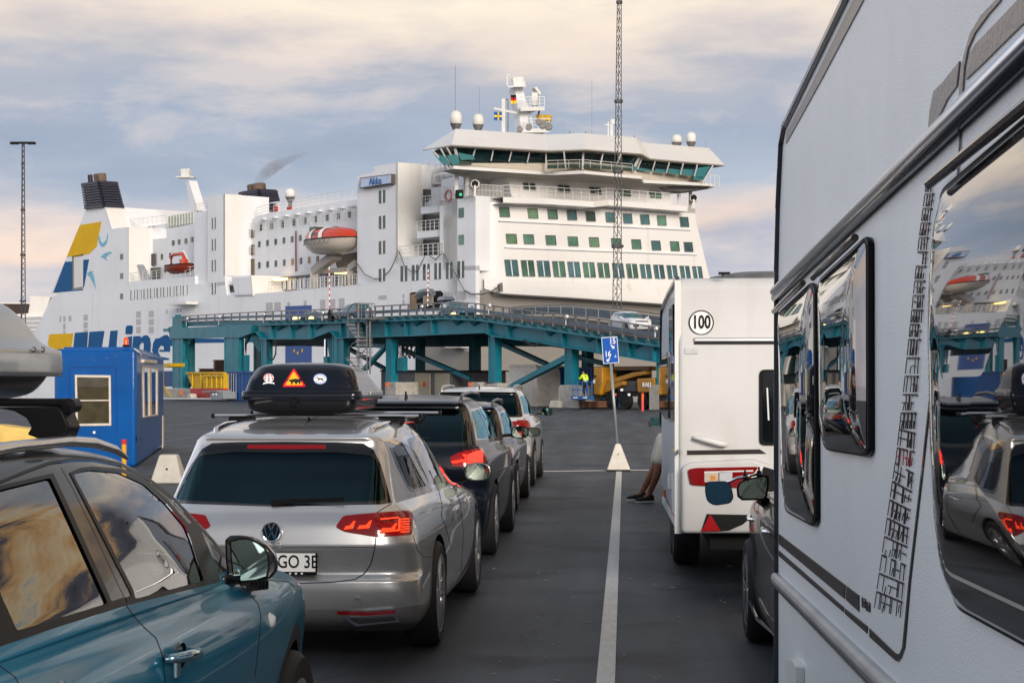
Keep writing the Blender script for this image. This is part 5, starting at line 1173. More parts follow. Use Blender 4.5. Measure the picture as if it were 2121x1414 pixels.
# ================================================================== lane sign on its weighted foot
g = gnd(1281, 975.5); D = g.y; sgn = empty('lane_sign', tuple(g), 'blue sign reading 15 and 16 on a leaning pole with a white wedge foot', 'sign')
q = lambda px, py, d=0.: onY(px, py, D-d)
b = MB(); lo = [q(*p) for p in ((1256.5, 970), (1306.5, 970))]; bw = .5
L0, R0 = q(1257, 973), q(1306, 973); L1_, R1_ = q(1275, 918.5), q(1285, 918.5)
b.add([L0+V((0, -.2, 0)), R0+V((0, -.2, 0)), R0+V((0, .2, 0)), L0+V((0, .2, 0)), L1_+V((0, -.06, 0)), R1_+V((0, -.06, 0)), R1_+V((0, .06, 0)), L1_+V((0, .06, 0))], [(3, 2, 1, 0), (4, 5, 6, 7), (0, 1, 5, 4), (1, 2, 6, 5), (2, 3, 7, 6), (3, 0, 4, 7)])
b.build('sign_foot', mat('white_painted_concrete', (.66, .62, .54), .7, var=.08, vscale=6, dirt=.25), sgn, bevel=.02)
b = MB(); b.box(((L0.x+R0.x)/2, D, .02), (.44, .4, .04)); b.build('foot_base', M_blkm, sgn)
b = MB(); b.lathe([(0, -.005), (.011, -.005)], q(1281, 940, .16), 'y', 10); b.build('lifting_hole', M_dark, sgn)
b = MB(); b.tube([q(1279, 925), q(1265, 748)], .026, 12); b.build('sign_pole', mat('grey_pole', (.30, .34, .33), .35, metal=.4), sgn, smooth=1)
M_sb = mat('sign_blue', (.005, .09, .42), .35, coat=.3)
def pan(pts, d, m, nm, th=.004, par=sgn):
    x = MB(); x.prism([q(*p, d) for p in pts], (0, th, 0)); return x.build(nm, m, par)
sp_ = pan(rounded([(1245.5, 698.5), (1278.5, 696.5), (1282.5, 751), (1249.5, 753.5)], 2, 3), .05, M_paper, 'sign_plate', .006)
pan(rounded([(1246.8, 699.8), (1277.4, 697.9), (1281.2, 749.8), (1250.8, 752.2)], 1.5, 3), .054, M_sb, 'sign_face', .003, sp_)
rx = (q(1278.5, 696.5)-q(1245.5, 698.5)).normalized(); ry = V((0, 1, 0)).cross(rx)*-1
ry = rx.cross(V((0, -1, 0))); ry = ry if ry.z > 0 else -ry
text('sign_number', '15', M_paper, frameM(q(1268.5, 706.5, .058), rx, ry), .155, sp_, .0012, .8, bold=.003)
text('sign_number', '16', M_paper, frameM(q(1259, 733.5, .058), rx, ry), .155, sp_, .0012, .8, bold=.003)
def arrow(c, ang):
    o = q(c[0], c[1], .058); a = lambda x, y: o+rx*((x*math.cos(ang)-y*math.sin(ang))*.0095)+ry*((x*math.sin(ang)+y*math.cos(ang))*.0095)
    x = MB(); x.prism([a(*p) for p in ((-5, -1.2), (.5, -1.2), (.5, -4), (5, 0), (.5, 4), (.5, 1.2), (-5, 1.2))], (0, .002, 0)); x.build('sign_arrow', M_paper, sp_)
arrow((1269, 718), R(-48)); arrow((1260, 745), R(-132))
pan([(1272, 740), (1274.5, 734.5), (1276, 733.5), (1275.8, 737), (1277.3, 738), (1277, 740)], .058, mat('pale_blue_mark', (.35, .5, .75), .5), 'sign_symbol', .002, sp_)
# ================================================================== painted lines and litter
Ml = mat('road_paint', (.62, .60, .55), .55, var=.08, vscale=6, bump=.2, bscale=80, dirt=.4, dcol=(.2, .2, .2), dscale=(14, 3, 1))
b = MB(); xl = (gnd(1254.3, 1414).x + gnd(1282.2, 977).x)/2
b.prism([(xl-.052, 2.2, .004), (xl+.052, 2.2, .004), (xl+.052, 32.6, .004), (xl-.052, 32.6, .004)], (0, 0, .003)); tag(b.build('lane_line', Ml), kind='structure')
a, c = gnd(1130, 976.5), gnd(1372, 973.5); b = MB(); dd = (c-a).normalized(); nn = V((-dd.y, dd.x, 0))*.09
a = a - dd*6; c = c + dd*8
b.prism([a-nn+V((0, 0, .008)), c-nn+V((0, 0, .008)), c+nn+V((0, 0, .008)), a+nn+V((0, 0, .008))], (0, 0, .003)); tag(b.build('stop_line', Ml), kind='structure')
random.seed(11); lit = MB()
for k in range(170):
    px, py = random.uniform(1000, 1560), 860+random.random()**1.6*550
    if k > 130: px, py = random.uniform(340, 520), random.uniform(850, 1000)
    g_ = gnd(px, py, .004); s_ = random.uniform(.003, .009)*(1+g_.y/50); a = random.random()*3.14
    e1 = V((math.cos(a), math.sin(a), 0))*s_*random.uniform(1, 3); e2 = V((-math.sin(a), math.cos(a), 0))*s_
    lit.prism([g_-e1, g_+e2*.7, g_+e1, g_-e2*.6+e1*.2], (0, 0, .003))
tag(lit.build('litter', mat('litter_white', (.34, .33, .31), .8)), 'small white scraps and chips scattered over the asphalt', 'litter', kind='stuff')

b = MB(); pts = [onD(x, y, 28.) for x, y in ((-60, 877), (0, 880), (25, 884), (73, 890))]; b.prism(pts+[V((p.x, p.y, 0)) for p in pts[::-1]], (0, .5, 0)); tag(b.build('concrete_barrier', mat('pale_yellow_paint', (.72, .50, .14), .6, var=.1, vscale=3, dirt=.4), None, bevel=.03), 'pale yellow low barrier at the left edge behind the teal car', 'barrier')
# ================================================================== raised vehicle ramp
RA, RB = gnd(360, 828), gnd(1360, 849); RN = (RB-RA).cross(V((0, 0, 1))).normalized(); RN = RN if RN.y < 0 else -RN   # RN points to the camera
rp = lambda px, py, d=0.: hit(px, py, RA+RN*d, RN)        # d metres in front of the near girder plane
ramp = empty('vehicle_ramp', tuple((RA+RB)/2), 'long teal steel vehicle ramp on columns in front of the white ferry', 'ramp')
def slab(px, th, m, name, par=ramp, d=0., bev=0.):
    b = MB(); b.prism([rp(x, y, d) for x, y in px], -RN*th); return b.build(name, m, par, bevel=bev)
GT = [(535, 673), (600, 671.5), (704, 668.5), (768, 666), (830, 664), (899, 661.3), (921, 660), (962, 661.5), (997, 663.5), (1070, 673.5), (1120, 680), (1170, 688), (1233, 697.5), (1300, 707), (1372, 717.8)]
GB = [(1372, 751), (1359, 749), (1242, 730), (1170, 718.6), (1120, 710), (1024, 697), (1010, 689.5), (899, 694), (870, 695.6), (800, 698), (702, 701), (688, 687), (648, 702.5), (545, 702.5), (535, 688)]
slab(GT+GB, .35, M_teal, 'near_girder')
b = MB()
for a, c in zip(GT, GT[1:]): b.bar(rp(*a, .25), rp(*c, .25), .5, .09)
b.build('girder_flange', M_teal, ramp)
b = MB()
for a, c in zip(GB[:-1], GB[1:]): b.bar(rp(a[0], a[1]-1, .2), rp(c[0], c[1]-1, .2), .5, .07)
b.build('girder_flange', M_teal, ramp)
# web stiffeners and gussets
gt = lambda x: polyline(GT, x); gbp = GB[::-1]; gb = lambda x: polyline(gbp, x)
for x in (560, 600, 640, 704, 745, 797, 838, 893, 1010, 1050, 1163, 1236, 1300, 1352):
    b = MB(); b.prism([rp(x-1.2, gt(x), .25), rp(x+1.2, gt(x), .25), rp(x+1.2, gb(x)-1, .25), rp(x-1.2, gb(x)-1, .25)], -RN*.3); b.build('stiffener', M_teal, ramp)
for x in (575, 612, 655, 830, 861, 945, 980, 1056, 1137, 1218, 1316):
    b = MB(); b.prism([rp(x-9, gt(x)+2, .3), rp(x+9, gt(x)+2.5, .3), rp(x, gt(x)+13, .05)], -RN*.3); b.build('gusset', M_teald, ramp)
# deck with edge beam
DT = [(378, 668), (464, 664), (535, 664.5), (600, 663), (700, 659), (780, 657), (870, 653), (962, 651.3), (1010, 657), (1072, 666), (1120, 670.7), (1170, 676), (1234, 688), (1300, 697), (1372, 706.5)]
dt = lambda x: polyline(DT, x)
slab(DT+GT[::-1]+[(464, 674), (378, 676)], .3, M_teal, 'deck_edge', d=-.3)
b = MB(); W_ = 8.5; top = [rp(x, y-1, -.3) for x, y in DT]
for p, q in zip(top, top[1:]): b.add([p, q, q-RN*W_, p-RN*W_, p-V((0, 0, .3)), q-V((0, 0, .3)), q-RN*W_-V((0, 0, .3)), p-RN*W_-V((0, 0, .3))], [(0, 1, 2, 3), (7, 6, 5, 4), (0, 3, 7, 4), (1, 5, 6, 2), (3, 2, 6, 7)])
b.build('deck', mat('deck_asphalt', (.05, .05, .055), .8, var=.2), ramp)
b = MB()
for p, q in zip(top, top[1:]): p, q = p-RN*(W_-.6)-V((0, 0, 1.3)), q-RN*(W_-.6)-V((0, 0, 1.3)); b.bar(p, q, .35, 1.9)
b.build('far_girder', M_teald, ramp)
x = 552.
while x < 1372:                   # slanted brackets carrying the kerb
    st = 17.5 if x < 960 else 19+.014*(x-960)
    b = MB(); b.prism([rp(x-4, dt(x)+.5, .02), rp(x-1, dt(x)+.5, .02), rp(x+5, gt(x), .35), rp(x+2, gt(x), .35)], -RN*.3); b.build('bracket', M_teald, ramp); x += st
# railing: top rail, W-beam guard, posts
RT = [(378, 655.5), (494, 648.7), (590, 644), (644, 642.3), (704, 640), (728, 639)]; RT2 = [(780, 635), (888, 628.7), (943, 626.4), (990, 628.6), (1035, 635), (1109, 644), (1158, 649.6), (1225, 657.3), (1286, 666), (1349, 675.4), (1372, 679)]
def railing(pts, dtf, st0, name_off, dd, back=False, gh=(.46,)):
    o = RN*dd
    for a, c in zip(pts, pts[1:]):
        b = MB(); b.bar(rp(*a)+o, rp(*c)+o, .09, .09); b.build('top_rail', M_steel, ramp)
        for g_ in gh:
            ya = a[1]+(dtf(a[0])-a[1])*(1-g_); yc = c[1]+(dtf(c[0])-c[1])*(1-g_)
            b = MB(); P0, P1 = rp(a[0], ya)+o, rp(c[0], yc)+o; b.bar(P0, P1, .05, .24); b.bar(P0+RN*.04+V((0, 0, .08)), P1+RN*.04+V((0, 0, .08)), .06, .07); b.bar(P0+RN*.04-V((0, 0, .08)), P1+RN*.04-V((0, 0, .08)), .06, .07); b.build('guard_beam', mat('guard_rail_steel', (.10, .13, .155), .4, metal=.55, var=.2, vscale=3), ramp)
    x = pts[0][0]+3; k = 0
    while x < pts[-1][0]:
        y0 = polyline(pts, x); b = MB(); b.bar(rp(x, y0)+o, rp(x-.6, dtf(x)+2)+o, .13, .10, up=RN); b.build('post', M_steel, ramp); x += (17.3 if x < 960 else 17.6+(x-960)*.026)
railing(RT, dt, 0, 0, .25); railing(RT2, dt, 0, 0, .25)
# far railing (seen beyond the deck on the right)
FR = [(1054, 637.5), (1090, 634), (1120, 632.5), (1185, 632), (1231, 635.3), (1292, 641), (1372, 651)]
fd = lambda x: polyline([(1054, 655), (1120, 653), (1185, 655), (1261, 663), (1372, 680)], x)
def fp(px, py): return hit(px, py, RA-RN*8.4, RN)
for a, c in zip(FR, FR[1:]):
    b = MB(); b.bar(fp(*a), fp(*c), .09); b.build('top_rail', M_steel, ramp)
    for g_ in (.35, .68):
        b = MB(); b.bar(fp(a[0], a[1]+(fd(a[0])-a[1])*g_), fp(c[0], c[1]+(fd(c[0])-c[1])*g_), .05, .3); b.build('guard_beam', MATS['guard_rail_steel'], ramp)
x = 1058
while x < 1372:
    b = MB(); b.bar(fp(x, polyline(FR, x)), fp(x, fd(x)+2), .12, .1); b.build('post', M_steel, ramp); x += 26
# portal at the left end
slab([(353, 680), (464, 674.5), (497, 672.5), (520, 673), (520, 690), (497, 699), (464, 699), (353, 701.5)], .7, M_teal, 'portal_beam', d=.2)
for pts, m in (([(357, 656), (377, 655), (377, 680), (357, 681)], M_teal), ([(338, 680.5), (352, 680), (352, 687), (338, 687)], M_teal), ([(348, 678), (358, 675), (358, 703), (352, 703)], M_teal)): slab(pts, .6, m, 'end_bracket', d=.15)
for cx_ in (366, 372.5):
    b = MB(); b.lathe([(0, -.1), (.16, -.1), (.16, .1), (0, .1)], rp(cx_, 654.5, .1), 'y', 14); b.build('end_cap', M_teal, ramp)
def col(x0, x1, y0, y1, m=M_teal, d=0., th=.6, nm='column', fl=True):
    b = MB(); b.prism([rp(x0, y0, d), rp(x1, y0, d), rp(x1, y1, d), rp(x0, y1, d)], -RN*th)
    if fl: w_ = (x1-x0)*.14; [b.prism([rp(a, y0, d+.04), rp(a+w_, y0, d+.04), rp(a+w_, y1, d+.04), rp(a, y1, d+.04)], -RN*.05) for a in (x0, x1-w_)]
    return b.build(nm, m, ramp)
for c in ((357, 369, 701, 804), (369, 378, 701, 804), (464, 480, 672, 807), (480, 494, 676, 792), (541, 552, 702, 775), (688, 698, 690, 775), (699.5, 711.5, 701, 780), (799, 810.5, 701, 792), (1011.5, 1024.5, 697, 792), (1169, 1184, 722, 797), (1359.5, 1370, 750, 797)): col(*c, d=.05)
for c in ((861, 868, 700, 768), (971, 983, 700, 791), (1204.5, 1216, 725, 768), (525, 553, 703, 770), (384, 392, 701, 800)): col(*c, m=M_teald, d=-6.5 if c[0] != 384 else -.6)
for c in ((502, 508.5, 735, 770), (377, 381.5, 738, 785), (670, 676, 738, 760), (822, 835, 740, 768)): col(*c, d=-.2, th=.4, nm='hydraulic_cylinder', fl=False)
for c in ((503.8, 506.8, 700, 735), (378.5, 380.5, 706, 738), (671.5, 674, 702, 738), (825.5, 827.5, 715, 740), (829.5, 831.5, 715, 740)): col(*c, m=M_chrome, d=-.2, th=.2, nm='hydraulic_rod', fl=False)
for pts in ([(365, 701), (397, 701), (388, 718), (381, 770), (372, 780)], [(497, 672), (520, 690), (504, 715), (499, 742), (493, 742)], [(519, 690), (545, 703), (553, 718), (537, 730), (521, 706)], [(676, 702), (693, 700), (692, 772), (687, 768)], [(366, 772), (381, 770), (392, 792), (388, 804), (357, 804)]): slab(pts, .3, M_teald, 'gusset', d=-.25)
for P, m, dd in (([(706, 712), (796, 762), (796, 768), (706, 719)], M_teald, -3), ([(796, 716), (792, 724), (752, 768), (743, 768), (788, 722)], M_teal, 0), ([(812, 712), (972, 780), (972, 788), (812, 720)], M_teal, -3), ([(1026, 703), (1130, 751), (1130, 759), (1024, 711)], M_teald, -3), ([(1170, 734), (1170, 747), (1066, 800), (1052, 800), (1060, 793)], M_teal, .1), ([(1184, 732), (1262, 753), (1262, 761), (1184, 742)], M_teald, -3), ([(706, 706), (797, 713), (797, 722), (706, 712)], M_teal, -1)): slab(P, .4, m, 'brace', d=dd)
b = MB(); b.tube([rp(x, y, .4) for x, y in ((557, 708), (555, 735), (559, 745), (566, 744), (571, 733), (572, 704))], .07, 6); b.build('hose', M_blkm, ramp, smooth=1)
b = MB(); b.tube([rp(x, y, .5) for x, y in ((1085, 705), (1098, 713), (1107, 716), (1116, 711))], .08, 6); b.build('hose', M_blkm, ramp, smooth=1)
for k in range(5):
    b = MB(); b.tube([rp(814+k*9, 712, -1), rp(818+k*9, 736, -1), rp(822+k*9, 742, -1), rp(826+k*8, 728, -1), rp(828+k*9, 714, -1)], .06, 5); b.build('hose', M_blkm, ramp, smooth=1)
# small lamps along the railing
for px, py in ((386, 661), (453, 657), (545, 652), (667, 648.5), (1012, 634), (1172, 657), (1357, 682), (872, 636), (760, 644)):
    b = MB(); b.bar(rp(px, py, .4), rp(px, py+16, .4), .07); b.lathe([(0, -.16), (.13, -.12), (.15, .1), (0, .14)], rp(px+1.5, py-1, .55), 'y', 10); b.build('deck_lamp', M_steelL, ramp, smooth=40)
b = MB(); b.prism([rp(x, y, .35) for x, y in ((678, 650), (681, 641), (685, 649), (687, 664), (683, 666), (679, 665))], -RN*.3); b.build('control_box', M_blk, ramp)
# stair tower
stair = empty('stair_tower', tuple(rp(745, 830, 1.5)), 'steel zigzag stair tower hanging on the near side of the teal ramp', 'stairs')
def sb(a, c, r, nm='stair_post', d=1.2): b = MB(); b.bar(rp(*a, d), rp(*c, d), r); b.build(nm, M_steel, stair)
sb((742.5, 628), (742.5, 765), .14); sb((766.5, 660), (766.5, 775), .11); sb((721, 657), (721, 700), .06, 'hand_rail'); sb((760, 660), (760, 775), .08)
for P in (((728, 657), (776, 659)),): b = MB(); b.bar(rp(742, 659, .9), rp(782, 660, .9), 1.6, .12); b.build('landing', M_steel, stair)
for x in (742, 749, 757, 764, 770, 776): sb((x, 629), (x, 659), .05, 'hand_rail')
for y in (628, 643): sb((734, y), (775, y+.5), .06, 'hand_rail')
b = MB(); b.tube([rp(x, y, 1.2) for x, y in ((742, 628), (730, 630), (722, 640), (720.5, 660), (722, 680))], .05, 6); b.build('hand_rail', M_steel, stair)
def flight(x0, x1, ya, yb, n, sx=0.):
    for k in range(n):
        t = k/(n-1); b = MB(); y = ya+(yb-ya)*t; ww = (x1-x0)
        b.bar(rp(x0+sx*t, y, 1.0), rp(x1+sx*t*.35, y, 1.0), .6, .07); b.build('stair_tread', M_steelL if k % 2 else M_steel, stair)
flight(721, 741, 668, 697, 8, 20); flight(744, 765, 700, 739, 9, 0); flight(722, 741, 741, 762, 6, 14)
sb((721, 672), (742, 700), .09, 'stringer'); sb((722, 745), (742, 766), .09, 'stringer'); sb((744, 740), (765, 712), .06, 'hand_rail'); sb((744, 660), (765, 676), .05, 'hand_rail')
b = MB(); b.tube([rp(x, y, 1.2) for x, y in ((742, 706), (730, 712), (722, 722), (721, 745))], .05, 6); b.build('hand_rail', M_steel, stair)
# barrier arms (red and white) on the deck
def barrier(pts, label):
    b = MB(); o = None; (x0, y0), (x1, y1) = pts; root = empty('barrier_arm', tuple(rp(x0, y0, -3)), label, 'barrier', 'raised barrier arms on the ramp'); n = 15
    for k in range(n):
        t0, t1 = k/n, (k+1)/n; b = MB(); b.bar(rp(x0+(x1-x0)*t0, y0+(y1-y0)*t0, -3), rp(x0+(x1-x0)*t1, y0+(y1-y0)*t1, -3), .10, .08); b.build('arm_segment', mat('barrier_red', (.5, .03, .02), .5) if k % 2 else M_paper, root)
barrier(((683, 645), (682, 553)), 'raised red and white barrier arm left of the stair tower'); barrier(((886, 634), (887, 558)), 'raised red and white barrier arm beside the roof boxed car on the ramp')
# cars on the ramp
def on_deck(px, back):
    return hit(px, dt(px), RA-RN*.3, RN)-RN*back
GC = 'cars driving down the ramp'
dirR = (RB-RA).normalized(); rzR = math.atan2(dirR.y, dirR.x)-math.pi/2
DH = dict(L=4.2, hw=.87, belt=.98, hood=.88, roof=1.46, yrw=.42, cowl=2.95, rf=2.35, ax=(.75, 3.3), R=.31, fronton=1)
def rampcar(name, label, px_front, py_wheel, D, paint, rz, back, name_kw={}):
    P = hit(px_front, py_wheel, RA-RN*back, RN); R3 = Matrix.Rotation(rz, 3, 'Z'); loc = P - R3 @ V((0, D['L'], 0))
    c = plain_car(name, label, GC, tuple(loc), rz, paint, D, lod=1, **name_kw)
    return c
gw = mat('white_car_paint', (.70, .71, .73), .3, coat=1, backdark=True)
p0, p1 = hit(1272, 681, RA-RN*2.0, RN), hit(1340, 692, RA-RN*4.2, RN)
golf = rampcar('hatchback_car', 'white hatchback driving down the right end of the ramp', 1331, 688.5, DH, gw, rzR-R(16), 3.2, dict(plate='front', glass=mat('ramp_car_glass', (.03, .10, .12), .06, coat=1)))
bl = mat('mid_blue_car_paint', (.03, .12, .25), .3, metal=.4, coat=1, backdark=True)
DW = dict(DH, L=4.6, hw=.88, roof=1.47, cowl=3.3, rf=2.6, ax=(.85, 3.6))
wag = rampcar('estate_car', 'blue estate car with a grey roof box on the crest of the ramp', 968, 661, DW, bl, rzR-R(12), 3.6, dict(head_on=False, glass=MATS['ramp_car_glass']))
dkb = mat('slate_blue_car_paint', (.02, .07, .12), .3, metal=.4, coat=1, backdark=True)
c3 = rampcar('estate_car', 'slate blue car on the ramp behind the stair tower', 703, 668, DW, dkb, rzR+math.pi, 4.0, dict(glass=MATS['ramp_car_glass']))
c4 = rampcar('estate_car', 'teal car with two glaring headlamps facing us on the ramp', 631, 676, dict(DH, L=4.4, cowl=3.1, rf=2.4), dkb, R(176), 4.4, dict(glass=MATS['ramp_car_glass'], head_on=True))
def rb_(px, py, back, Lb, rz, label):
    P = hit(px, py, RA-RN*back, RN); b = MB(); X = V((math.cos(rz), math.sin(rz), 0)); R3 = Matrix.Rotation(rz, 3, 'Z')
    prof = [(-Lb/2, .0), (-Lb/2-.02, .1), (-Lb/2+.05, .3), (-Lb*.2, .38), (Lb*.2, .36), (Lb/2-.1, .24), (Lb/2+.05, .1), (Lb/2-.1, .0)]
    b.prism([P+R3@V((.4, y, z)) for y, z in prof], R3@V((-.8, 0, 0))); o = b.build('roof_box', mat('grey_box_shell', (.10, .12, .14), .3, coat=.5), None, bevel=.08, seg=3, smooth=50); tag(o, label, 'roof box')
    f = MB(); f.bar(P+R3@V((0, -.4, -.06)), P+R3@V((0, .4, -.06)), .7, .1); f.build('box_foot', M_blk, o)
rb_(924, 623.5, 3.8+.9, 2.0, rzR-R(12), 'grey roof box on the blue estate car at the crest of the ramp')
for k, (x, y, bk) in enumerate(((611.5, 661, 2.3), (644.5, 661, 2.3), (939, 653.5, 2.2), (972, 656, 2.2))):
    o = MB(); P = hit(x, y, RA-RN*bk, RN); r = .24 if k < 3 else .1; o.lathe([(0, -.05), (r, -.03), (r*1.05, .06), (0, .08)], P, 'y', 16); h = o.build('headlight', mat('glare_lamp', (1, .78, .26), .3, emis=1.9, srgb=False), c4 if k < 2 else wag, smooth=1)
# ================================================================== things below the ramp
def tblock(name, pts, d, th, m, label, cat, group=None, bev=.05):
    b = MB(); b.prism([rp(x, y, d) for x, y in pts], -RN*th); o = b.build(name, m, None, bevel=bev); tag(o, label, cat, group); return o
def yb(x): return 828+(x-360)*.021     # ground line of the plane in the picture
for pts, lb in (([(1160, 797), (1194, 797), (1198, 801), (1198, 845.5), (1156, 845), (1156, 801)], 'pale concrete footing under the teal column left of the hi-vis worker'), ([(1348, 800), (1351, 797), (1374, 797), (1374, 849.5), (1344, 849), (1344, 803)], 'pale concrete footing beside the caravan at the right end of the ramp'),
                ([(797, 791), (820, 791), (820, 838), (797, 838)], 'concrete footing behind the black roof box'), ([(969, 791), (991, 791), (991, 841), (969, 841)], 'concrete footing with an orange marker behind the white SUV'), ([(1006, 795), (1030, 793), (1030, 842), (1006, 842)], 'light concrete footing under the middle teal column'),
                ([(339, 805), (395, 804), (395, 824), (339, 824)], 'long low concrete footing at the left end of the ramp'), ([(459, 806), (500, 806), (500, 827), (459, 827)], 'concrete footing behind the grey bin')):
    tblock('concrete_footing', pts, .7 if pts[0][0] > 1000 else .4, 2.0, M_conc, lb, 'footing', 'concrete footings under the ramp columns')
for px, py in ((373.5, 813), (465, 814), (801, 796), (973.5, 796)):
    o = tblock('hazard_marker', [(px-2.3, py-5), (px+2.3, py-5), (px+2.3, py+5), (px-2.3, py+5)], .85, .08, mat('hazard_orange', (.75, .10, .02), .4), {373.5: 'small orange hazard marker on the footing near the blue booth', 465: 'orange hazard marker right of the grey bin', 801: 'orange hazard marker on the footing behind the black roof box', 973.5: 'orange hazard marker above the white SUV roof'}[px], 'marker', 'orange hazard markers on footings', 0.)
    b = MB(); b.prism([rp(x, y, .9) for x, y in ((px-1.5, py-1), (px+1.5, py-1), (px+1.5, py+1), (px-1.5, py+1))], -RN*.04); b.build('marker_stripe', mat('post_yellow', (0, 0, 0)), o)
def container(pts, d, dep, m, label, ribs=14, door=False, text_=None):
    b = MB(); (x0, y0), (x1, y0b), (x1b, y1), (x0b, y1b) = pts; root = tblock('shipping_container', pts, d, dep, m, label, 'container', None, .0)
    for k in range(ribs):
        t = (k+.5)/ribs; xa = x0+(x1-x0)*t; w_ = (x1-x0)/ribs*.24; yt = y0+(y0b-y0)*t; yb_ = y1b+(y1-y1b)*t
        b = MB(); b.prism([rp(xa-w_, yt+2, d+.05), rp(xa+w_, yt+2, d+.05), rp(xa+w_, yb_-2, d+.05), rp(xa-w_, yb_-2, d+.05)], -RN*.06); b.build('corrugation', m, root)
    for (a, c) in (((x0, y0), (x1, y0b)), ((x0, y1b), (x1, y1))):
        b = MB(); b.bar(rp(*a, d+.05), rp(*c, d+.05), .14, .16); b.build('frame_rail', m, root)
    return root
cb = mat('blue_container_paint', (.008, .06, .20), .5, var=.15, vscale=1, dirt=.3, dcol=(.02, .04, .08))
r = container([(471, 770.5), (505, 770.5), (505, 828), (471, 827)], .8, 3, cb, 'blue shipping container right of the yellow skips, door end', 5)
for x in (474, 479, 484, 489):
    b = MB(); b.bar(rp(x, 773, .95), rp(x, 826, .95), .05); b.build('lock_rod', M_steelL, r)
container([(505, 770.5), (606, 771), (606, 831), (505, 829)], .7, 2.5, cb, 'long side of a blue shipping container behind the black roof box', 12)
container([(1120, 763), (1229, 763), (1229, 846), (1112, 845)], -5., 3, mat('navy_container_paint', (.006, .045, .14), .5, var=.15), 'blue shipping container behind the hi-vis worker', 14)
container([(1056, 757), (1112, 757), (1114, 841), (1043, 840)], -3., 3, mat('reefer_white', (.80, .76, .68), .55, var=.1, dirt=.4, dcol=(.3, .22, .15)), 'white refrigerated container below the middle of the ramp', 0)
q = MB(); q.bar(rp(1085, 757, -2.9), rp(1085, 841, -2.9), .08); 
# grey cabin with cream doors
cabn = tblock('equipment_cabin', [(789, 768), (935, 769), (935, 842), (789, 840)], -3.2, 5, mat('grey_cabin', (.13, .135, .14), .6, var=.1), 'low grey equipment cabin with two cream doors under the ramp', 'cabin')
for P in ([(859, 772), (890, 772.5), (890, 832), (859, 832)], [(900, 772.5), (930, 773), (930, 834), (900, 834)]):
    b = MB(); b.prism([rp(x, y, -3.1) for x, y in P], -RN*.1); d_ = b.build('door', mat('cream_door', (.40, .36, .27), .6, var=.08), cabn, bevel=.02)
b = MB(); b.prism([rp(x, y, -2.9) for x, y in ((787, 766), (937, 766.5), (937, 769), (787, 769))], -RN*5.3); b.build('cabin_roof', M_blkm, cabn)
for k, m in enumerate((mat('post_yellow', (0, 0, 0)), mat('notice_red', (.5, .05, .05), .5), mat('notice_pink', (.5, .2, .25), .5))):
    b = MB(); x = 870.5+k*5; b.prism([rp(x, 791, -3.0), rp(x+4, 791, -3.0), rp(x+4, 799, -3.0), rp(x, 799, -3.0)], -RN*.05); b.build('door_notice', m, cabn)
# skips
ym, rm_ = mat('skip_yellow', (.55, .34, .01), .5, var=.12, vscale=1.5, dirt=.6, dcol=(.12, .07, .02), dscale=(1, 1, .3)), mat('skip_red', (.40, .02, .012), .5, var=.15, dirt=.4)
for pts, lb, d in (([(386, 771), (463, 771), (463, 806), (399, 806), (392, 788)], 'yellow and red waste skip filled with dark scrap, left one', .6), ([(421, 777), (463, 776), (463, 806), (423, 806)], 'yellow and red waste skip standing in front of the wider one', 1.4)):
    o = tblock('waste_skip', pts, d, 2.2, ym, lb, 'skip', 'yellow and red skips', .05)
    xl = pts[-1][0] if len(pts) == 4 else 393; b = MB(); b.prism([rp(x, y, d+.03) for x, y in ((xl, 804), (463, 804), (463, 824), (xl+5, 824))], -RN*2.2); b.build('lower_panel', rm_, o, bevel=.04)
    for k in range(4):
        x = xl+6+k*(463-xl)/4; b = MB(); b.bar(rp(x, pts[0][1]+3, d+.08), rp(x, 803, d+.08), .12); b.build('skip_rib', ym, o)
    b = MB(); b.bar(rp(pts[0][0], pts[0][1]+1, d+.08), rp(463, pts[0][1]+1, d+.08), .15, .18); b.build('skip_rim', ym, o)
wd_ = mat('dark_scrap_wood', (.045, .02, .014), .8, var=.4, vscale=3)
for pts, lb in (([(441, 745), (463, 745), (463, 771), (441, 771)], 'tall stack of dark rusty pallets behind the yellow skip'), ([(411, 763), (441, 761), (441, 771), (409, 771)], 'flat heap of dark boards beside the tall pallet stack')):
    root = empty('pallet_stack', tuple(rp((pts[0][0]+pts[1][0])/2, pts[2][1], -.8)), lb, 'pallets'); n = max(2, int((pts[2][1]-pts[0][1])/3.5))
    for k in range(n):
        t0 = k/n; yA = pts[0][1]+(pts[2][1]-pts[0][1])*t0; hh = (pts[2][1]-pts[0][1])/n*.62; b = MB(); j = random.uniform(-.6, .6)
        b.prism([rp(pts[0][0]+j, yA, -.6), rp(pts[1][0]+j, yA, -.6), rp(pts[1][0]+j, yA+hh, -.6), rp(pts[0][0]+j, yA+hh, -.6)], -RN*1.5)
        b.prism([rp(pts[0][0]+3, yA+hh, -.7), rp(pts[0][0]+6, yA+hh, -.7), rp(pts[0][0]+6, yA+hh*1.6, -.7), rp(pts[0][0]+3, yA+hh*1.6, -.7)], -RN*1.3); b.build('pallet', wd_, root)
gb_ = tblock('wheeled_bin', [(434, 812), (462, 810.5), (462, 826), (436, 826)], 2.2, 1.2, mat('bin_grey', (.22, .24, .26), .5), 'grey lidded bin in front of the red skip', 'bin', None, .03)
b = MB(); b.bar(rp(433, 811, 1.7), rp(463, 809.5, 1.7), 1.4, .12); b.build('lid', MATS['bin_grey'], gb_)
for k, x in enumerate((439, 445)):
    b = MB(); b.prism([rp(x, 814, 2.25), rp(x+3, 814, 2.25), rp(x+3, 818, 2.25), rp(x, 818, 2.25)], -RN*.06); b.build('bin_label', M_paper, gb_)
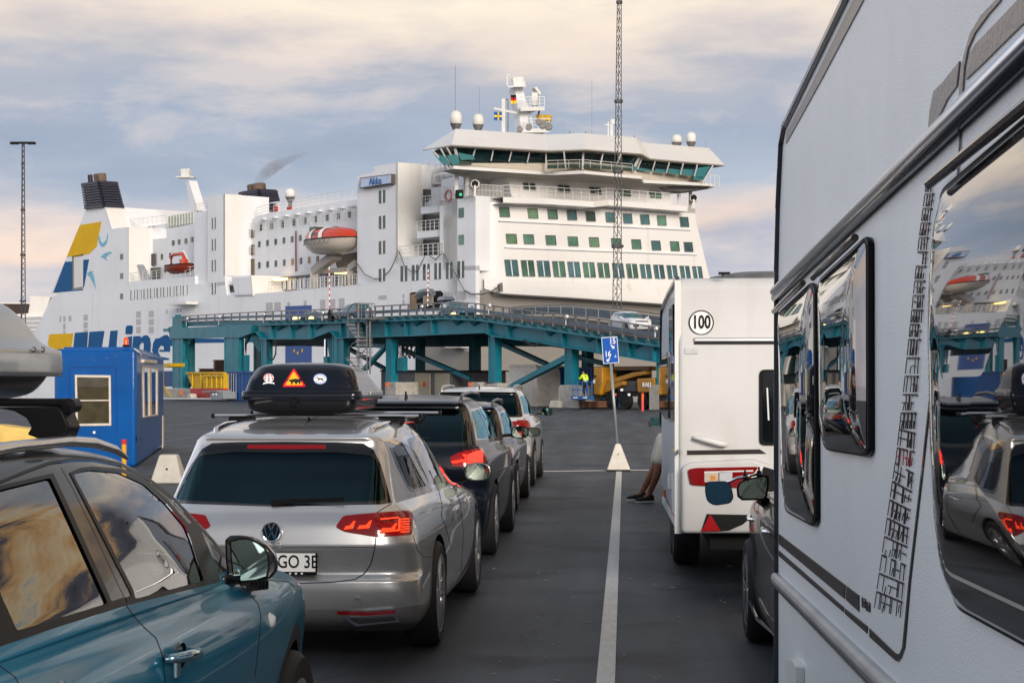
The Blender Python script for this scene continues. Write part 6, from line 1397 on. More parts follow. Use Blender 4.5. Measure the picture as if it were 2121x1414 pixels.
tblock('jersey_block', [(390, 815), (394, 815), (396, 824), (387, 824)], 1.5, .6, wc, 'tiny white concrete block left of the red skip', 'concrete block', None, .03)
tblock('jersey_block', [(1140, 829), (1151, 829), (1152, 831), (1157, 831), (1157, 844.5), (1136, 844)], 1., .7, wc, 'white stepped concrete block left of the concrete footing', 'concrete block', None, .03)
yg = tblock('guard_frame', [(335, 753), (352, 752), (351, 759), (337, 761)], 3., 1.5, mat('skip_yellow', (0, 0, 0)), 'yellow steel guard frame behind the blue booth', 'barrier', None, .0)
for a, c in (((338, 760), (338, 822)), ((339, 800), (354, 820))):
    b = MB(); b.bar(rp(*a, 3), rp(*c, 3), .12); b.build('frame_leg', MATS['skip_yellow'], yg)
tblock('floating_fender', [(338, 768), (356, 768), (356, 800), (338, 800)], -4, 2, MATS['blue_container_paint'], 'dark blue container end behind the blue booth', 'container', None, .0).name = 'shipping_container'
pb = rp(1331, 850, 3.); pb.z = 0; b = MB(); b.lathe([(0, 0), (.075, 0), (.075, 1.05), (0, 1.07)], pb, 'z', 12); bo = b.build('marker_bollard', mat('pink_orange', (.75, .07, .08), .4), None, smooth=40); tag(bo, 'pink and orange marker post in front of the yellow lift', 'post')
b = MB(); b.lathe([(.079, .62), (.079, .98)], pb, 'z', 12); b.build('orange_band', M_orange, bo, smooth=1)
pt_ = tblock('pallet_stack', [(1205, 831), (1239, 831), (1239, 834), (1205, 834)], .8, 1.2, mat('pallet_wood', (.16, .07, .04), .8), 'reddish brown wooden pallets below the blue lift basket', 'pallets', None, 0.)
for y in (836, 840.5):
    b = MB(); b.prism([rp(x, yy, .8) for x, yy in ((1205, y), (1239, y), (1239, y+2), (1205, y+2))], -RN*1.2); b.build('board', MATS['pallet_wood'], pt_)
for x in (1206, 1220, 1234):
    b = MB(); b.prism([rp(x, 833, .75), rp(x+4, 833, .75), rp(x+4, 844, .75), rp(x, 844, .75)], -RN*1.1); b.build('block', MATS['pallet_wood'], pt_)
# yellow lift with the letters RALL
ly = mat('lift_yellow', (.38, .17, .008), .42, var=.15, vscale=2, dirt=.3)
lift = empty('boom_lift', tuple(rp(1290, 846, -1.5)), 'big yellow boom lift with RALL lettering parked under the right end of the ramp', 'lift')
L_ = lambda pts, d, th, m, nm, bev=.03: (lambda b: (b.prism([rp(x, y, d) for x, y in pts], -RN*th), b.build(nm, m, lift, bevel=bev))[1])(MB())
L_([(1229, 760), (1247, 760), (1247, 790), (1243, 818), (1229, 817)], .2, 1.2, ly, 'counterweight', .08)
L_([(1229, 759), (1345, 758), (1345, 767), (1247, 767)], -.4, 1., mat('lift_brown', (.10, .045, .012), .5), 'boom')
L_([(1242, 792), (1310, 771), (1335, 768), (1335, 775), (1312, 780), (1246, 801)], -.1, .5, ly, 'boom')
L_([(1243, 800), (1290, 789), (1290, 797), (1247, 816), (1241, 814)], .0, .5, ly, 'boom')
L_([(1290, 788), (1316, 788), (1320, 812), (1280, 812), (1276, 797)], -.3, 1.2, mat('lift_grey', (.07, .07, .075), .5), 'engine_cover', .08)
eh = L_([(1318, 784), (1356, 782), (1356, 813), (1320, 813)], .1, 1.4, ly, 'engine_hood', .08)
L_([(1247, 767), (1345, 764), (1345, 820), (1247, 822)], -1.6, .2, mat('lift_dark', (.012, .011, .011), .7), 'chassis_frame', 0.)
L_([(1258, 813), (1358, 813), (1358, 820), (1258, 820)], -.1, 1.4, MATS['lift_dark'], 'chassis_frame')
Xr = (RB-RA).normalized()
text('lettering', 'RALL', M_paper, frameM(rp(1340.5, 797, .16), Xr, (0, 0, 1)), .37*1.0, eh, .01, 1.15, bold=.012)
for px in (1262, 1292, 1330, 1352):
    b = MB(); M3 = Matrix.Rotation(math.atan2(-RN.x, RN.y)+math.pi, 4, 'Z') if False else None
    c = rp(px, 830, .1); prof = [(0, 0), (.25, .02), (.28, -.05), (.45, -.05), (.5, -.02), (.52, -.1), (.52, -.35), (0, -.35)]
    Q = Matrix((Xr, -RN, V((0, 0, 1)))).transposed().to_4x4(); b.lathe([(r_, -h_) for r_, h_ in prof], c, 'y', 20, M=Q); b.build('wheel', mat('lift_tyre', (.012, .012, .012), .8), lift, smooth=40)
b = MB(); Q = Matrix((Xr, -RN, V((0, 0, 1)))).transposed().to_4x4(); b.lathe([(0, -.03), (.14, -.03)], rp(1231.5, 790, .25), 'y', 16, M=Matrix.Scale(1, 4) @ Q); b.build('round_badge', M_paper, lift)
for px, py, m in ((1274, 817, M_orange), (1303, 817, M_paper), (1288, 807, M_paper), (1232, 779, M_dark)):
    b = MB(); b.box(rp(px, py, .3), (.16, .05, .14)); b.build('small_fitting', m, lift)
bk = empty('lift_basket', tuple(rp(1206, 829, 1.)), 'blue railed work basket of the lift holding the hi-vis worker', 'basket')
bm2 = mat('basket_blue', (.01, .10, .30), .45)
for z0, z1 in ((.0, .0),):
    for (a, c, r_) in (((1185, 823), (1227, 824), .22), ((1185, 790), (1227, 791), .07), ((1185, 807), (1227, 808), .06)):
        for dd in (.4, 1.6): b = MB(); b.bar(rp(*a, dd), rp(*c, dd), r_); b.build('basket_rail', bm2, bk)
    for x in (1186, 1196, 1206, 1216, 1226):
        for dd in (.4, 1.6): b = MB(); b.bar(rp(x, 790, dd), rp(x, 824, dd), .06); b.build('basket_post', bm2, bk)
b = MB(); b.prism([rp(1185, 823.5, 1.6), rp(1227, 824.5, 1.6), rp(1227, 824.5, .4), rp(1185, 823.5, .4)], (0, 0, -.08)); b.build('basket_floor', bm2, bk)
for x0 in (1187, 1207): b = MB(); b.prism([rp(x, y, 1.75) for x, y in ((x0, 822), (x0+8, 822), (x0+8, 824.5), (x0, 824.5))], -RN*.05); b.build('basket_label', M_paper, bk)
# ================================================================== the big white ferry
DC = 166.
SO = onD(985, 792, DC); SO.z = 0
cT, sT = math.cos(TH), math.sin(TH); CR, CF = V((cT, sT, 0)), V((-sT, cT, 0))     # camera right / forward
SA = (CR*-.61+CF*.79).normalized(); SW = (CR*.876+CF*.482).normalized()             # aft, and across to the far side
NS = V((0, 0, 1)).cross(SA).normalized(); NS = NS if NS.dot(CF) < 0 else -NS       # outward normal of the side
NF = V((0, 0, 1)).cross(SW).normalized(); NF = NF if NF.dot(CF) < 0 else -NF       # outward normal of the front
S = lambda px, py, d=0.: hit(px, py, SO-NS*d, NS)      # on the side wall, d metres inboard
F_ = lambda px, py, d=0.: hit(px, py, SO-NF*d, NF)     # on the front wall, d metres aft
ship = empty('ferry', tuple(SO), 'huge white car ferry with navy louvred funnels and a wide bridge, named Akka', 'ferry')
def sl(f, n, pts, d, th, m, name, par=ship, bev=0.):
    b = MB(); b.prism([f(x, y, d) for x, y in pts], -n*th); return b.build(name, m, par, bevel=bev)
sd_ = lambda pts, d, th, m, name, **k: sl(S, NS, pts, d, th, m, name, **k)
fd_ = lambda pts, d, th, m, name, **k: sl(F_, NF, pts, d, th, m, name, **k)
# hull side: sheet from stern to bow corner
sd_([(66, 700), (105, 620), (128, 600), (270, 590), (404, 588), (466, 584), (470, 611), (558, 606), (745, 590), (800, 560), (985, 550), (985, 800), (985, 860), (40, 860)], 0, .5, M_hull, 'hull')
sd_([(105, 606), (134, 542), (165, 466), (179, 432), (217.5, 427), (232, 474), (267, 470), (267, 600)], .01, 14, M_white, 'stern_house')
sd_([(267, 470), (310, 471), (310, 600), (267, 600)], 3.2, 10, M_cream, 'stern_house')
# front part of the stern house that faces the bow (its warm light put into the cream)
def wpx(A, px):
    lo, hi = 0., 40.
    for _ in range(40):
        m_ = (lo+hi)/2
        if proj(A+SW*m_)[0] < px: lo = m_
        else: hi = m_
    return lo
def ff(pts_s, w0, w1, m, name, d0=0.):
    """wall running inboard from the side plane at column x, up to picture column w1"""
    x, y0, y1 = pts_s; w1 = wpx(S(x, y0, d0), w1); A, B_ = S(x, y0, d0), S(x, y1, d0); b = MB(); b.prism([A, A+SW*w1, B_+SW*w1, B_], SA*.4); return b.build(name, m, ship)
ff((267, 470, 592), 0, 309, M_cream, 'front_facing_wall')
# aft superstructure wall, set back
sd_([(300, 497), (345, 493), (345, 480), (402, 462), (410, 459), (410, 600), (270, 604), (270, 560), (300, 555)], 3.4, 8, M_white, 'superstructure')
sd_([(300, 470), (345, 463), (402, 440), (402, 462), (345, 480), (300, 500)], 5.4, 5, M_white, 'superstructure')
sd_([(268, 583), (404, 572), (404, 640), (268, 640)], .02, 3.5, M_hull, 'deck_bulwark')
# left lift tower
sd_([(430, 409), (466, 402), (466, 590), (430, 596)], .0, 6, M_white, 'stair_tower'); sd_([(402, 441), (430, 436), (430, 596), (402, 600)], .4, 5, M_white, 'tower_shoulder')
ff((466.2, 402, 571), 0, 500, M_cream, 'front_facing_wall')
# mid superstructure, set back
MIDT = [(500, 470), (560, 452), (620, 437), (680, 428), (742, 420)]
sd_([(470, 478), (500, 473), (530, 448), (560, 441), (620, 431), (680, 421), (745, 412), (745, 600), (470, 600)], 3.6, 12, M_white, 'superstructure')
sd_([(470, 611), (558, 606), (640, 599), (745, 590), (745, 640), (470, 640)], .02, 3.6, M_hull, 'deck_bulwark')
for y in ((441, 453), (480, 484), (528, 532)):
    pass
# balconies between left tower and mid wall
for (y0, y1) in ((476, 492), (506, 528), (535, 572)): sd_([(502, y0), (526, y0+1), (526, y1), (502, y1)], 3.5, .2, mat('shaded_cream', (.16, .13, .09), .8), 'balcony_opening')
sd_([(502, 420), (530, 418), (745, 412), (745, 414), (530, 450), (502, 450)], 9, 2, M_cream, 'upper_deckhouse') if False else None
# lift tower with the name sign
sd_([(740, 365), (774, 357), (774, 345), (824, 336.5), (824, 575), (740, 590)], .0, 6, M_white, 'stair_tower')
ff((824.3, 336.5, 545), 0, 873, M_cream, 'front_facing_wall')
# right side block up to the bow corner
sd_([(872, 392), (918, 386), (918, 560), (872, 560)], 3.2, 8, M_white, 'superstructure')
sd_([(918, 412), (985, 405), (985, 560), (918, 560)], .0, 9, M_white, 'forward_block')
sd_([(824, 533), (918, 527), (918, 600), (824, 600)], .01, 6, M_hull, 'deck_bulwark')
sd_([(864, 479), (918, 475), (918, 489), (864, 494)], .3, 3.2, M_white, 'deck_slab'); sd_([(872, 429), (918, 425), (918, 439), (872, 443)], .6, 3.2, M_white, 'deck_slab')
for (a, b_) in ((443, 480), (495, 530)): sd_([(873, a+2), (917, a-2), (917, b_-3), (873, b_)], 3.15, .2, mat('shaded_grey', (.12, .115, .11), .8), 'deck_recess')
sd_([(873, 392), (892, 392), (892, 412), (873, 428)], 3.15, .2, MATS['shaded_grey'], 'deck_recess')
# ---- front block with a rounded corner: swept in plan, windows traced on the front plane
def plan(k, aft=0.):
    return None
TF = [(1000, 404), (1100, 408), (1200, 414), (1300, 419), (1380, 424), (1441, 432)]
BF = [(1010, 606), (1070, 612), (1180, 622), (1300, 630), (1400, 637), (1500, 645)]
tl_, tr_, bl_, br_ = F_(1003, 404), F_(1439, 433), F_(1010, 600), F_(1483, 640)
def wallpt(t, z): pass
b = MB(); rows = []
zT, zB = S(985, 405).z, F_(1060, 612).z
wR = lambda z: 0
import bisect
nz = 10; RADC = 3.0
xe = [(404, 1439), (433, 1440), (500, 1455), (568, 1467), (640, 1484), (700, 1496)]
for i in range(nz+1):
    z = zT+(zB-zT)*i/nz
    yf = lambda x: HY-(z-EYE)*FP/((F_(x, 792)-EYEP).dot(CF))     # picture row of height z on the front plane
    # right end of the front face at this height
    xr = 1440+46*max(0, i/nz-.1); E = F_(xr, yf(xr)); E.z = z; row = []
    fl = .0                                                           # corner blends into the side wall
    A0 = SO + SA*6; A0 = V((A0.x, A0.y, z)); row.append(A0)
    for k in range(10):
        a = math.pi/2*k/9; row.append(V(((SO+SA*RADC*(1-math.sin(a))+SW*RADC*(1-math.cos(a))).x, (SO+SA*RADC*(1-math.sin(a))+SW*RADC*(1-math.cos(a))).y, z)))
    for k in range(1, 6): row.append(row[10].lerp(E, k/5))
    row.append(E+SA*30); rows.append(row)
b.grid(rows); b.build('front_block', mat('front_sunlit_white', (.72, .705, .68), .4, var=.02, vscale=.2, dirt=.1, dcol=(.6, .57, .5), dscale=(.2, .2, .03)), ship, smooth=50)  # warm light on the front is put into this white
# roof of the front block / side of the far edge
b = MB(); r0 = rows[0]; b.prism([p+V((0, 0, .0)) for p in r0], (0, 0, -.5)); b.build('foredeck', M_cream, ship)
# bow: hull flare curving forward below the front block
b = MB(); rows2 = []; sec = [(zB+.6, 0.0, 0, 1.0), (zB-.3, 2.2, .3, 1.02), (zB-2.5, 4.5, .2, .97), (zB-6, 4.2, -.3, .88), (zB-11, 3.0, -1.2, .75), (-2, 1.5, -2.5, .6)]
Bw = (br_-bl_).length
for z, fw, off, wd_ in sec:
    row = [V(((SO+SA*10).x, (SO+SA*10).y, z))]
    for k in range(25):
        a = math.pi*k/24; w_ = Bw/2*(1-math.cos(a)*wd_)+1.5-0; ext = (math.sin(a)**.8)*(fw*3.0+3.5)
        p = SO + SW*w_ + NF*(ext-2.5) ; row.append(V((p.x, p.y, z)))
    e = SO+SW*Bw+SA*20; row.append(V((e.x, e.y, z))); rows2.append(row)
# simpler traced bow: white sheer strake over grey flare
def bowstrip(top, bot, d0, d1, m, name):
    b = MB(); b.grid([[F_(x, y, d0) for x, y in top], [F_(x, y, d1) for x, y in bot]]); return b.build(name, m, ship, smooth=1)
ty = lambda x: polyline([(1003, 575), (1060, 577), (1440, 590), (1500, 594)], x); my = lambda x: polyline([(1010, 600), (1030, 606.5), (1060, 609), (1180, 616), (1300, 624), (1400, 631), (1500, 637)], x); ly_ = lambda x: polyline([(1003, 870), (1500, 870)], x)
xs = [1003+(1500-1003)*k/30 for k in range(31)]
b = MB(); fw = lambda x: -1.6*min(1, max(0, (x-1008)/40))**.7
b.grid([[F_(x, ty(x), .02) for x in xs], [F_(x, my(x)-8, fw(x)*.6) for x in xs], [F_(x, my(x), fw(x)) for x in xs], [F_(x, my(x)+2, fw(x)+.5) for x in xs], [F_(x, my(x)+4, 0.) for x in xs]]); b.build('bow_bulwark', MATS['front_sunlit_white'], ship, smooth=60)
b = MB(); cur = lambda x, y: .05 + .012*(y-my(x))*max(0, (1400-x)/400)
g = []
for k in range(9):
    t = k/8; g.append([S(960, 606+t*264, -.03)]+[F_(x, (my(x)+2)+(870-my(x)-2)*t, .1+2.5*t) for x in xs])
b.grid(g); b.build('bow_flare', M_greyhull, ship, smooth=60)
# grey boot area on the side under the ramp at right
sd_([(905, 700), (938, 700), (960, 727), (985, 727), (985, 870), (860, 870), (860, 704)], -.06, .1, M_greyhull, 'grey_hull_panel')
sd_([(808, 706), (922, 704), (922, 714), (808, 716)], -.1, .2, mat('amber_gallery', (.42, .33, .2), .6), 'hull_gallery')
sd_([(921, 702), (938, 703), (956, 720), (921, 720)], -1.2, 1.0, M_cream, 'door_flap')
# blue and yellow company marks on the hull side
def mark(pts, m=M_blue, d=-.05, nm='hull_lettering'): return sd_(pts, d, .04, m, nm)
mark([(102, 692), (152, 690), (148, 716), (140, 760), (110, 760), (99, 710)], M_yel, nm='hull_stripe')
mark([(155, 689), (182, 687), (180, 716), (181, 760), (150, 760), (152, 716)]); mark([(185, 687), (216, 685), (210, 722), (206, 760), (178, 760), (182, 720)])
mark([(228.5, 685), (243.5, 684), (241, 712), (239, 760), (222, 760), (225, 715)])                          # L
mark(rounded([(261, 674), (275, 673.5), (274, 692), (259, 692)], 4, 3)); mark([(259.5, 698), (273.5, 696), (270, 760), (254, 760)])      # i
mark([(276, 696), (291, 695.5), (291, 700), (298, 694.5), (305, 694), (310, 700), (312, 712), (309, 760), (295, 760), (298, 712), (294, 708), (289, 714), (287, 760), (270, 760)])  # n
def ring2(out, inn, m, nm='hull_lettering', d=-.05):
    b = MB(); n = len(out); o, i = [S(x, y, d) for x, y in out], [S(x, y, d) for x, y in inn]; b.add(o+i, [(k, (k+1) % n, n+(k+1) % n, n+k) for k in range(n)]); return b.build(nm, m, ship)
mark([(330, 700), (340, 694), (346, 693), (352, 700), (352, 728), (330, 728), (330, 724), (339.5, 724), (339, 717), (333, 715), (328, 722), (327, 729), (332, 738), (350, 742), (349, 745), (330, 745), (320, 738), (315, 726), (317, 710), (322, 701)])   # e
sd_([(350, 668), (352, 668), (352, 745), (350, 745)], -.04, .02, M_hull, 'hull_lettering') if False else None
mark([(352, 700), (545, 702), (545, 708), (395, 710), (380, 716), (352, 716)], nm='hull_stripe'); mark([(338, 768), (370, 768), (372, 800), (338, 800)], nm='hull_stripe')
mark([(591, 634), (645, 632), (645, 754), (591, 754)], mat('panel_blue', (.008, .06, .24), .4), nm='side_door_panel')
for px, py in ((609, 726), (616, 731), (625.5, 725.5)): mark([(px-1, py-3), (px+1, py-3), (px+1, py+3), (px-1, py+3)], M_yel, -.1, 'panel_mark')
# stern colours: yellow panel and blue panel with the opening between
mark([(165.5, 466), (210, 459), (200, 510), (184, 526), (138, 532)], M_yel, -.03, 'stern_stripe')
mark([(134.5, 542), (150, 541.5), (150, 600), (110, 606)], M_blue, -.03, 'stern_stripe'); mark([(172, 538), (184, 537), (174, 592), (172, 596)], M_blue, -.03, 'stern_stripe'); mark([(110, 605), (172, 598), (171, 601), (107, 606.5)], M_blue, -.03, 'stern_stripe')
mark([(149, 531), (172, 527), (172, 597), (149.5, 600)], mat('opening_shade', (.24, .21, .17), .8), -.02, 'stern_opening'); mark([(153, 531), (172, 529), (171, 594), (153, 597)], M_cream, -.06, 'stern_opening_wall'); mark([(149, 531), (172, 526.5), (172, 529), (153, 532)], M_dark, -.09, 'opening_lintel')
# small pale blue sea birds painted on the funnel side
pb_ = mat('pale_blue_paint', (.16, .42, .55), .5)
for P in ([(201, 481), (204, 483), (209, 500), (213, 504), (220, 497), (223, 482), (224, 490), (221, 503), (215, 511), (210, 511), (205, 503)], [(208, 532), (216, 525), (228, 521), (232, 524), (224, 527), (219, 533), (223, 540), (217, 536)], [(185, 570), (190, 563), (195, 574), (199, 600), (194, 588), (188, 578)], [(180, 566), (187, 561), (194, 562), (188, 565), (183, 572)]): mark(P, pb_, -.03, 'painted_bird')
# a plain grey sea bird (generic shape)
# ---- windows
WN = {'n': 0}
def win(f, n, pts, m, d=-.03, fr=None, bars=0, nm='window'):
    c = (sum(p[0] for p in pts)/4, sum(p[1] for p in pts)/4)
    b = MB(); b.prism([f(x, y, d) for x, y in pts], -n*.1); o = b.build(nm, m, ship)
    if bars:
        for k in range(1, bars+1):
            t = k/(bars+1); a, e = pts[0], pts[1]; g2, h2 = pts[3], pts[2]; xa, ya, xb, yb2 = a[0]+(e[0]-a[0])*t, a[1]+(e[1]-a[1])*t, g2[0]+(h2[0]-g2[0])*t, g2[1]+(h2[1]-g2[1])*t
            b = MB(); b.prism([f(x, y, d-.05) for x, y in ((xa-.9, ya), (xa+.9, ya), (xb+.9, yb2), (xb-.9, yb2))], -n*.1); b.build('mullion', M_white, o)
    return o
seams(mat('front_sunlit_white', (0, 0, 0)), 8, 2.75, dark=.93)
def fwin(x, y, wpx, hpx, m, bars=0, slant=2.2, d=-.04):
    # frame first
    o = win(F_, NF, [(x, y), (x+wpx, y+.4), (x+wpx+slant, y+hpx+.4), (x+slant, y+hpx)], m, d, bars=bars)
    b = MB(); q = [(x, y), (x+wpx, y+.4), (x+wpx+slant, y+hpx+.4), (x+slant, y+hpx)]
    for i in range(4): A, B_ = F_(*q[i], d-.03), F_(*q[(i+1) % 4], d-.03); b.bar(A, B_, .05, .09 if i != 0 else .14, up=NF)
    b.build('window_frame', mat('frame_dark_grey', (.16, .17, .17), .5), o); return o  # dark grey bars around the pane
random.seed(4)
GLs = [M_gg, M_gg, mat('green_glass_bright', (.10, .18, .10), .08, coat=.5, var=.5, vscale=.4), M_gd, mat('blue_green_glass', (.05, .12, .13), .06, coat=.5, var=.5, vscale=.4)]
yl = lambda x, P: polyline(P, x)
r1 = [(1034, 429), (1093, 432), (1134, 433.5), (1174, 435.5), (1213, 438), (1254, 440), (1290, 442.5), (1326, 444.5), (1361, 446.5), (1408, 449.5)]
for k, (x, y) in enumerate(r1): fwin(x, y, 20-k*.35, 20, GLs[[0, 2, 0, 4, 3, 4, 4, 4, 0, 4][k]])
r2 = [(1048, 484.5), (1084, 485.5), (1130, 487.5), (1176, 490), (1220, 491.5), (1266, 493.5), (1308, 496), (1349, 498.5), (1388, 500), (1416.5, 501.5)]
for k, (x, y) in enumerate(r2): fwin(x, y, 21-k*.45, 19.5, GLs[[2, 0, 0, 0, 2, 0, 0, 4, 0, 4][k]])
r3 = [1045, 1079, 1112, 1144, 1175.5, 1207, 1237.5, 1268, 1297, 1325.5, 1353.5, 1381, 1408, 1434]
for k, x in enumerate(r3): fwin(x, 538+k*1.05, 26-k*.6, 33.5-k*.55, GLs[[4, 0, 4, 0, 4, 0, 0, 4, 0, 4, 4, 4, 4, 4][k]], 1, 4)
for P in (((1033, 457), (1430, 476)), ((1045, 512), (1444, 527))): b = MB(); b.bar(F_(*P[0], -.1), F_(*P[1], -.1), .25, .12); b.build('moulding', M_white, ship)
# side windows
for y in (394, 447, 499, 556): win(S, NS, [(784.5, y+1), (797.5, y-1), (797.5, y+26), (784.5, y+27.5)], M_gd, bars=1)
for y in (451, 495, 538.5, 586): win(S, NS, [(438.5, y+.5), (446.5, y-1), (446.5, y+23), (438.5, y+24)], M_gd, bars=1)
for k, x in enumerate((829.5, 853, 876, 899.5, 923.5, 947.5)): win(S, NS, [(x, 551-k*2), (x+13.5, 550-k*2), (x+13.5, 582-k*1.4), (x, 583-k*1.4)], M_gd, bars=1)
for y in (430, 486): win(S, NS, [(949.5, y+1), (960.5, y), (960.5, y+20.5), (949.5, y+21.5)], M_gg)
for k in range(9): x = 270+k*13.6; win(S, NS, [(x, 601-k*1.2), (x+9, 600-k*1.2), (x+9, 620-k*1.2), (x, 621.5-k*1.2)], M_gd, bars=2)
for y in (526, 566, 608): win(S, NS, [(248.5, y), (254.5, y-.5), (254.5, y+11), (248.5, y+11.5)], M_gd)
# small cabin windows of the mid superstructure
for k in range(6): x = 534.5+k*17; win(S, NS, [(x, 500-k*2.6), (x+3.5, 499.6-k*2.6), (x+3.5, 511-k*2.6), (x, 512-k*2.6)], M_gd, 3.5)
for k in range(8): x = 534.5+k*17.2; win(S, NS, [(x, 543-k*1.8), (x+3.5, 542.6-k*1.8), (x+3.5, 555-k*1.8), (x, 556-k*1.8)], [M_gd, mat('lit_window', (.32, .2, .09), .4)][k in (4, 6)], 3.5)
for k in range(9):
    x = 537+k*23; y = 465-k*3.4; win(S, NS, [(x, y), (x+4, y-.5), (x+4, y+12), (x, y+12.5)], M_gd, 3.5)
    b = MB(); b.bar(S(x-10+12, y-9, 3.2), S(x+12, y-11.5, 3.2), .5, .15); b.build('window_hood', M_white, ship)
for k in range(9):
    x = 562+k*20.5
    if 640 < x < 662 or x > 735: continue
    win(S, NS, [(x, 578-k*1.6), (x+12, 577-k*1.6), (x+12, 600-k*1.6), (x, 601-k*1.6)], M_gd, 3.45, bars=2)
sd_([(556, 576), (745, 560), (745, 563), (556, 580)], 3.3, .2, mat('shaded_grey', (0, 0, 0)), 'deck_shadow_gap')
for P in ([(559, 483), (559, 560)],): sd_([(611.5, 478), (613, 478), (613, 562), (611.5, 562)], 3.4, .1, mat('dark_red_pipe', (.16, .03, .05), .5), 'pipe')
for x, y, w_, h in ((340, 553, 3, 11), (356, 498, 4, 10), (368, 496, 4, 10), (382, 494, 4, 10), (395, 491, 4, 10), (333, 526, 3, 11), (350, 524, 3, 10)): win(S, NS, [(x, y), (x+w_, y-.3), (x+w_, y+h), (x, y+h)], M_gd, 3.3)
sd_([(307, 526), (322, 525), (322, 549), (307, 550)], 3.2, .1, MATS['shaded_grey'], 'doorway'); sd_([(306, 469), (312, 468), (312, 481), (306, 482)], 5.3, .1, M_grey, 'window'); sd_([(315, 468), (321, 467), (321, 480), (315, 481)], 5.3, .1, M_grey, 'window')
# grey louvre vents of the hull
for x, y, w_, h in ((551, 626, 14, 16), (568, 625, 14, 16), (551, 645, 14, 8), (595, 625, 6, 9), (629, 622, 6, 11), (663, 620, 11, 24), (684, 619, 11, 24), (702, 617, 12, 24), (784, 611, 17, 8), (834, 608, 4, 8), (834, 620, 4, 12), (920, 604, 20, 16), (944, 602, 21, 18), (282, 644, 10, 13), (308, 643, 11, 13), (282, 660, 10, 12), (308, 660, 11, 12), (282, 676, 10, 13), (308, 676, 11, 13), (173, 651, 9, 12), (173, 667, 9, 12), (173, 682, 9, 9), (123, 654, 4, 12), (131, 654, 5, 11), (142, 653, 6, 11), (131, 669, 5, 12), (131, 684, 5, 11), (344, 640, 3, 8), (366, 639, 3, 8), (372, 638, 3, 8)):
    sd_([(x, y+.8), (x+w_, y), (x+w_, y+h), (x, y+h+.8)], -.04, .06, M_grey, 'vent_grille')
# big side opening with a canopy
sd_([(849, 607), (855, 605), (912, 602), (917, 607), (917, 640), (849, 640)], -.05, .1, M_dark, 'side_opening'); sd_([(850, 610), (862, 608), (862, 640), (850, 640)], -.1, .1, mat('tan_interior', (.30, .2, .1), .7), 'opening_frame')
b = MB(); b.tube([S(x, y, -1.2) for x, y in ((864, 614), (872, 607), (882, 604), (892, 604), (897, 609))], .35, 6); b.build('canopy', mat('canopy_grey', (.14, .16, .18), .4), ship, smooth=40)
for x in (876, 888): sd_([(x, 612), (x+8, 612), (x+8, 632), (x, 632)], -.3, .1, mat('booth_pane', (.28, .26, .18), .3, emis=.15), 'canopy_window')
# name sign
f0 = sd_([(745, 368.5), (811, 360), (811, 380.5), (745, 390.5)], -.5, .45, mat('brown_sign_frame', (.12, .09, .08), .5), 'name_sign')
f1 = sd_([(746.5, 370.3), (809, 362.2), (809, 379), (746.5, 388.5)], -.55, .1, mat('sign_grey_blue', (.42, .50, .66), .4, var=.2, vscale=.6), 'sign_face', par=f0)
sx_ = (S(809, 362.2)-S(746.5, 370.3)).normalized(); syv = V((0, 0, 1))
text('sign_lettering', 'Akka', mat('sign_blue_letters', (.02, .10, .32), .4), frameM(S(777, 375.5, -.6), sx_, syv), 1.05, f0, .02, 1.1, bold=.0)
# ---- bridge
BZ = [(875, 309), (940, 267), (1133, 278), (1207, 275), (1325, 285), (1333, 292), (1470, 306), (1501, 341)]
def loft_pts(A, B_, m, name, close=True, sm=0):
    b = MB(); b.grid([A, B_]); return b.build(name, m, ship, smooth=sm)
# roof: lower brim polyline and top edge polyline on planes forward of the front wall
brim = [(876, 310, 4.), (936, 300, -3.5), (1133, 311.5, -3.5), (1212, 309, -5.8), (1330, 318.5, -3.8), (1347, 328, -3.2), (1400, 333, -3), (1501, 342, -1.5)]
topl = [(934, 275, 2.), (944, 267, 0.5), (1133, 279, .5), (1209, 276, -1.5), (1316, 285, 0), (1328, 295, 1), (1400, 301, 1.5), (1469, 307, 3.)]
M_fw = MATS['front_sunlit_white']
def FP3(p): return F_(p[0], p[1], p[2])
b = MB(); bt_, tp_ = [FP3(p) for p in brim], [FP3(p) for p in topl]; backo = SA*11
ofs = lambda x, x0, k_, mx: SA*max(0., min(mx, (x-x0)*k_))
b.grid([bt_, tp_, [p+ofs(q_[0], 940, .08, 11) for p, q_ in zip(tp_, topl)]]); b.build('bridge_roof', M_fw, ship)
b = MB(); b.grid([[p-V((0, 0, .0)) for p in bt_], [p-V((0, 0, .12))+SA*.1 for p in bt_], [p-V((0, 0, .1))+ofs(q_[0], 880, .05, 9) for p, q_ in zip(bt_, brim)]]); b.build('roof_underside', mat('shaded_cream2', (.40, .37, .32), .6), ship)
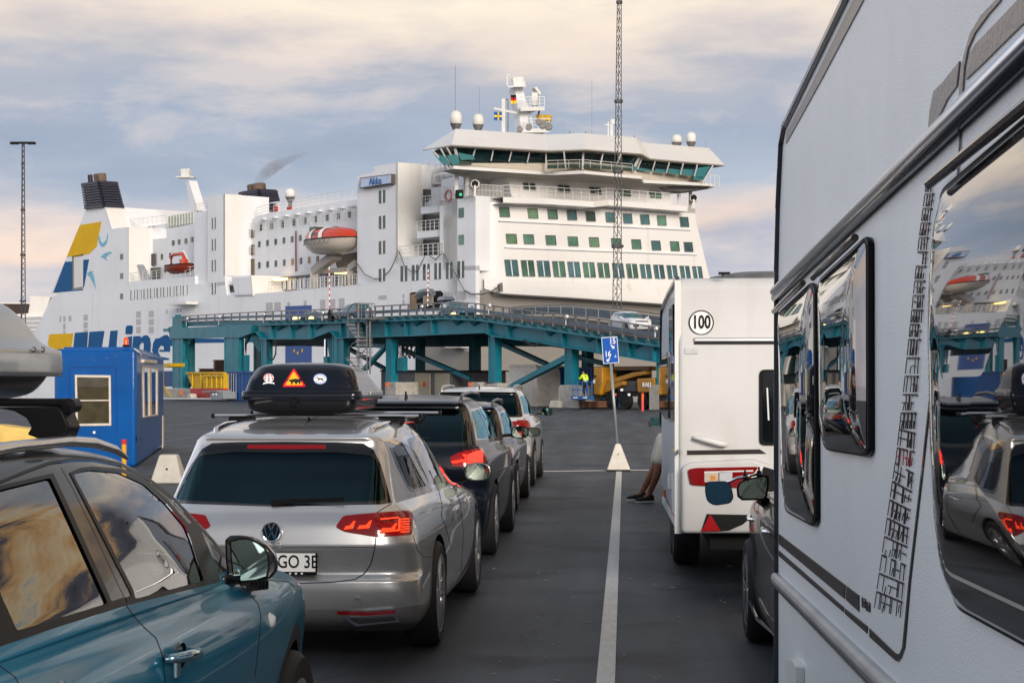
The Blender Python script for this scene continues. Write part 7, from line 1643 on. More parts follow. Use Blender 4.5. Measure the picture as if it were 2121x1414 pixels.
# glass band: top under the brim, bottom raked inward
gtop = [(896, 313, 3.), (936, 303, -.6), (945, 305, -2.4), (1132, 314, -2.4), (1210, 312, -4.6), (1328, 322, -2.6), (1342, 329, -2.4), (1478, 344, -1.2)]
gbot = [(928, 344, 3.2), (950, 339, .2), (952, 338, -1.5), (1133, 338, -1.5), (1209, 335, -3.6), (1312, 345, -1.8), (1320, 351, -1.5), (1460, 363, -.4)]
gl2 = [(928, 352, 3.2), (950, 345, .3), (952, 346, -1.4), (1133, 349, -1.4), (1209, 348, -3.4), (1310, 355, -1.7), (1318, 356, -1.5), (1452, 377, -.4)]
cb1 = [(915, 355, 3.4), (938, 350, .4), (960, 349, -1.2), (1133, 362, -1.2), (1209, 360, -3.2), (1325, 372, -1.4), (1330, 376, -1.2), (1456, 382, -.2)]
b = MB(); b.grid([[FP3(p) for p in gtop], [FP3(p) for p in gbot]]); b.build('bridge_glazing', mat('bridge_glass', (.012, .035, .04), .03, coat=1, var=.9, vscale=.3), ship)
M_tq = mat('turquoise_reflection', (.03, .16, .18), .1, coat=.6)  # turquoise for reflections put in over the bridge glazing as quads
for P in ([(900, 320), (922, 323), (934, 343), (915, 338)], [(925, 322), (946, 320), (955, 338), (938, 342)], [(948, 316), (980, 322), (984, 330), (955, 332)], [(1283, 345), (1320, 345), (1318, 352), (1281, 350)], [(1322, 347), (1350, 352), (1353, 356), (1320, 353)], [(1358, 350), (1384, 352), (1380, 359), (1355, 356)], [(1386, 349), (1412, 352), (1408, 362), (1383, 359)], [(1415, 350), (1440, 352), (1436, 364), (1411, 362)], [(1443, 348), (1472, 344), (1460, 373), (1438, 366)], [(1438, 366), (1456, 366), (1452, 374), (1436, 372)]):
    fd_(P, -2.5 if P[0][0] < 1300 else -1.9, .05, M_tq, 'glass_reflection').name = 'bridge_reflection'
fd_([(1133, 340), (1209, 337), (1209, 347), (1133, 350)], -3.7, .05, M_gd, 'lower_glazing'); fd_([(1209, 337), (1310, 347), (1308, 355), (1209, 347)], -3.9, .05, M_gd, 'lower_glazing'); fd_([(952, 333), (978, 335), (976, 342), (954, 341)], -2.6, .05, M_gd, 'lower_glazing')
b = MB(); b.grid([[FP3(p) for p in gbot], [FP3(p) for p in cb1]]); b.build('bridge_bulkhead', mat('beige_panel', (.56, .50, .41), .5, var=.05), ship)
deckp = [(893, 361, 3.), (940, 350, -2.2), (1140, 363, -2.2), (1208, 360, -5.), (1328, 371, -3.4), (1332, 379, -2.4), (1480, 386, -1.)]
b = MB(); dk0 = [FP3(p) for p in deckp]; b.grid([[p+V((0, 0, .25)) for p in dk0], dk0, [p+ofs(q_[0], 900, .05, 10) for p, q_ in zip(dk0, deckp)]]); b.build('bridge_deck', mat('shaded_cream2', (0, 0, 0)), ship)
b = MB()
for p, q in zip(dk0, dk0[1:]): b.bar(p+V((0, 0, .15)), q+V((0, 0, .15)), .12, .3)
b.build('deck_edge', M_fw, ship)
# window mullions
def mull(x0, y0, x1, y1, d=-2.7, w=.22): b = MB(); b.bar(F_(x0, y0, d), F_(x1, y1, d+.8), w); b.build('bridge_mullion', M_fw, ship)
for q in ((896, 312, 928, 350), (913, 309, 934, 347), (926, 307, 946, 343), (942, 303, 950, 342), (985, 306, 977, 332), (1022, 309, 1017, 333), (1060, 311, 1054, 334), (1097, 314, 1092, 336), (1131, 315, 1131, 352), (1168, 314, 1172, 350), (1208, 312, 1207, 350), (1249, 316, 1241, 351), (1286, 319, 1273, 353), (1326, 322, 1310, 356), (1331, 324, 1320, 350), (1357, 333, 1351, 354), (1386, 337, 1380, 358), (1415, 339, 1409, 361), (1444, 342, 1438, 365), (1477, 343, 1457, 376)):
    mull(*q, d=-2.75 if not 1140 < q[0] < 1300 else -4.4, w=.2 if q[0] in (942, 1208, 1326) else .12)
# rails under the bridge windows
def rail(f, pts, d, rise, n, nm='railing', m=M_rail, r=.05, mid=2):
    b = MB(); P = [f(x, y, d) for x, y in pts]
    for a, c in zip(P, P[1:]):
        for k in range(mid+1): b.bar(a+V((0, 0, rise*(1-k/(mid+1)))), c+V((0, 0, rise*(1-k/(mid+1)))), r*(1.3 if k == 0 else .8))
    L_ = [(a-c).length for a, c in zip(P, P[1:])]; tot = sum(L_)
    for k in range(n+1):
        s_ = tot*k/n
        for a, c, l in zip(P, P[1:], L_):
            if s_ <= l+1e-6: q = a.lerp(c, s_/l); b.bar(q, q+V((0, 0, rise)), r); break
            s_ -= l
    return b.build(nm, m, ship)
rail(F_, [(1133, 349), (1209, 347), (1310, 356)], -5., .75, 8, r=.03, mid=1); rail(F_, [(893, 360), (940, 349)], -.5, 1.0, 5); rail(F_, [(1452, 378), (1490, 386)], -1.5, 1.0, 4)
rail(F_, [(880, 352), (893, 362)], 2, .9, 2)
# upper front house below the bridge
fd_([(1050, 361), (1140, 366), (1385, 383), (1393, 428), (1060, 408)], 1.2, 8, M_fw, 'upper_house'); fd_([(960, 362), (1052, 362), (1062, 412), (960, 407)], 5., 5, M_white, 'upper_house_side')
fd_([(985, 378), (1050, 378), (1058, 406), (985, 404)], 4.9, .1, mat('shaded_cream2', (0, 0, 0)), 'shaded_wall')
for x, y in ((1084, 379), (1098, 380), (1156, 383.5), (1169, 384.5), (1221, 387.5), (1234, 388.5), (1284, 392), (1296, 393), (1346, 395.5), (1358, 396.5)): fwin(x, y, 9.5, 13.5, M_gd if x < 1280 else M_gg, 0, 2.4, 1.1)
dk = [(1042, 408), (1130, 411), (1230, 417.5), (1260, 414), (1424, 427)]
b = MB(); P = [F_(x, y, -1.6 if x != 1230 else -2.4) for x, y in dk]; b.grid([P, [p-V((0, 0, .55)) for p in P], [p-V((0, 0, .6))+SA*2.2 for p in P]]); b.grid([P, [p+SA*2.5 for p in P]]); b.build('promenade_deck', M_fw, ship)
rail(F_, [(1042, 407), (1130, 410), (1230, 416.5), (1260, 413), (1424, 426)], -1.5, 1.1, 22, r=.035)
rail(F_, [(968, 404), (1042, 408)], .3, 1.1, 26, r=.04, mid=1)
for x, y0, y1, d in ((946, 362, 406, 1.), (968, 360, 408, 1.), (1406, 392, 430, 2.), (1430, 392, 432, 2.)): b = MB(); b.bar(F_(x, y0, d), F_(x, y1, d), .35); b.build('bridge_support', M_rail, ship)
fd_([(948, 393), (960, 393), (960, 411), (948, 411)], -.2, .5, M_dark, 'side_light_box'); b = MB(); b.box(F_(954, 403, -.4), (.25, .1, .25)); b.build('side_light', mat('green_lamp', (.02, .5, .25), .3, emis=.5), ship)
for x, y, d in ((984, 381, -.5), (1437, 410, 1.)):
    b = MB(); b.lathe([(0, 0), (.42, 0), (.45, .7), (0, .8)], F_(x, y, d), 'y', 16); sl0 = b.build('searchlight', M_cream, ship, smooth=40); b = MB(); b.lathe([(0, -.03), (.33, -.03)], F_(x, y, d), 'y', 16); b.build('searchlight_lens', M_dark, sl0); b = MB(); b.bar(F_(x, y+3, d-.3), F_(x, y+26, d-.3), .2); b.build('searchlight_post', M_cream, sl0)
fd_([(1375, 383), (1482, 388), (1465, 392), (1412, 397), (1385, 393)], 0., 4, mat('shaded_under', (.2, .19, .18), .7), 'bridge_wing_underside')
sd_([(882, 376), (985, 370), (985, 405), (918, 409), (882, 392)], 5, 6, M_white, 'upper_house_side')
for x in (902, 912, 926, 936): sd_([(x, 365), (x+8, 364), (x+8, 374), (x, 375)], 5.-1.2, .1, M_grey, 'window')
sd_([(895, 362), (985, 355), (985, 380), (895, 382)], 4.2, 1, M_cream, 'upper_house_side')
b = MB(); Q = Matrix((SA, NS, V((0, 0, 1)))).transposed().to_4x4(); b.lathe([(.42, 0), (.6, 0), (.6, .15), (.42, .15)], S(930, 405, -.0), 'y', 16, M=Q); b.build('lifebuoy', mat('buoy_pink', (.5, .22, .18), .5), ship, smooth=40)
# railings on the side
rail(S, [(872, 428), (918, 423)], .4, 1.0, 5); rail(S, [(864, 479), (918, 474)], .2, 1.0, 6); rail(S, [(826, 533), (872, 529), (918, 526)], -.1, 1.1, 9); rail(S, [(920, 410), (968, 405)], .1, 1., 5)
rail(S, [(556, 605), (640, 598), (738, 590)], .1, 1.15, 26, mid=2); rail(S, [(268, 584), (300, 580), (404, 570)], .1, 1.1, 14)
rail(S, [(500, 482), (530, 478), (745, 456)], 3.3, 1.0, 18, r=.035); rail(S, [(530, 450), (560, 441), (620, 431), (680, 421), (745, 412)], 3.8, 1.1, 16, r=.035); rail(S, [(268, 470), (345, 462)], 3, 1., 8, r=.04); rail(S, [(402, 441), (430, 436)], .6, 1., 5, r=.04)
rail(S, [(502, 528), (526, 527)], 3.2, .9, 3, r=.04); rail(S, [(502, 492), (526, 491)], 3.2, .9, 3, r=.04)
# conservatory glass on the aft deck
w_ = sd_([(347, 449), (401, 438), (401, 462), (347, 470)], 5.2, .2, mat('pale_gold_glass', (.42, .44, .36), .2, coat=.5, var=.2), 'deck_screen')
for k in range(10): x = 348+k*5.9; b = MB(); b.bar(S(x, 449-k*1.2, 5.1), S(x, 470-k*.9, 5.1), .08); b.build('screen_bar', M_rail, w_)
# funnels
def funnel(top, bot, n, d, stacks, sw_=.24):
    """louvred navy funnel; top/bot = (xl, yl, xm, ym, xr) picture corners of both faces"""
    c = None
    def P3(t):
        q = [a+(b_-a)*t for a, b_ in zip(top, bot)]; L0, C0 = S(q[0], q[1], d), S(q[2], q[3], d); return L0, C0, C0+SW*wpx(C0, q[4])
    core = MB(); a0, a1 = P3(.04), P3(.97); cc = lambda T: [T[1]+(T[0]-T[1])*.62+SW*.9-NS*0, T[1]+(T[0]-T[1])*.12+SW*.8, T[1]+(T[2]-T[1])*.55+SA*.8]
    A, B_ = cc(a0), cc(a1); core.add([*A, A[0]+A[2]-A[1], *B_, B_[0]+B_[2]-B_[1]], [(0, 1, 5, 4), (1, 2, 6, 5), (2, 3, 7, 6), (3, 0, 4, 7), (0, 1, 2, 3), (4, 5, 6, 7)]); c = core.build('funnel_top', M_navy, ship)
    for k in range(n):
        L0, C0, R0 = P3(k/(n-1)); far = L0+(R0-C0); th = sw_ if 0 < k < n-1 else sw_*1.5
        b = MB(); b.bar(L0, C0, .7, th); b.bar(C0, R0, .7, th); b.build('louvre', M_navy, c)
        b = MB(); b.bar(R0, far, .5, th); b.bar(L0, far, .5, th); b.build('louvre', M_navy, c)
    L0, C0, R0 = P3(0); L1, C1, R1 = P3(1)
    b = MB(); b.prism([L0, C0, R0, L0+R0-C0], (0, 0, .25)); b.build('funnel_cap', M_navy, c)
    for u in (.06, .35, .62, .97): b = MB(); b.bar(L0.lerp(C0, u), L1.lerp(C1, u), .22); b.build('louvre_post', M_navy, c)
    for u in (.3, .55, .8, .98): b = MB(); b.bar(C0.lerp(R0, u), C1.lerp(R1, u), .22); b.build('louvre_post', M_navy, c)
    for (x, y0, y1, w, m) in stacks: b = MB(); b.tube([S(x, y1+4, d+1.5), S(x-1.5, y0, d+1.5)], w, 12); b.build('exhaust_pipe', m, c, smooth=40)
    return c
rust = mat('rusty_pipe', (.13, .09, .065), .7, var=.4, vscale=1.)
funnel((172.5, 383, 206, 378, 241.5), (179, 431, 217, 426.5, 254), 10, 0., ((188, 363, 380, .35, M_navy), (204, 362, 376, .62, rust), (212, 361, 376, .62, rust)))
funnel((499, 401, 537, 395, 571.7), (502, 417, 540, 412, 576), 5, 8., ((525, 384, 396, .75, rust), (538, 382, 395, .85, rust)), .2)
_A, _B = S(217.5, 427), S(232, 476); b = MB(); b.prism([_A, _A+SW*wpx(_A, 254), _B+SW*wpx(_B, 266), _B], SA*.4); b.build('funnel_casing_front', M_cream, ship)
fg = sd_([(502, 418), (575, 421), (575, 440), (502, 440)], 8., .3, M_cream, 'funnel_gallery')
for x in (504, 517, 531, 545, 558): sd_([(x, 420), (x+10, 421), (x+10, 437), (x, 437)], 7.9, .1, M_dark, 'gallery_opening', par=fg)
for x in (565, 594): sd_([(x, 428), (x+7, 428), (x+7, 437), (x, 437)], 7.5, .3, mat('locker_red', (.4, .03, .03), .5), 'deck_locker')
# aft mast, radomes, antennas
b = MB(); b.prism([S(x, y, 6) for x, y in ((384, 374), (391, 374), (410, 436), (396, 439))], -NS*1.2); ms = b.build('aft_mast', M_white, ship); b = MB(); b.box(S(386, 368, 6), (2.4, 1.6, .15)); b.box(S(386, 360, 6), (1.2, 1, 1.2)); b.bar(S(374, 355, 6), S(390, 356, 6), .5); b.build('mast_head', M_rail, ms)
rail(S, [(373, 371), (395, 370)], 6, 1., 4, r=.05)
def radome(f, x, y, r, h, d, stem=1.2):
    b = MB(); c = f(x, y, d); b.lathe([(0, 0), (r*.7, 0), (r*.75, .25), (r, .3), (r, h*.62), (r*.86, h*.83), (r*.5, h*.96), (0, h)], c, 'z', 20); o = b.build('radome', M_cream, ship, smooth=1); b = MB(); b.bar(c, c-V((0, 0, stem)), .4); b.lathe([(r*.5, -.35), (r*1.02, .28)], c, 'z', 12); b.build('radome_foot', M_steel, o)
radome(F_, 944.5, 263, .58, 1.6, 3); radome(F_, 990.5, 265, .55, 1.4, 3); radome(F_, 1401.5, 301, .55, 1.15, 3, .6); radome(F_, 1431.5, 300, .52, 1.35, 3); radome(S, 601, 413, .62, 1.35, 8, .9)
def ant(f, x, y0, y1, d, r=.05): b = MB(); b.bar(f(x, y0, d), f(x, y1, d), r); b.build('antenna', M_steel, ship)
ant(F_, 943, 136, 250, 3); ant(F_, 993, 180, 240, 3, .03); ant(F_, 1226, 165, 277, 3, .04); ant(F_, 1462, 289, 306, 3); ant(F_, 1180, 271, 279, 1, .1); ant(F_, 1213, 273, 277, 1, .15); ant(F_, 1314, 281, 288, 1, .15)
b = MB(); b.bar(F_(1260, 252, 3), F_(1260, 282, 3), .12); b.bar(F_(1267, 255, 3), F_(1267, 284, 3), .3); b.bar(F_(1252, 258.5, 3), F_(1267, 259, 3), .1); b.lathe([(0, 0), (.3, .1), (.3, .6), (0, .7)], F_(1268, 260, 3), 'z', 12); b.build('small_mast', M_rail, ship)
# main mast with platforms
MD = 6.
mp = lambda x, y, d=0.: F_(x, y, MD+d)
b = MB(); b.prism([mp(x, y) for x, y in ((1066, 180), (1084, 178), (1090, 205), (1098, 222), (1096, 250), (1104, 274), (1080, 274), (1076, 236), (1071, 215))], -NF*1.4); mast = b.build('main_mast', M_white, ship, bevel=.2)
def mpl(x0, x1, y, th, rail_=True):
    b = MB(); b.prism([mp(x0, y, -1.2), mp(x1, y-1, -1.2), mp(x1, y-1, 2), mp(x0, y, 2)], (0, 0, -th)); b.build('mast_platform', M_rail, mast)
    if rail_: rail(F_, [(x0, y), (x1, y-1)], MD-1.2, 1.0, 5, r=.06)
mpl(1052, 1090, 178, .15, False); mpl(1078, 1128, 222, .4); mpl(1080, 1138, 267, .4)
b = MB(); b.prism([mp(x, y) for x, y in ((1078, 224), (1128, 221), (1110, 231), (1096, 235))], -NF*.8); b.prism([mp(x, y) for x, y in ((1080, 269), (1138, 267), (1125, 278), (1112, 279))], -NF*.8); b.build('platform_bracket', M_rail, mast)
b = MB(); b.bar(mp(1061, 167.5), mp(1083, 163), .3, .35); b.box(mp(1074, 170.5), (.9, .9, .9)); b.build('radar_scanner', M_cream, mast)
b = MB(); b.bar(mp(1106, 182), mp(1116, 196), .7, .25); b.bar(mp(1108, 193), mp(1108, 219), .6); b.build('radar_scanner', M_cream, mast)
b = MB(); b.bar(mp(1051, 155), mp(1051, 178), .15); b.bar(mp(1048, 157), mp(1056, 154), .1); b.bar(mp(1085, 168), mp(1085, 178), .3); b.build('wind_sensor', M_rail, mast)
for q in ((1022, 225, 1076, 236, .22), (1043, 205, 1043, 274, .35), (1052, 206, 1052, 274, .15), (1043, 206, 1052, 206, .1), (1098, 226, 1101, 262, .18), (1118, 224, 1113, 248, .15)): b = MB(); b.bar(mp(*q[:2]), mp(*q[2:4]), q[4]); b.build('mast_spar', M_rail if q[4] > .17 else M_steel, mast)
for x, y, r in ((1124, 257, .42), (1136, 261, .38), (1076, 267, .3), (1116, 252, .3), (1095, 262, .3)): b = MB(); b.lathe([(0, 0), (r, 0), (r*1.05, .5), (0, .6)], mp(x, y, -1.5), 'y', 14); b.build('mast_lamp', M_steel, mast, smooth=40)
b = MB(); b.box(mp(1126, 245), (1.6, .8, .6)); b.build('mast_box', mat('skip_yellow', (0, 0, 0)), mast)
# flags
def flag(P0, W_, Hh, cells, label):
    o = None; root = None
    for i, (u0, u1, v0, v1, m) in enumerate(cells):
        b = MB(); g = []
        for jj in range(2):
            v = (v0, v1)[jj]; g.append([P0+CR*(W_*(u0+(u1-u0)*k/6))-V((0, 0, Hh*v+.25*W_*(u0+(u1-u0)*k/6)*.3))+CF*(.12*math.sin(6*(u0+(u1-u0)*k/6))-.012*i) for k in range(7)])
        b.grid(g)
        if i == 0: root = b.build('flag', m, None, smooth=1); tag(root, label, 'flag', None)
        else: b.build('flag_field', m, root, smooth=1)
fb, fy, fr_, fk = mat('flag_blue', (.01, .09, .32), .7), mat('flag_yellow', (.85, .60, .02), .7), mat('flag_red', (.55, .01, .01), .7), mat('flag_black', (.01, .01, .01), .7)
flag(mp(1023, 231.5), .82, .85, [(0, 1, 0, 1, fb), (0, 1, .4, .6, fy), (.45, .65, 0, 1, fy)], 'blue and yellow Swedish flag flying left of the ferry mast')
flag(mp(1058, 196.5), .55, .88, [(0, 1, 0, .34, fk), (0, 1, .34, .67, fr_), (0, 1, .67, 1, fy)], 'black red and gold German flag on the ferry mast')
# mooring ropes and hull cables
for P in ([(824, 519), (818, 540), (808, 560), (798, 569)], [(740, 546), (755, 568), (775, 578), (785, 577)], [(826, 520), (838, 552), (852, 563), (866, 560), (880, 530)], [(890, 530), (902, 538), (915, 524)], [(918, 525), (945, 570), (962, 602)]):
    b = MB(); b.tube([S(x, y, -.3) for x, y in P], .06, 5); b.build('hull_cable', M_steel, ship, smooth=1)
b = MB(); b.tube([S(962, 602, -.3), S(975, 609, -.3), F_(1000, 609, -1.6), F_(1020, 602, -1.9), F_(1036, 592, -2)], .09, 6); b.build('hull_cable', M_steel, ship, smooth=1); fd_([(1034, 589), (1041, 585), (1042, 604), (1036, 604)], -2., .4, M_steel, 'fairlead')
# shelter boxes on the mid deck
o = sd_([(478, 572), (520, 570), (524, 612), (486, 614)], -.2, 3., M_white, 'deck_shelter', bev=.2); 
b = MB(); A, B_ = S(520, 570, -.2), S(524, 612, -.2); b.prism([A, A+SW*5.2, B_+SW*5.6, B_], SA*.3); b.build('front_facing_wall', M_cream, ship)
b = MB(); b.box(S(378, 629, -1), (5, 1.6, .3), rz=math.atan2(SA.y, SA.x)); b.build('pilot_platform', M_cream, ship)
# davits and boats
def davit(pts, w, d, m=M_rail):
    b = MB()
    for a, c in zip(pts, pts[1:]): b.bar(S(*a, d), S(*c, d), w)
    return b.build('davit', m, ship)
gd_ = mat('davit_beige', (.36, .33, .30), .6)
davit([(652, 600), (652, 563), (668, 548), (688, 534), (700, 528)], .9, 1.0, gd_); davit([(668, 562), (722, 558)], .5, 1.5, gd_); davit([(726, 588), (726, 556), (740, 545)], .7, 1.0, gd_)
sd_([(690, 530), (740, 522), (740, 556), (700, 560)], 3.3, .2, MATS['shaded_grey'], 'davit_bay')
for x, y in ((581, 578), (708, 564)): b = MB(); b.box(S(x, y, 2.5), (1.6, .6, .3)); b.build('deck_lamp', mat('warm_deck_lamp', (1, .62, .22), .4, emis=3., srgb=False), ship)
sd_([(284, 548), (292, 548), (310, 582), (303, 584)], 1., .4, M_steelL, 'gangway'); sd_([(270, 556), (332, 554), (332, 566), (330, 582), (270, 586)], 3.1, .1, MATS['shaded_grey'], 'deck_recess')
# lifeboat
def boat(name, label, x0, x1, ysh, ykeel, ytop, hullm, topm, d, closed=True):
    P0, P1 = S(x0, ysh, d), S(x1, ysh-3 if closed else ysh-6, d); Ln = (P1-P0).length; X = (P1-P0).normalized(); X.z *= .3; X.normalize(); Y = -NS; mid = (P0+P1)/2
    k = (S(x0, ysh, d)-EYEP).dot(CF)/FP; hd = (ykeel-ysh)*k; ht = (ysh-ytop)*k; bw = Ln*.17
    root = empty(name, tuple(mid), label, 'boat'); b = MB(); rows = []
    for i in range(17):
        t = i/16*2-1; w_ = bw*(1-abs(t)**2.6)**.8+.02; dp = hd*(1-abs(t)**3.2)**.6; row = []
        for j in range(11): a = math.pi*j/10; row.append(mid+X*(t*Ln/2*(1-.04*math.sin(a)))+Y*(w_*math.cos(a))-V((0, 0, dp*math.sin(a)**.8)))
        rows.append(row)
    b.grid(rows); b.build('boat_hull', hullm, root, smooth=1)
    b = MB(); b.tube([mid+X*(t*Ln/2)-Y*(bw*(1-abs(t)**2.6)**.8+.03) for t in [k2/12*2-1 for k2 in range(13)]], .07, 6); b.build('boat_fender', M_dark, root, smooth=1)
    if closed:
        b = MB(); rows = []
        for i in range(17):
            t = i/16*2-1; w_ = bw*.98*(1-abs(t)**2.4)**.8+.02; h = ht*(1-abs(t)**3)**.5*(1.0 if t < -.3 else .92)
            rows.append([mid+X*(t*Ln/2*.98)+Y*(w_*math.cos(math.pi*j/10))+V((0, 0, h*math.sin(math.pi*j/10)**.7)) for j in range(11)])
        b.grid(rows); cn = b.build('canopy', topm, root, smooth=1)
        for t0, t1 in ((-.42, -.29), (.02, .16)):
            b = MB(); rows = []
            for t in (t0, t1):
                w_ = bw*1.0*(1-abs(t)**2.4)**.8+.03; h = ht*(1-abs(t)**3)**.5+.03; rows.append([mid+X*(t*Ln/2*.98)+Y*(w_*math.cos(math.pi*j/10))+V((0, 0, h*math.sin(math.pi*j/10)**.7)) for j in range(11)])
            b.grid(rows); b.build('canopy_stripe', M_paper, cn, smooth=1)
        b = MB(); c = mid+X*(-.55*Ln/2)+V((0, 0, ht*.9)); b.box(c, (Ln*.1, bw*.9, ht*.4), (X, Y, V((0, 0, 1)))); b.build('helm_window', M_gd, cn, bevel=.1)
        for t in (-.22, -.1): b = MB(); c = mid+X*(t*Ln/2)-Y*bw*.93+V((0, 0, ht*.38)); b.box(c, (Ln*.04, .1, ht*.25), (X, Y, V((0, 0, 1)))); b.build('hatch', M_gd, cn)
        for k2 in range(8):
            t = -.85+k2*.16; b = MB(); q = lambda u, v: mid+X*(u*Ln/2)-Y*(bw*(1-abs(u)**2.6)**.8*(1.04)+.02)-V((0, 0, v)); b.tube([q(t, .05), q(t+.04, .5), q(t+.08, .6), q(t+.12, .5), q(t+.16, .05)], .025, 4); b.build('grab_line', M_steel, root)
    else:
        b = MB(); A = mid-X*Ln*.32; b.tube([A-V((0, 0, .0)), A+V((0, 0, ht)), A+X*Ln*.1+V((0, 0, ht*1.15)), A+X*Ln*.42+V((0, 0, ht*1.12)), A+X*Ln*.5+V((0, 0, ht*.6)), A+X*Ln*.52], .22, 8); b.build('roll_frame', topm, root, smooth=1)
        b = MB(); b.box(mid+X*Ln*.15+V((0, 0, .3)), (1., .8, .8), (X, Y, V((0, 0, 1)))); b.build('console', topm, root, bevel=.1)
    return root
lb = boat('lifeboat', 'orange and cream enclosed lifeboat hanging on its davit left of the name sign tower', 635, 741, 497, 528, 472, mat('boat_cream', (.50, .45, .38), .4, coat=.3, var=.08), mat('boat_orange', (.50, .05, .02), .35, coat=.5), .2)
rbt = boat('rescue_boat', 'small open dark orange rescue boat with a roll frame on the aft deck', 345, 400, 552, 570, 532, mat('boat_rust', (.22, .03, .015), .4), mat('boat_orange', (0, 0, 0)), .5, False)
davit([(376, 522), (380, 521), (392, 545)], .3, 1.5, M_white)
# ================================================================== smoke from the forward funnel
def smoke():
    m = bpy.data.materials.new('funnel_smoke'); m.use_nodes = True; t = m.node_tree; t.nodes.clear(); o = t.nodes.new('ShaderNodeOutputMaterial'); v = t.nodes.new('ShaderNodeVolumePrincipled'); v.inputs['Color'].default_value = (.5, .5, .54, 1)
    n = t.nodes.new('ShaderNodeTexNoise'); n.inputs['Scale'].default_value = .3; n.inputs['Detail'].default_value = 4; tcn = t.nodes.new('ShaderNodeTexCoord'); t.links.new(tcn.outputs['Object'], n.inputs['Vector'])
    r = t.nodes.new('ShaderNodeMapRange'); r.inputs[1].default_value = .30; r.inputs[2].default_value = .72; r.inputs[3].default_value = 0; r.inputs[4].default_value = .42; t.links.new(n.outputs['Fac'], r.inputs[0]); t.links.new(r.outputs[0], v.inputs['Density']); t.links.new(v.outputs[0], o.inputs['Volume'])
    pts = [(528, 388, 10), (533, 376, 15), (545, 363, 18), (558, 352, 20), (572, 343, 18), (590, 334, 13), (615, 324, 8), (640, 316, 4)]
    b = MB(); P = [S(x, y, 9.5) for x, y, w in pts]; b.tube(P, [w/3560*205*.75 for x, y, w in pts], 12); o_ = b.build('smoke', m, None, smooth=1); o_.visible_shadow = True
    tag(o_, 'grey smoke drifting right from the forward funnel pipes', 'smoke', kind='stuff')
smoke()
# ================================================================== far ship at the left edge, masts, water
D2 = 420.; E = lambda x, y, d=0.: onD(x, y, D2+d)
fs = empty('far_ship', tuple(E(30, 792)), 'distant cream ship structure with a dark opening and slatted side at the left edge', 'ship')
def far(pts, m, nm, d=0., th=10.): b = MB(); b.prism([E(x, y, d) for x, y in pts], CF*th); return b.build(nm, m, fs)
far([(-200, 655), (95, 652), (80, 800), (-200, 800)], M_hull, 'ship_hull'); far([(0, 626), (62, 626), (62, 612), (104, 615), (92, 655), (0, 655)], M_cream, 'ship_house', -1)
far([(3, 629), (61, 629), (58, 648), (9, 651)], mat('brown_opening', (.05, .035, .03), .8), 'dark_opening', -1.3, .3)
for k in range(9): y = 655+k*4.5; far([(46, y), (92-k*2.4, y-1), (92-k*2.4, y+1.2), (46, y+2)], M_white if k % 2 == 0 else M_grey, 'slat', -2, .5)
for k in range(6): x = 12+k*5; far([(x, 660), (x+2.5, 660), (x+2.5, 685), (x, 685)], M_grey, 'window', -1.5, .3)
def lattice(name, x, y0, y1, w, D, label, cat, m, wt=.06, joints=(), taper=.6, top=None):
    A, B_ = onD(x[0], y0, D), onD(x[1], y1, D); B_.z = min(B_.z, .0) if y1 >= 800 else B_.z; hgt = A.z-B_.z
    root = empty(name, (B_.x, B_.y, 0), label, cat); k = D/FP; W0, W1 = w[1]*k/2, w[0]*k/2
    for i in range(3):
        a = 2*math.pi*i/3+.5; b = MB(); d0 = V((math.cos(a), math.sin(a), 0)); b.bar(B_+d0*W0*1.1, A+d0*W1*1.1, wt*1.6); b.build('mast_leg', m, root)
    n = int(hgt/(W0*1.9)); b = MB()
    for s_ in range(n):
        t0, t1 = s_/n, (s_+1)/n
        for i in range(3):
            a, a2 = 2*math.pi*i/3+.5, 2*math.pi*(i+1)/3+.5; w0, w1 = W0+(W1-W0)*t0, W0+(W1-W0)*t1
            p = lambda t, aa, ww: B_.lerp(A, t)+V((math.cos(aa), math.sin(aa), 0))*ww*1.1
            b.bar(p(t0, a, w0), p(t1, a2, w1), wt*.8) if s_ % 2 else b.bar(p(t0, a2, w0), p(t1, a, w1), wt*.8)
    b.build('lattice_bracing', m, root)
    for y in joints:
        t = (y1-y)/(y1-y0); q = B_.lerp(A, t); ww = (W0+(W1-W0)*t)*1.5; b = MB(); b.lathe([(0, -.12), (ww, -.12), (ww, .12), (0, .12)], q, 'z', 6); b.build('joint_collar', m, root)
    return root
dm = mat('dark_mast_steel', (.07, .07, .075), .5, metal=.4)
lattice('lattice_mast', (1283, 1278), -40, 640, (8, 19), 150., 'tall slender dark lattice mast rising in front of the ferry bow', 'mast', dm, .045, (5, 210, 355, 510))
lt = lattice('light_tower', (47.5, 47), 296, 800, (5, 12), 230., 'slim lattice light tower with a dark lamp crown at the far left', 'light tower', dm, .06, (338, 430, 520, 612))
T = onD(47.5, 296, 230); b = MB(); b.bar(T-CR*1.5, T+CR*1.5, .5, .25)
b.build('lamp_ring', M_dark, lt)
for sx in (-1.4, -.9, .9, 1.4): b = MB(); b.box(T+CR*sx+V((0, 0, -.05)), (.5, .6, .3)); b.build('floodlight', M_dark, lt)
b = MB(); b.prism([(-3000, -700, -2.2), (3000, -700, -2.2), (3000, 6000, -2.2), (-3000, 6000, -2.2)], (0, 0, -1)); wtr = b.build('water', mat('harbour_water', (.02, .03, .035), .12, bump=.4, bscale=.6, bdist=.3), None); tag(wtr, kind='structure')
gm = mat('asphalt', (.040, .045, .054), .6, var=.22, vscale=.35, bump=.6, bscale=120, bdist=.006, rvar=.1, dirt=.3, dcol=(.055, .05, .048), dscale=(.8, .12, 1))
t = gm.node_tree; pb = t.nodes['Principled BSDF']; src = pb.inputs['Base Color'].links[0].from_socket
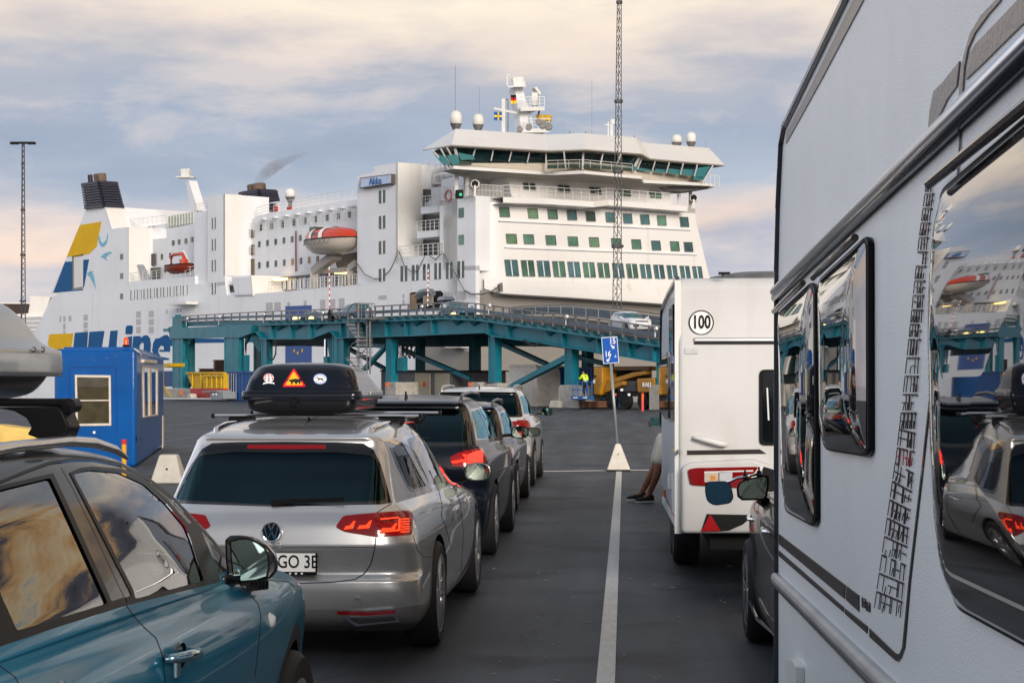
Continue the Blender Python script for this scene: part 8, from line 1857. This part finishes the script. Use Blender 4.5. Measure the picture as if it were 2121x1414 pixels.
def gn(ty, **k):
    n = t.nodes.new(ty)
    for a, b_ in k.items(): setattr(n, a, b_)
    return n
tcg = gn('ShaderNodeTexCoord')
def gmul(fac_sock, lo, hi, c0, c1, cur):
    r = gn('ShaderNodeMapRange'); r.inputs[1].default_value = lo; r.inputs[2].default_value = hi; r.inputs[3].default_value = c0; r.inputs[4].default_value = c1; t.links.new(fac_sock, r.inputs[0])
    m = gn('ShaderNodeMix', data_type='RGBA', blend_type='MULTIPLY'); m.inputs[0].default_value = 1; t.links.new(cur, m.inputs[6]); t.links.new(r.outputs[0], m.inputs[7]); return m.outputs[2]
def gnoise(sc, scale, det=4):
    mp = gn('ShaderNodeMapping'); mp.inputs['Scale'].default_value = sc; t.links.new(tcg.outputs['Object'], mp.inputs[0]); n = gn('ShaderNodeTexNoise'); n.inputs['Scale'].default_value = scale; n.inputs['Detail'].default_value = det; t.links.new(mp.outputs[0], n.inputs['Vector']); return n.outputs['Fac']
cur = gmul(gnoise((1.2, .05, 1), 1.6, 3), .35, .7, .6, 1.45, src)          # tyre tracks along the lanes
cur = gmul(gnoise((1, 1, 1), .9, 6), .54, .64, 1.0, .42, cur)                # oil and damp stains
cur = gmul(gnoise((1, 1, 1), 130, 3), .3, .75, .45, 2.2, cur)                # aggregate
vo = gn('ShaderNodeTexVoronoi', feature='DISTANCE_TO_EDGE'); vo.inputs['Scale'].default_value = .16; mp = gn('ShaderNodeMapping'); t.links.new(tcg.outputs['Object'], mp.inputs[0])
ad = gn('ShaderNodeVectorMath', operation='ADD'); nn_ = gn('ShaderNodeTexNoise'); nn_.inputs['Scale'].default_value = 1.2; t.links.new(tcg.outputs['Object'], nn_.inputs['Vector']); t.links.new(mp.outputs[0], ad.inputs[0]); t.links.new(nn_.outputs['Color'], ad.inputs[1]); t.links.new(ad.outputs[0], vo.inputs['Vector'])
cur = gmul(vo.outputs['Distance'], .0, .0025, .62, 1.0, cur)                  # cracks
t.links.new(cur, pb.inputs['Base Color'])
b = MB(); b.prism([(-500, -600, 0), (600, -600, 0), (600, 100, 0), (60, 105, 0), (-30, 172, 0), (-500, 172, 0)], (0, 0, -1.6)); tag(b.build('quay_ground', gm), kind='structure')
# ================================================================== people
def skinmesh(name, chains, m, parent=None, sub=2):
    """chains: lists of (point, radius); the first point of a later chain may repeat an earlier point to branch from it"""
    vs, rs, es, ix = [], [], [], {}
    for ch in chains:
        prev = None
        for p, r in ch:
            k = tuple(round(c, 4) for c in p)
            if k not in ix: ix[k] = len(vs); vs.append(V(p)); rs.append(r)
            i = ix[k]
            if prev is not None: es.append((prev, i))
            prev = i
    me = bpy.data.meshes.new(name); me.from_pydata([tuple(v) for v in vs], es, [])
    o = link(name, me, m, parent)
    sk = o.modifiers.new('skin', 'SKIN'); sk.use_smooth_shade = True
    if not me.skin_vertices: bm = bmesh.new(); bm.from_mesh(me); bm.verts.layers.skin.verify(); bm.to_mesh(me); bm.free()
    for i, r in enumerate(rs): me.skin_vertices[0].data[i].radius = (r, r) if not isinstance(r, tuple) else r
    me.skin_vertices[0].data[0].use_root = True
    su = o.modifiers.new('sub', 'SUBSURF'); su.levels = su.render_levels = sub
    dg = bpy.context.evaluated_depsgraph_get(); dg.update(); m2 = bpy.data.meshes.new_from_object(o.evaluated_get(dg))
    o.modifiers.clear(); o.data = m2; m2.shade_smooth(); return o
def person(label, loc, J, skin, top, bottom, shoe, hairm, shorts=False, faced=(-1, 0, 0), phone=False, bands=None):
    """J: joint positions relative to loc"""
    T = lambda k: V(loc)+V(J[k]); g = {k: V(loc)+V(v) for k, v in J.items()}
    root = empty('person', loc, label, 'person')
    f = V(faced).normalized(); up = V((0, 0, 1)); side = f.cross(up)
    hd = g['head']
    ch = [[(g['pelvis'], .12), (g['waist'], .115), (g['chest'], .14), (g['neckbase'], .07), (g['neck'], .052), (hd-V((0, 0, .07)), .066), (hd, .088), (hd+V((0, 0, .08)), .07)],
          [(hd-V((0, 0, .07)), .066), (hd+f*.06-V((0, 0, .075)), .042)], [(hd, .088), (hd+f*.10-V((0, 0, .01)), .016)]]
    hands = []
    for s_ in 'LR':
        ch.append([(g['chest'], .14), (g['sh'+s_], .062), (g['el'+s_], .043), (g['wr'+s_], .028), (g['ha'+s_], .034)])
        ch.append([(g['pelvis'], .12), (g['hip'+s_], .092), (g['kn'+s_], .062), (g['ca'+s_], .058), (g['an'+s_], .036), (g['to'+s_], .036)])
        d = (g['ha'+s_]-g['wr'+s_]).normalized(); w_ = d.cross(side) if abs(d.dot(side)) < .9 else d.cross(up); w_.normalize()
        for k in range(4):
            o_ = g['ha'+s_]+w_*((k-1.5)*.019); b0 = o_+d*.03; hands.append([(b0, .0095), (b0+d*(.03+.006*(k in (1, 2)))+side*.004, .009), (b0+d*.045+side*.02, .0085), (b0+d*.04+side*.038, .0075)])
        o_ = g['ha'+s_]-w_*.034-d*.012; hands.append([(o_, .012), (o_-w_*.018+d*.02, .010), (o_-w_*.016+d*.042, .008)])
    body = skinmesh('person_body', ch, skin, root)
    for h in hands: skinmesh('finger', [h], skin, body, 1)
    for sx in (-1, 1):
        b = MB(); b.lathe([(0, -.012), (.012, 0), (0, .012)], hd+f*.088+side*(sx*.032)+V((0, 0, .02)), 'z', 8); b.build('eye', M_blk, body, smooth=1)
        b = MB(); b.lathe([(0, -.03), (.014, 0), (0, .03)], hd+side*(sx*.088), 'z', 8); b.build('ear', skin, body, smooth=1)
    b = MB(); b.bar(hd+f*.097-V((0, 0, .045))-side*.02, hd+f*.097-V((0, 0, .045))+side*.02, .008, .006); b.build('mouth', mat('lips', (.3, .1, .08), .5), body)
    skinmesh('hair', [[(hd-f*.03+V((0, 0, -.03)), .078), (hd-f*.018+V((0, 0, .05)), .096), (hd-f*.0+V((0, 0, .095)), .062)]], hairm, body)
    tch = [[(g['pelvis']+V((0, 0, .02)), .135), (g['waist'], .13), (g['chest'], .155), (g['neckbase'], .08)]]
    for s_ in 'LR': tch.append([(g['chest'], .155), (g['sh'+s_], .073), (g['el'+s_], .054), (g['wr'+s_].lerp(g['el'+s_], .08), .040)])
    skinmesh('jacket', tch, top, body)
    bch = [[(g['waist']-V((0, 0, .03)), .128), (g['pelvis'], .137)]]
    for s_ in 'LR':
        bch.append([(g['pelvis'], .137), (g['hip'+s_], .108), (g['kn'+s_] if shorts else g['kn'+s_], .10 if shorts else .074)] + ([] if shorts else [(g['ca'+s_], .068), (g['an'+s_]+V((0, 0, .03)), .056)]))
    skinmesh('shorts' if shorts else 'trousers', bch, bottom, body)
    for s_ in 'LR':
        d = (g['to'+s_]-g['an'+s_]); d.z = 0; d.normalize(); w_ = V((-d.y, d.x, 0)); a = g['an'+s_]; zf = a.z-.075; b = MB()
        sec = [(-.07, .038, .085), (-.02, .042, .10), (.05, .046, .075), (.12, .048, .055), (.17, .042, .045), (.205, .02, .03)]
        rows = [[V((a.x, a.y, zf))+d*t+w_*(ww*c)+V((0, 0, h*z)) for c, z in ((-1, .0), (-1.05, .35), (-.8, .75), (0, 1), (.8, .75), (1.05, .35), (1, 0))] for t, ww, h in sec]
        b.grid(rows); b.add([rows[0][k] for k in range(7)], [tuple(range(7))]); b.build('shoe', shoe, body, smooth=50)
        sl_ = MB(); sl_.prism([V((a.x, a.y, zf-.018))+d*t+w_*(ww*c*1.08) for t, ww, c in [(q[0], q[1], 1) for q in sec]+[(q[0], q[1], -1) for q in sec[::-1]]], (0, 0, .02)); sl_.build('shoe_sole', M_wpl, body)
    if bands:
        for z_, r_ in bands: b = MB(); b.lathe([(r_, -.025), (r_, .025)], g['waist'].lerp(g['chest'], z_), 'z', 16); b.build('reflective_band', mat('reflective_band', (.45, .47, .48), .4), body, smooth=1)
    return root
navyj = mat('navy_fabric', (.01, .012, .025), .85); beige = mat('beige_shorts', (.62, .58, .49), .85, var=.1, vscale=12); tan_ = mat('tanned_skin', (.26, .11, .06), .5)
# person leaning back beside the caravan, legs crossed, holding a phone up
_q = lambda px, py, y=24.3: onY(px, py, y)
lc = V((.62, 24.3, 0)); rel = lambda p: tuple(V(p)-lc)
tl_, tr_ = _q(1316, 1030), _q(1338, 1030)
person('person in beige shorts leaning with crossed legs beyond the white caravan', tuple(lc),
    dict(pelvis=rel((.60, 24.35, .88)), waist=rel((.64, 24.36, 1.02)), chest=rel((.66, 24.36, 1.24)), neckbase=rel((.66, 24.36, 1.40)), neck=rel((.65, 24.36, 1.46)), head=rel((.62, 24.36, 1.58)),
        shL=rel((.62, 24.18, 1.34)), elL=rel((.53, 24.12, 1.08)), wrL=rel((.46, 24.12, 1.13)), haL=rel((.40, 24.13, 1.115)), shR=rel((.66, 24.54, 1.34)), elR=rel((.60, 24.60, 1.07)), wrR=rel((.50, 24.42, 1.12)), haR=rel((.44, 24.36, 1.13)),
        hipL=rel((.55, 24.26, .82)), knL=rel((.47, 24.16, .50)), caL=rel((.44, 24.16, .36)), anL=rel((.335, 24.22, .095)), toL=rel((.26, 24.18, .05)), hipR=rel((.53, 24.44, .82)), knR=rel((.43, 24.36, .50)), caR=rel((.36, 24.33, .36)), anR=rel((.23, 24.34, .115)), toR=rel((.14, 24.32, .07))),
    tan_, navyj, beige, M_blkm, mat('brown_hair', (.05, .03, .02), .7), shorts=True)
b = MB(); P = [_q(x, y, 24.08) for x, y in ((1346.5, 864), (1372, 864), (1372, 882), (1346.5, 881))]; b.prism(P, (0, .012, 0)); ph = b.build('phone', mat('phone_green', (.03, .10, .10), .2, coat=.6), None, bevel=.004); tag(ph, 'green backed phone held up beside the white caravan', 'phone')
b = MB(); b.lathe([(0, -.004), (.012, -.003), (.012, 0)], _q(1351, 868, 24.08), 'y', 10); b.build('camera_lens', M_blk, ph)
# car the person leans on, hidden behind the caravan
plain_car('towing_car', 'dark grey car ahead of the white caravan, hidden by it', 'vehicles queuing in the right lane', (1.66, 21.4, 0), 0, mat('dark_grey_car_paint', (.05, .05, .055), .3, metal=.5, coat=.8, backdark=True), dict(L=4.5, hw=.90, belt=1.0, hood=.9, roof=1.46, yrw=.42, cowl=3.3, rf=2.6, ax=(.85, 3.5), R=.33), lod=1)
# worker in the basket
wp = rp(1213, 823, 1.1); base = V(wp); Lx = -Xr       # facing left along the ramp
def wr(x, y, z): v = Lx*x + RN*y; return (v.x, v.y, z)
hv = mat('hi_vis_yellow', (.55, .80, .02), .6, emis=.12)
person('worker in a bright yellow hi-vis jacket standing in the blue lift basket', tuple(base),
    dict(pelvis=wr(0, 0, .92), waist=wr(.03, 0, 1.07), chest=wr(.12, 0, 1.30), neckbase=wr(.18, 0, 1.45), neck=wr(.21, 0, 1.50), head=wr(.26, 0, 1.61), shL=wr(.14, .18, 1.40), elL=wr(.30, .22, 1.17), wrL=wr(.50, .15, 1.25), haL=wr(.57, .13, 1.27),
        shR=wr(.12, -.18, 1.40), elR=wr(.10, -.26, 1.12), wrR=wr(.32, -.20, 1.08), haR=wr(.39, -.18, 1.08), hipL=wr(0, .09, .86), knL=wr(.05, .10, .5), caL=wr(.02, .10, .36), anL=wr(0, .10, .09), toL=wr(.1, .11, .05), hipR=wr(0, -.09, .86), knR=wr(.02, -.1, .5), caR=wr(-.01, -.1, .36), anR=wr(-.04, -.1, .09), toR=wr(.06, -.11, .05)),
    M_skin, hv, mat('dark_work_trousers', (.012, .014, .02), .8), M_blkm, mat('dark_cap', (.02, .02, .02), .7), faced=tuple(Lx), bands=((.0, .142), (.45, .15)))
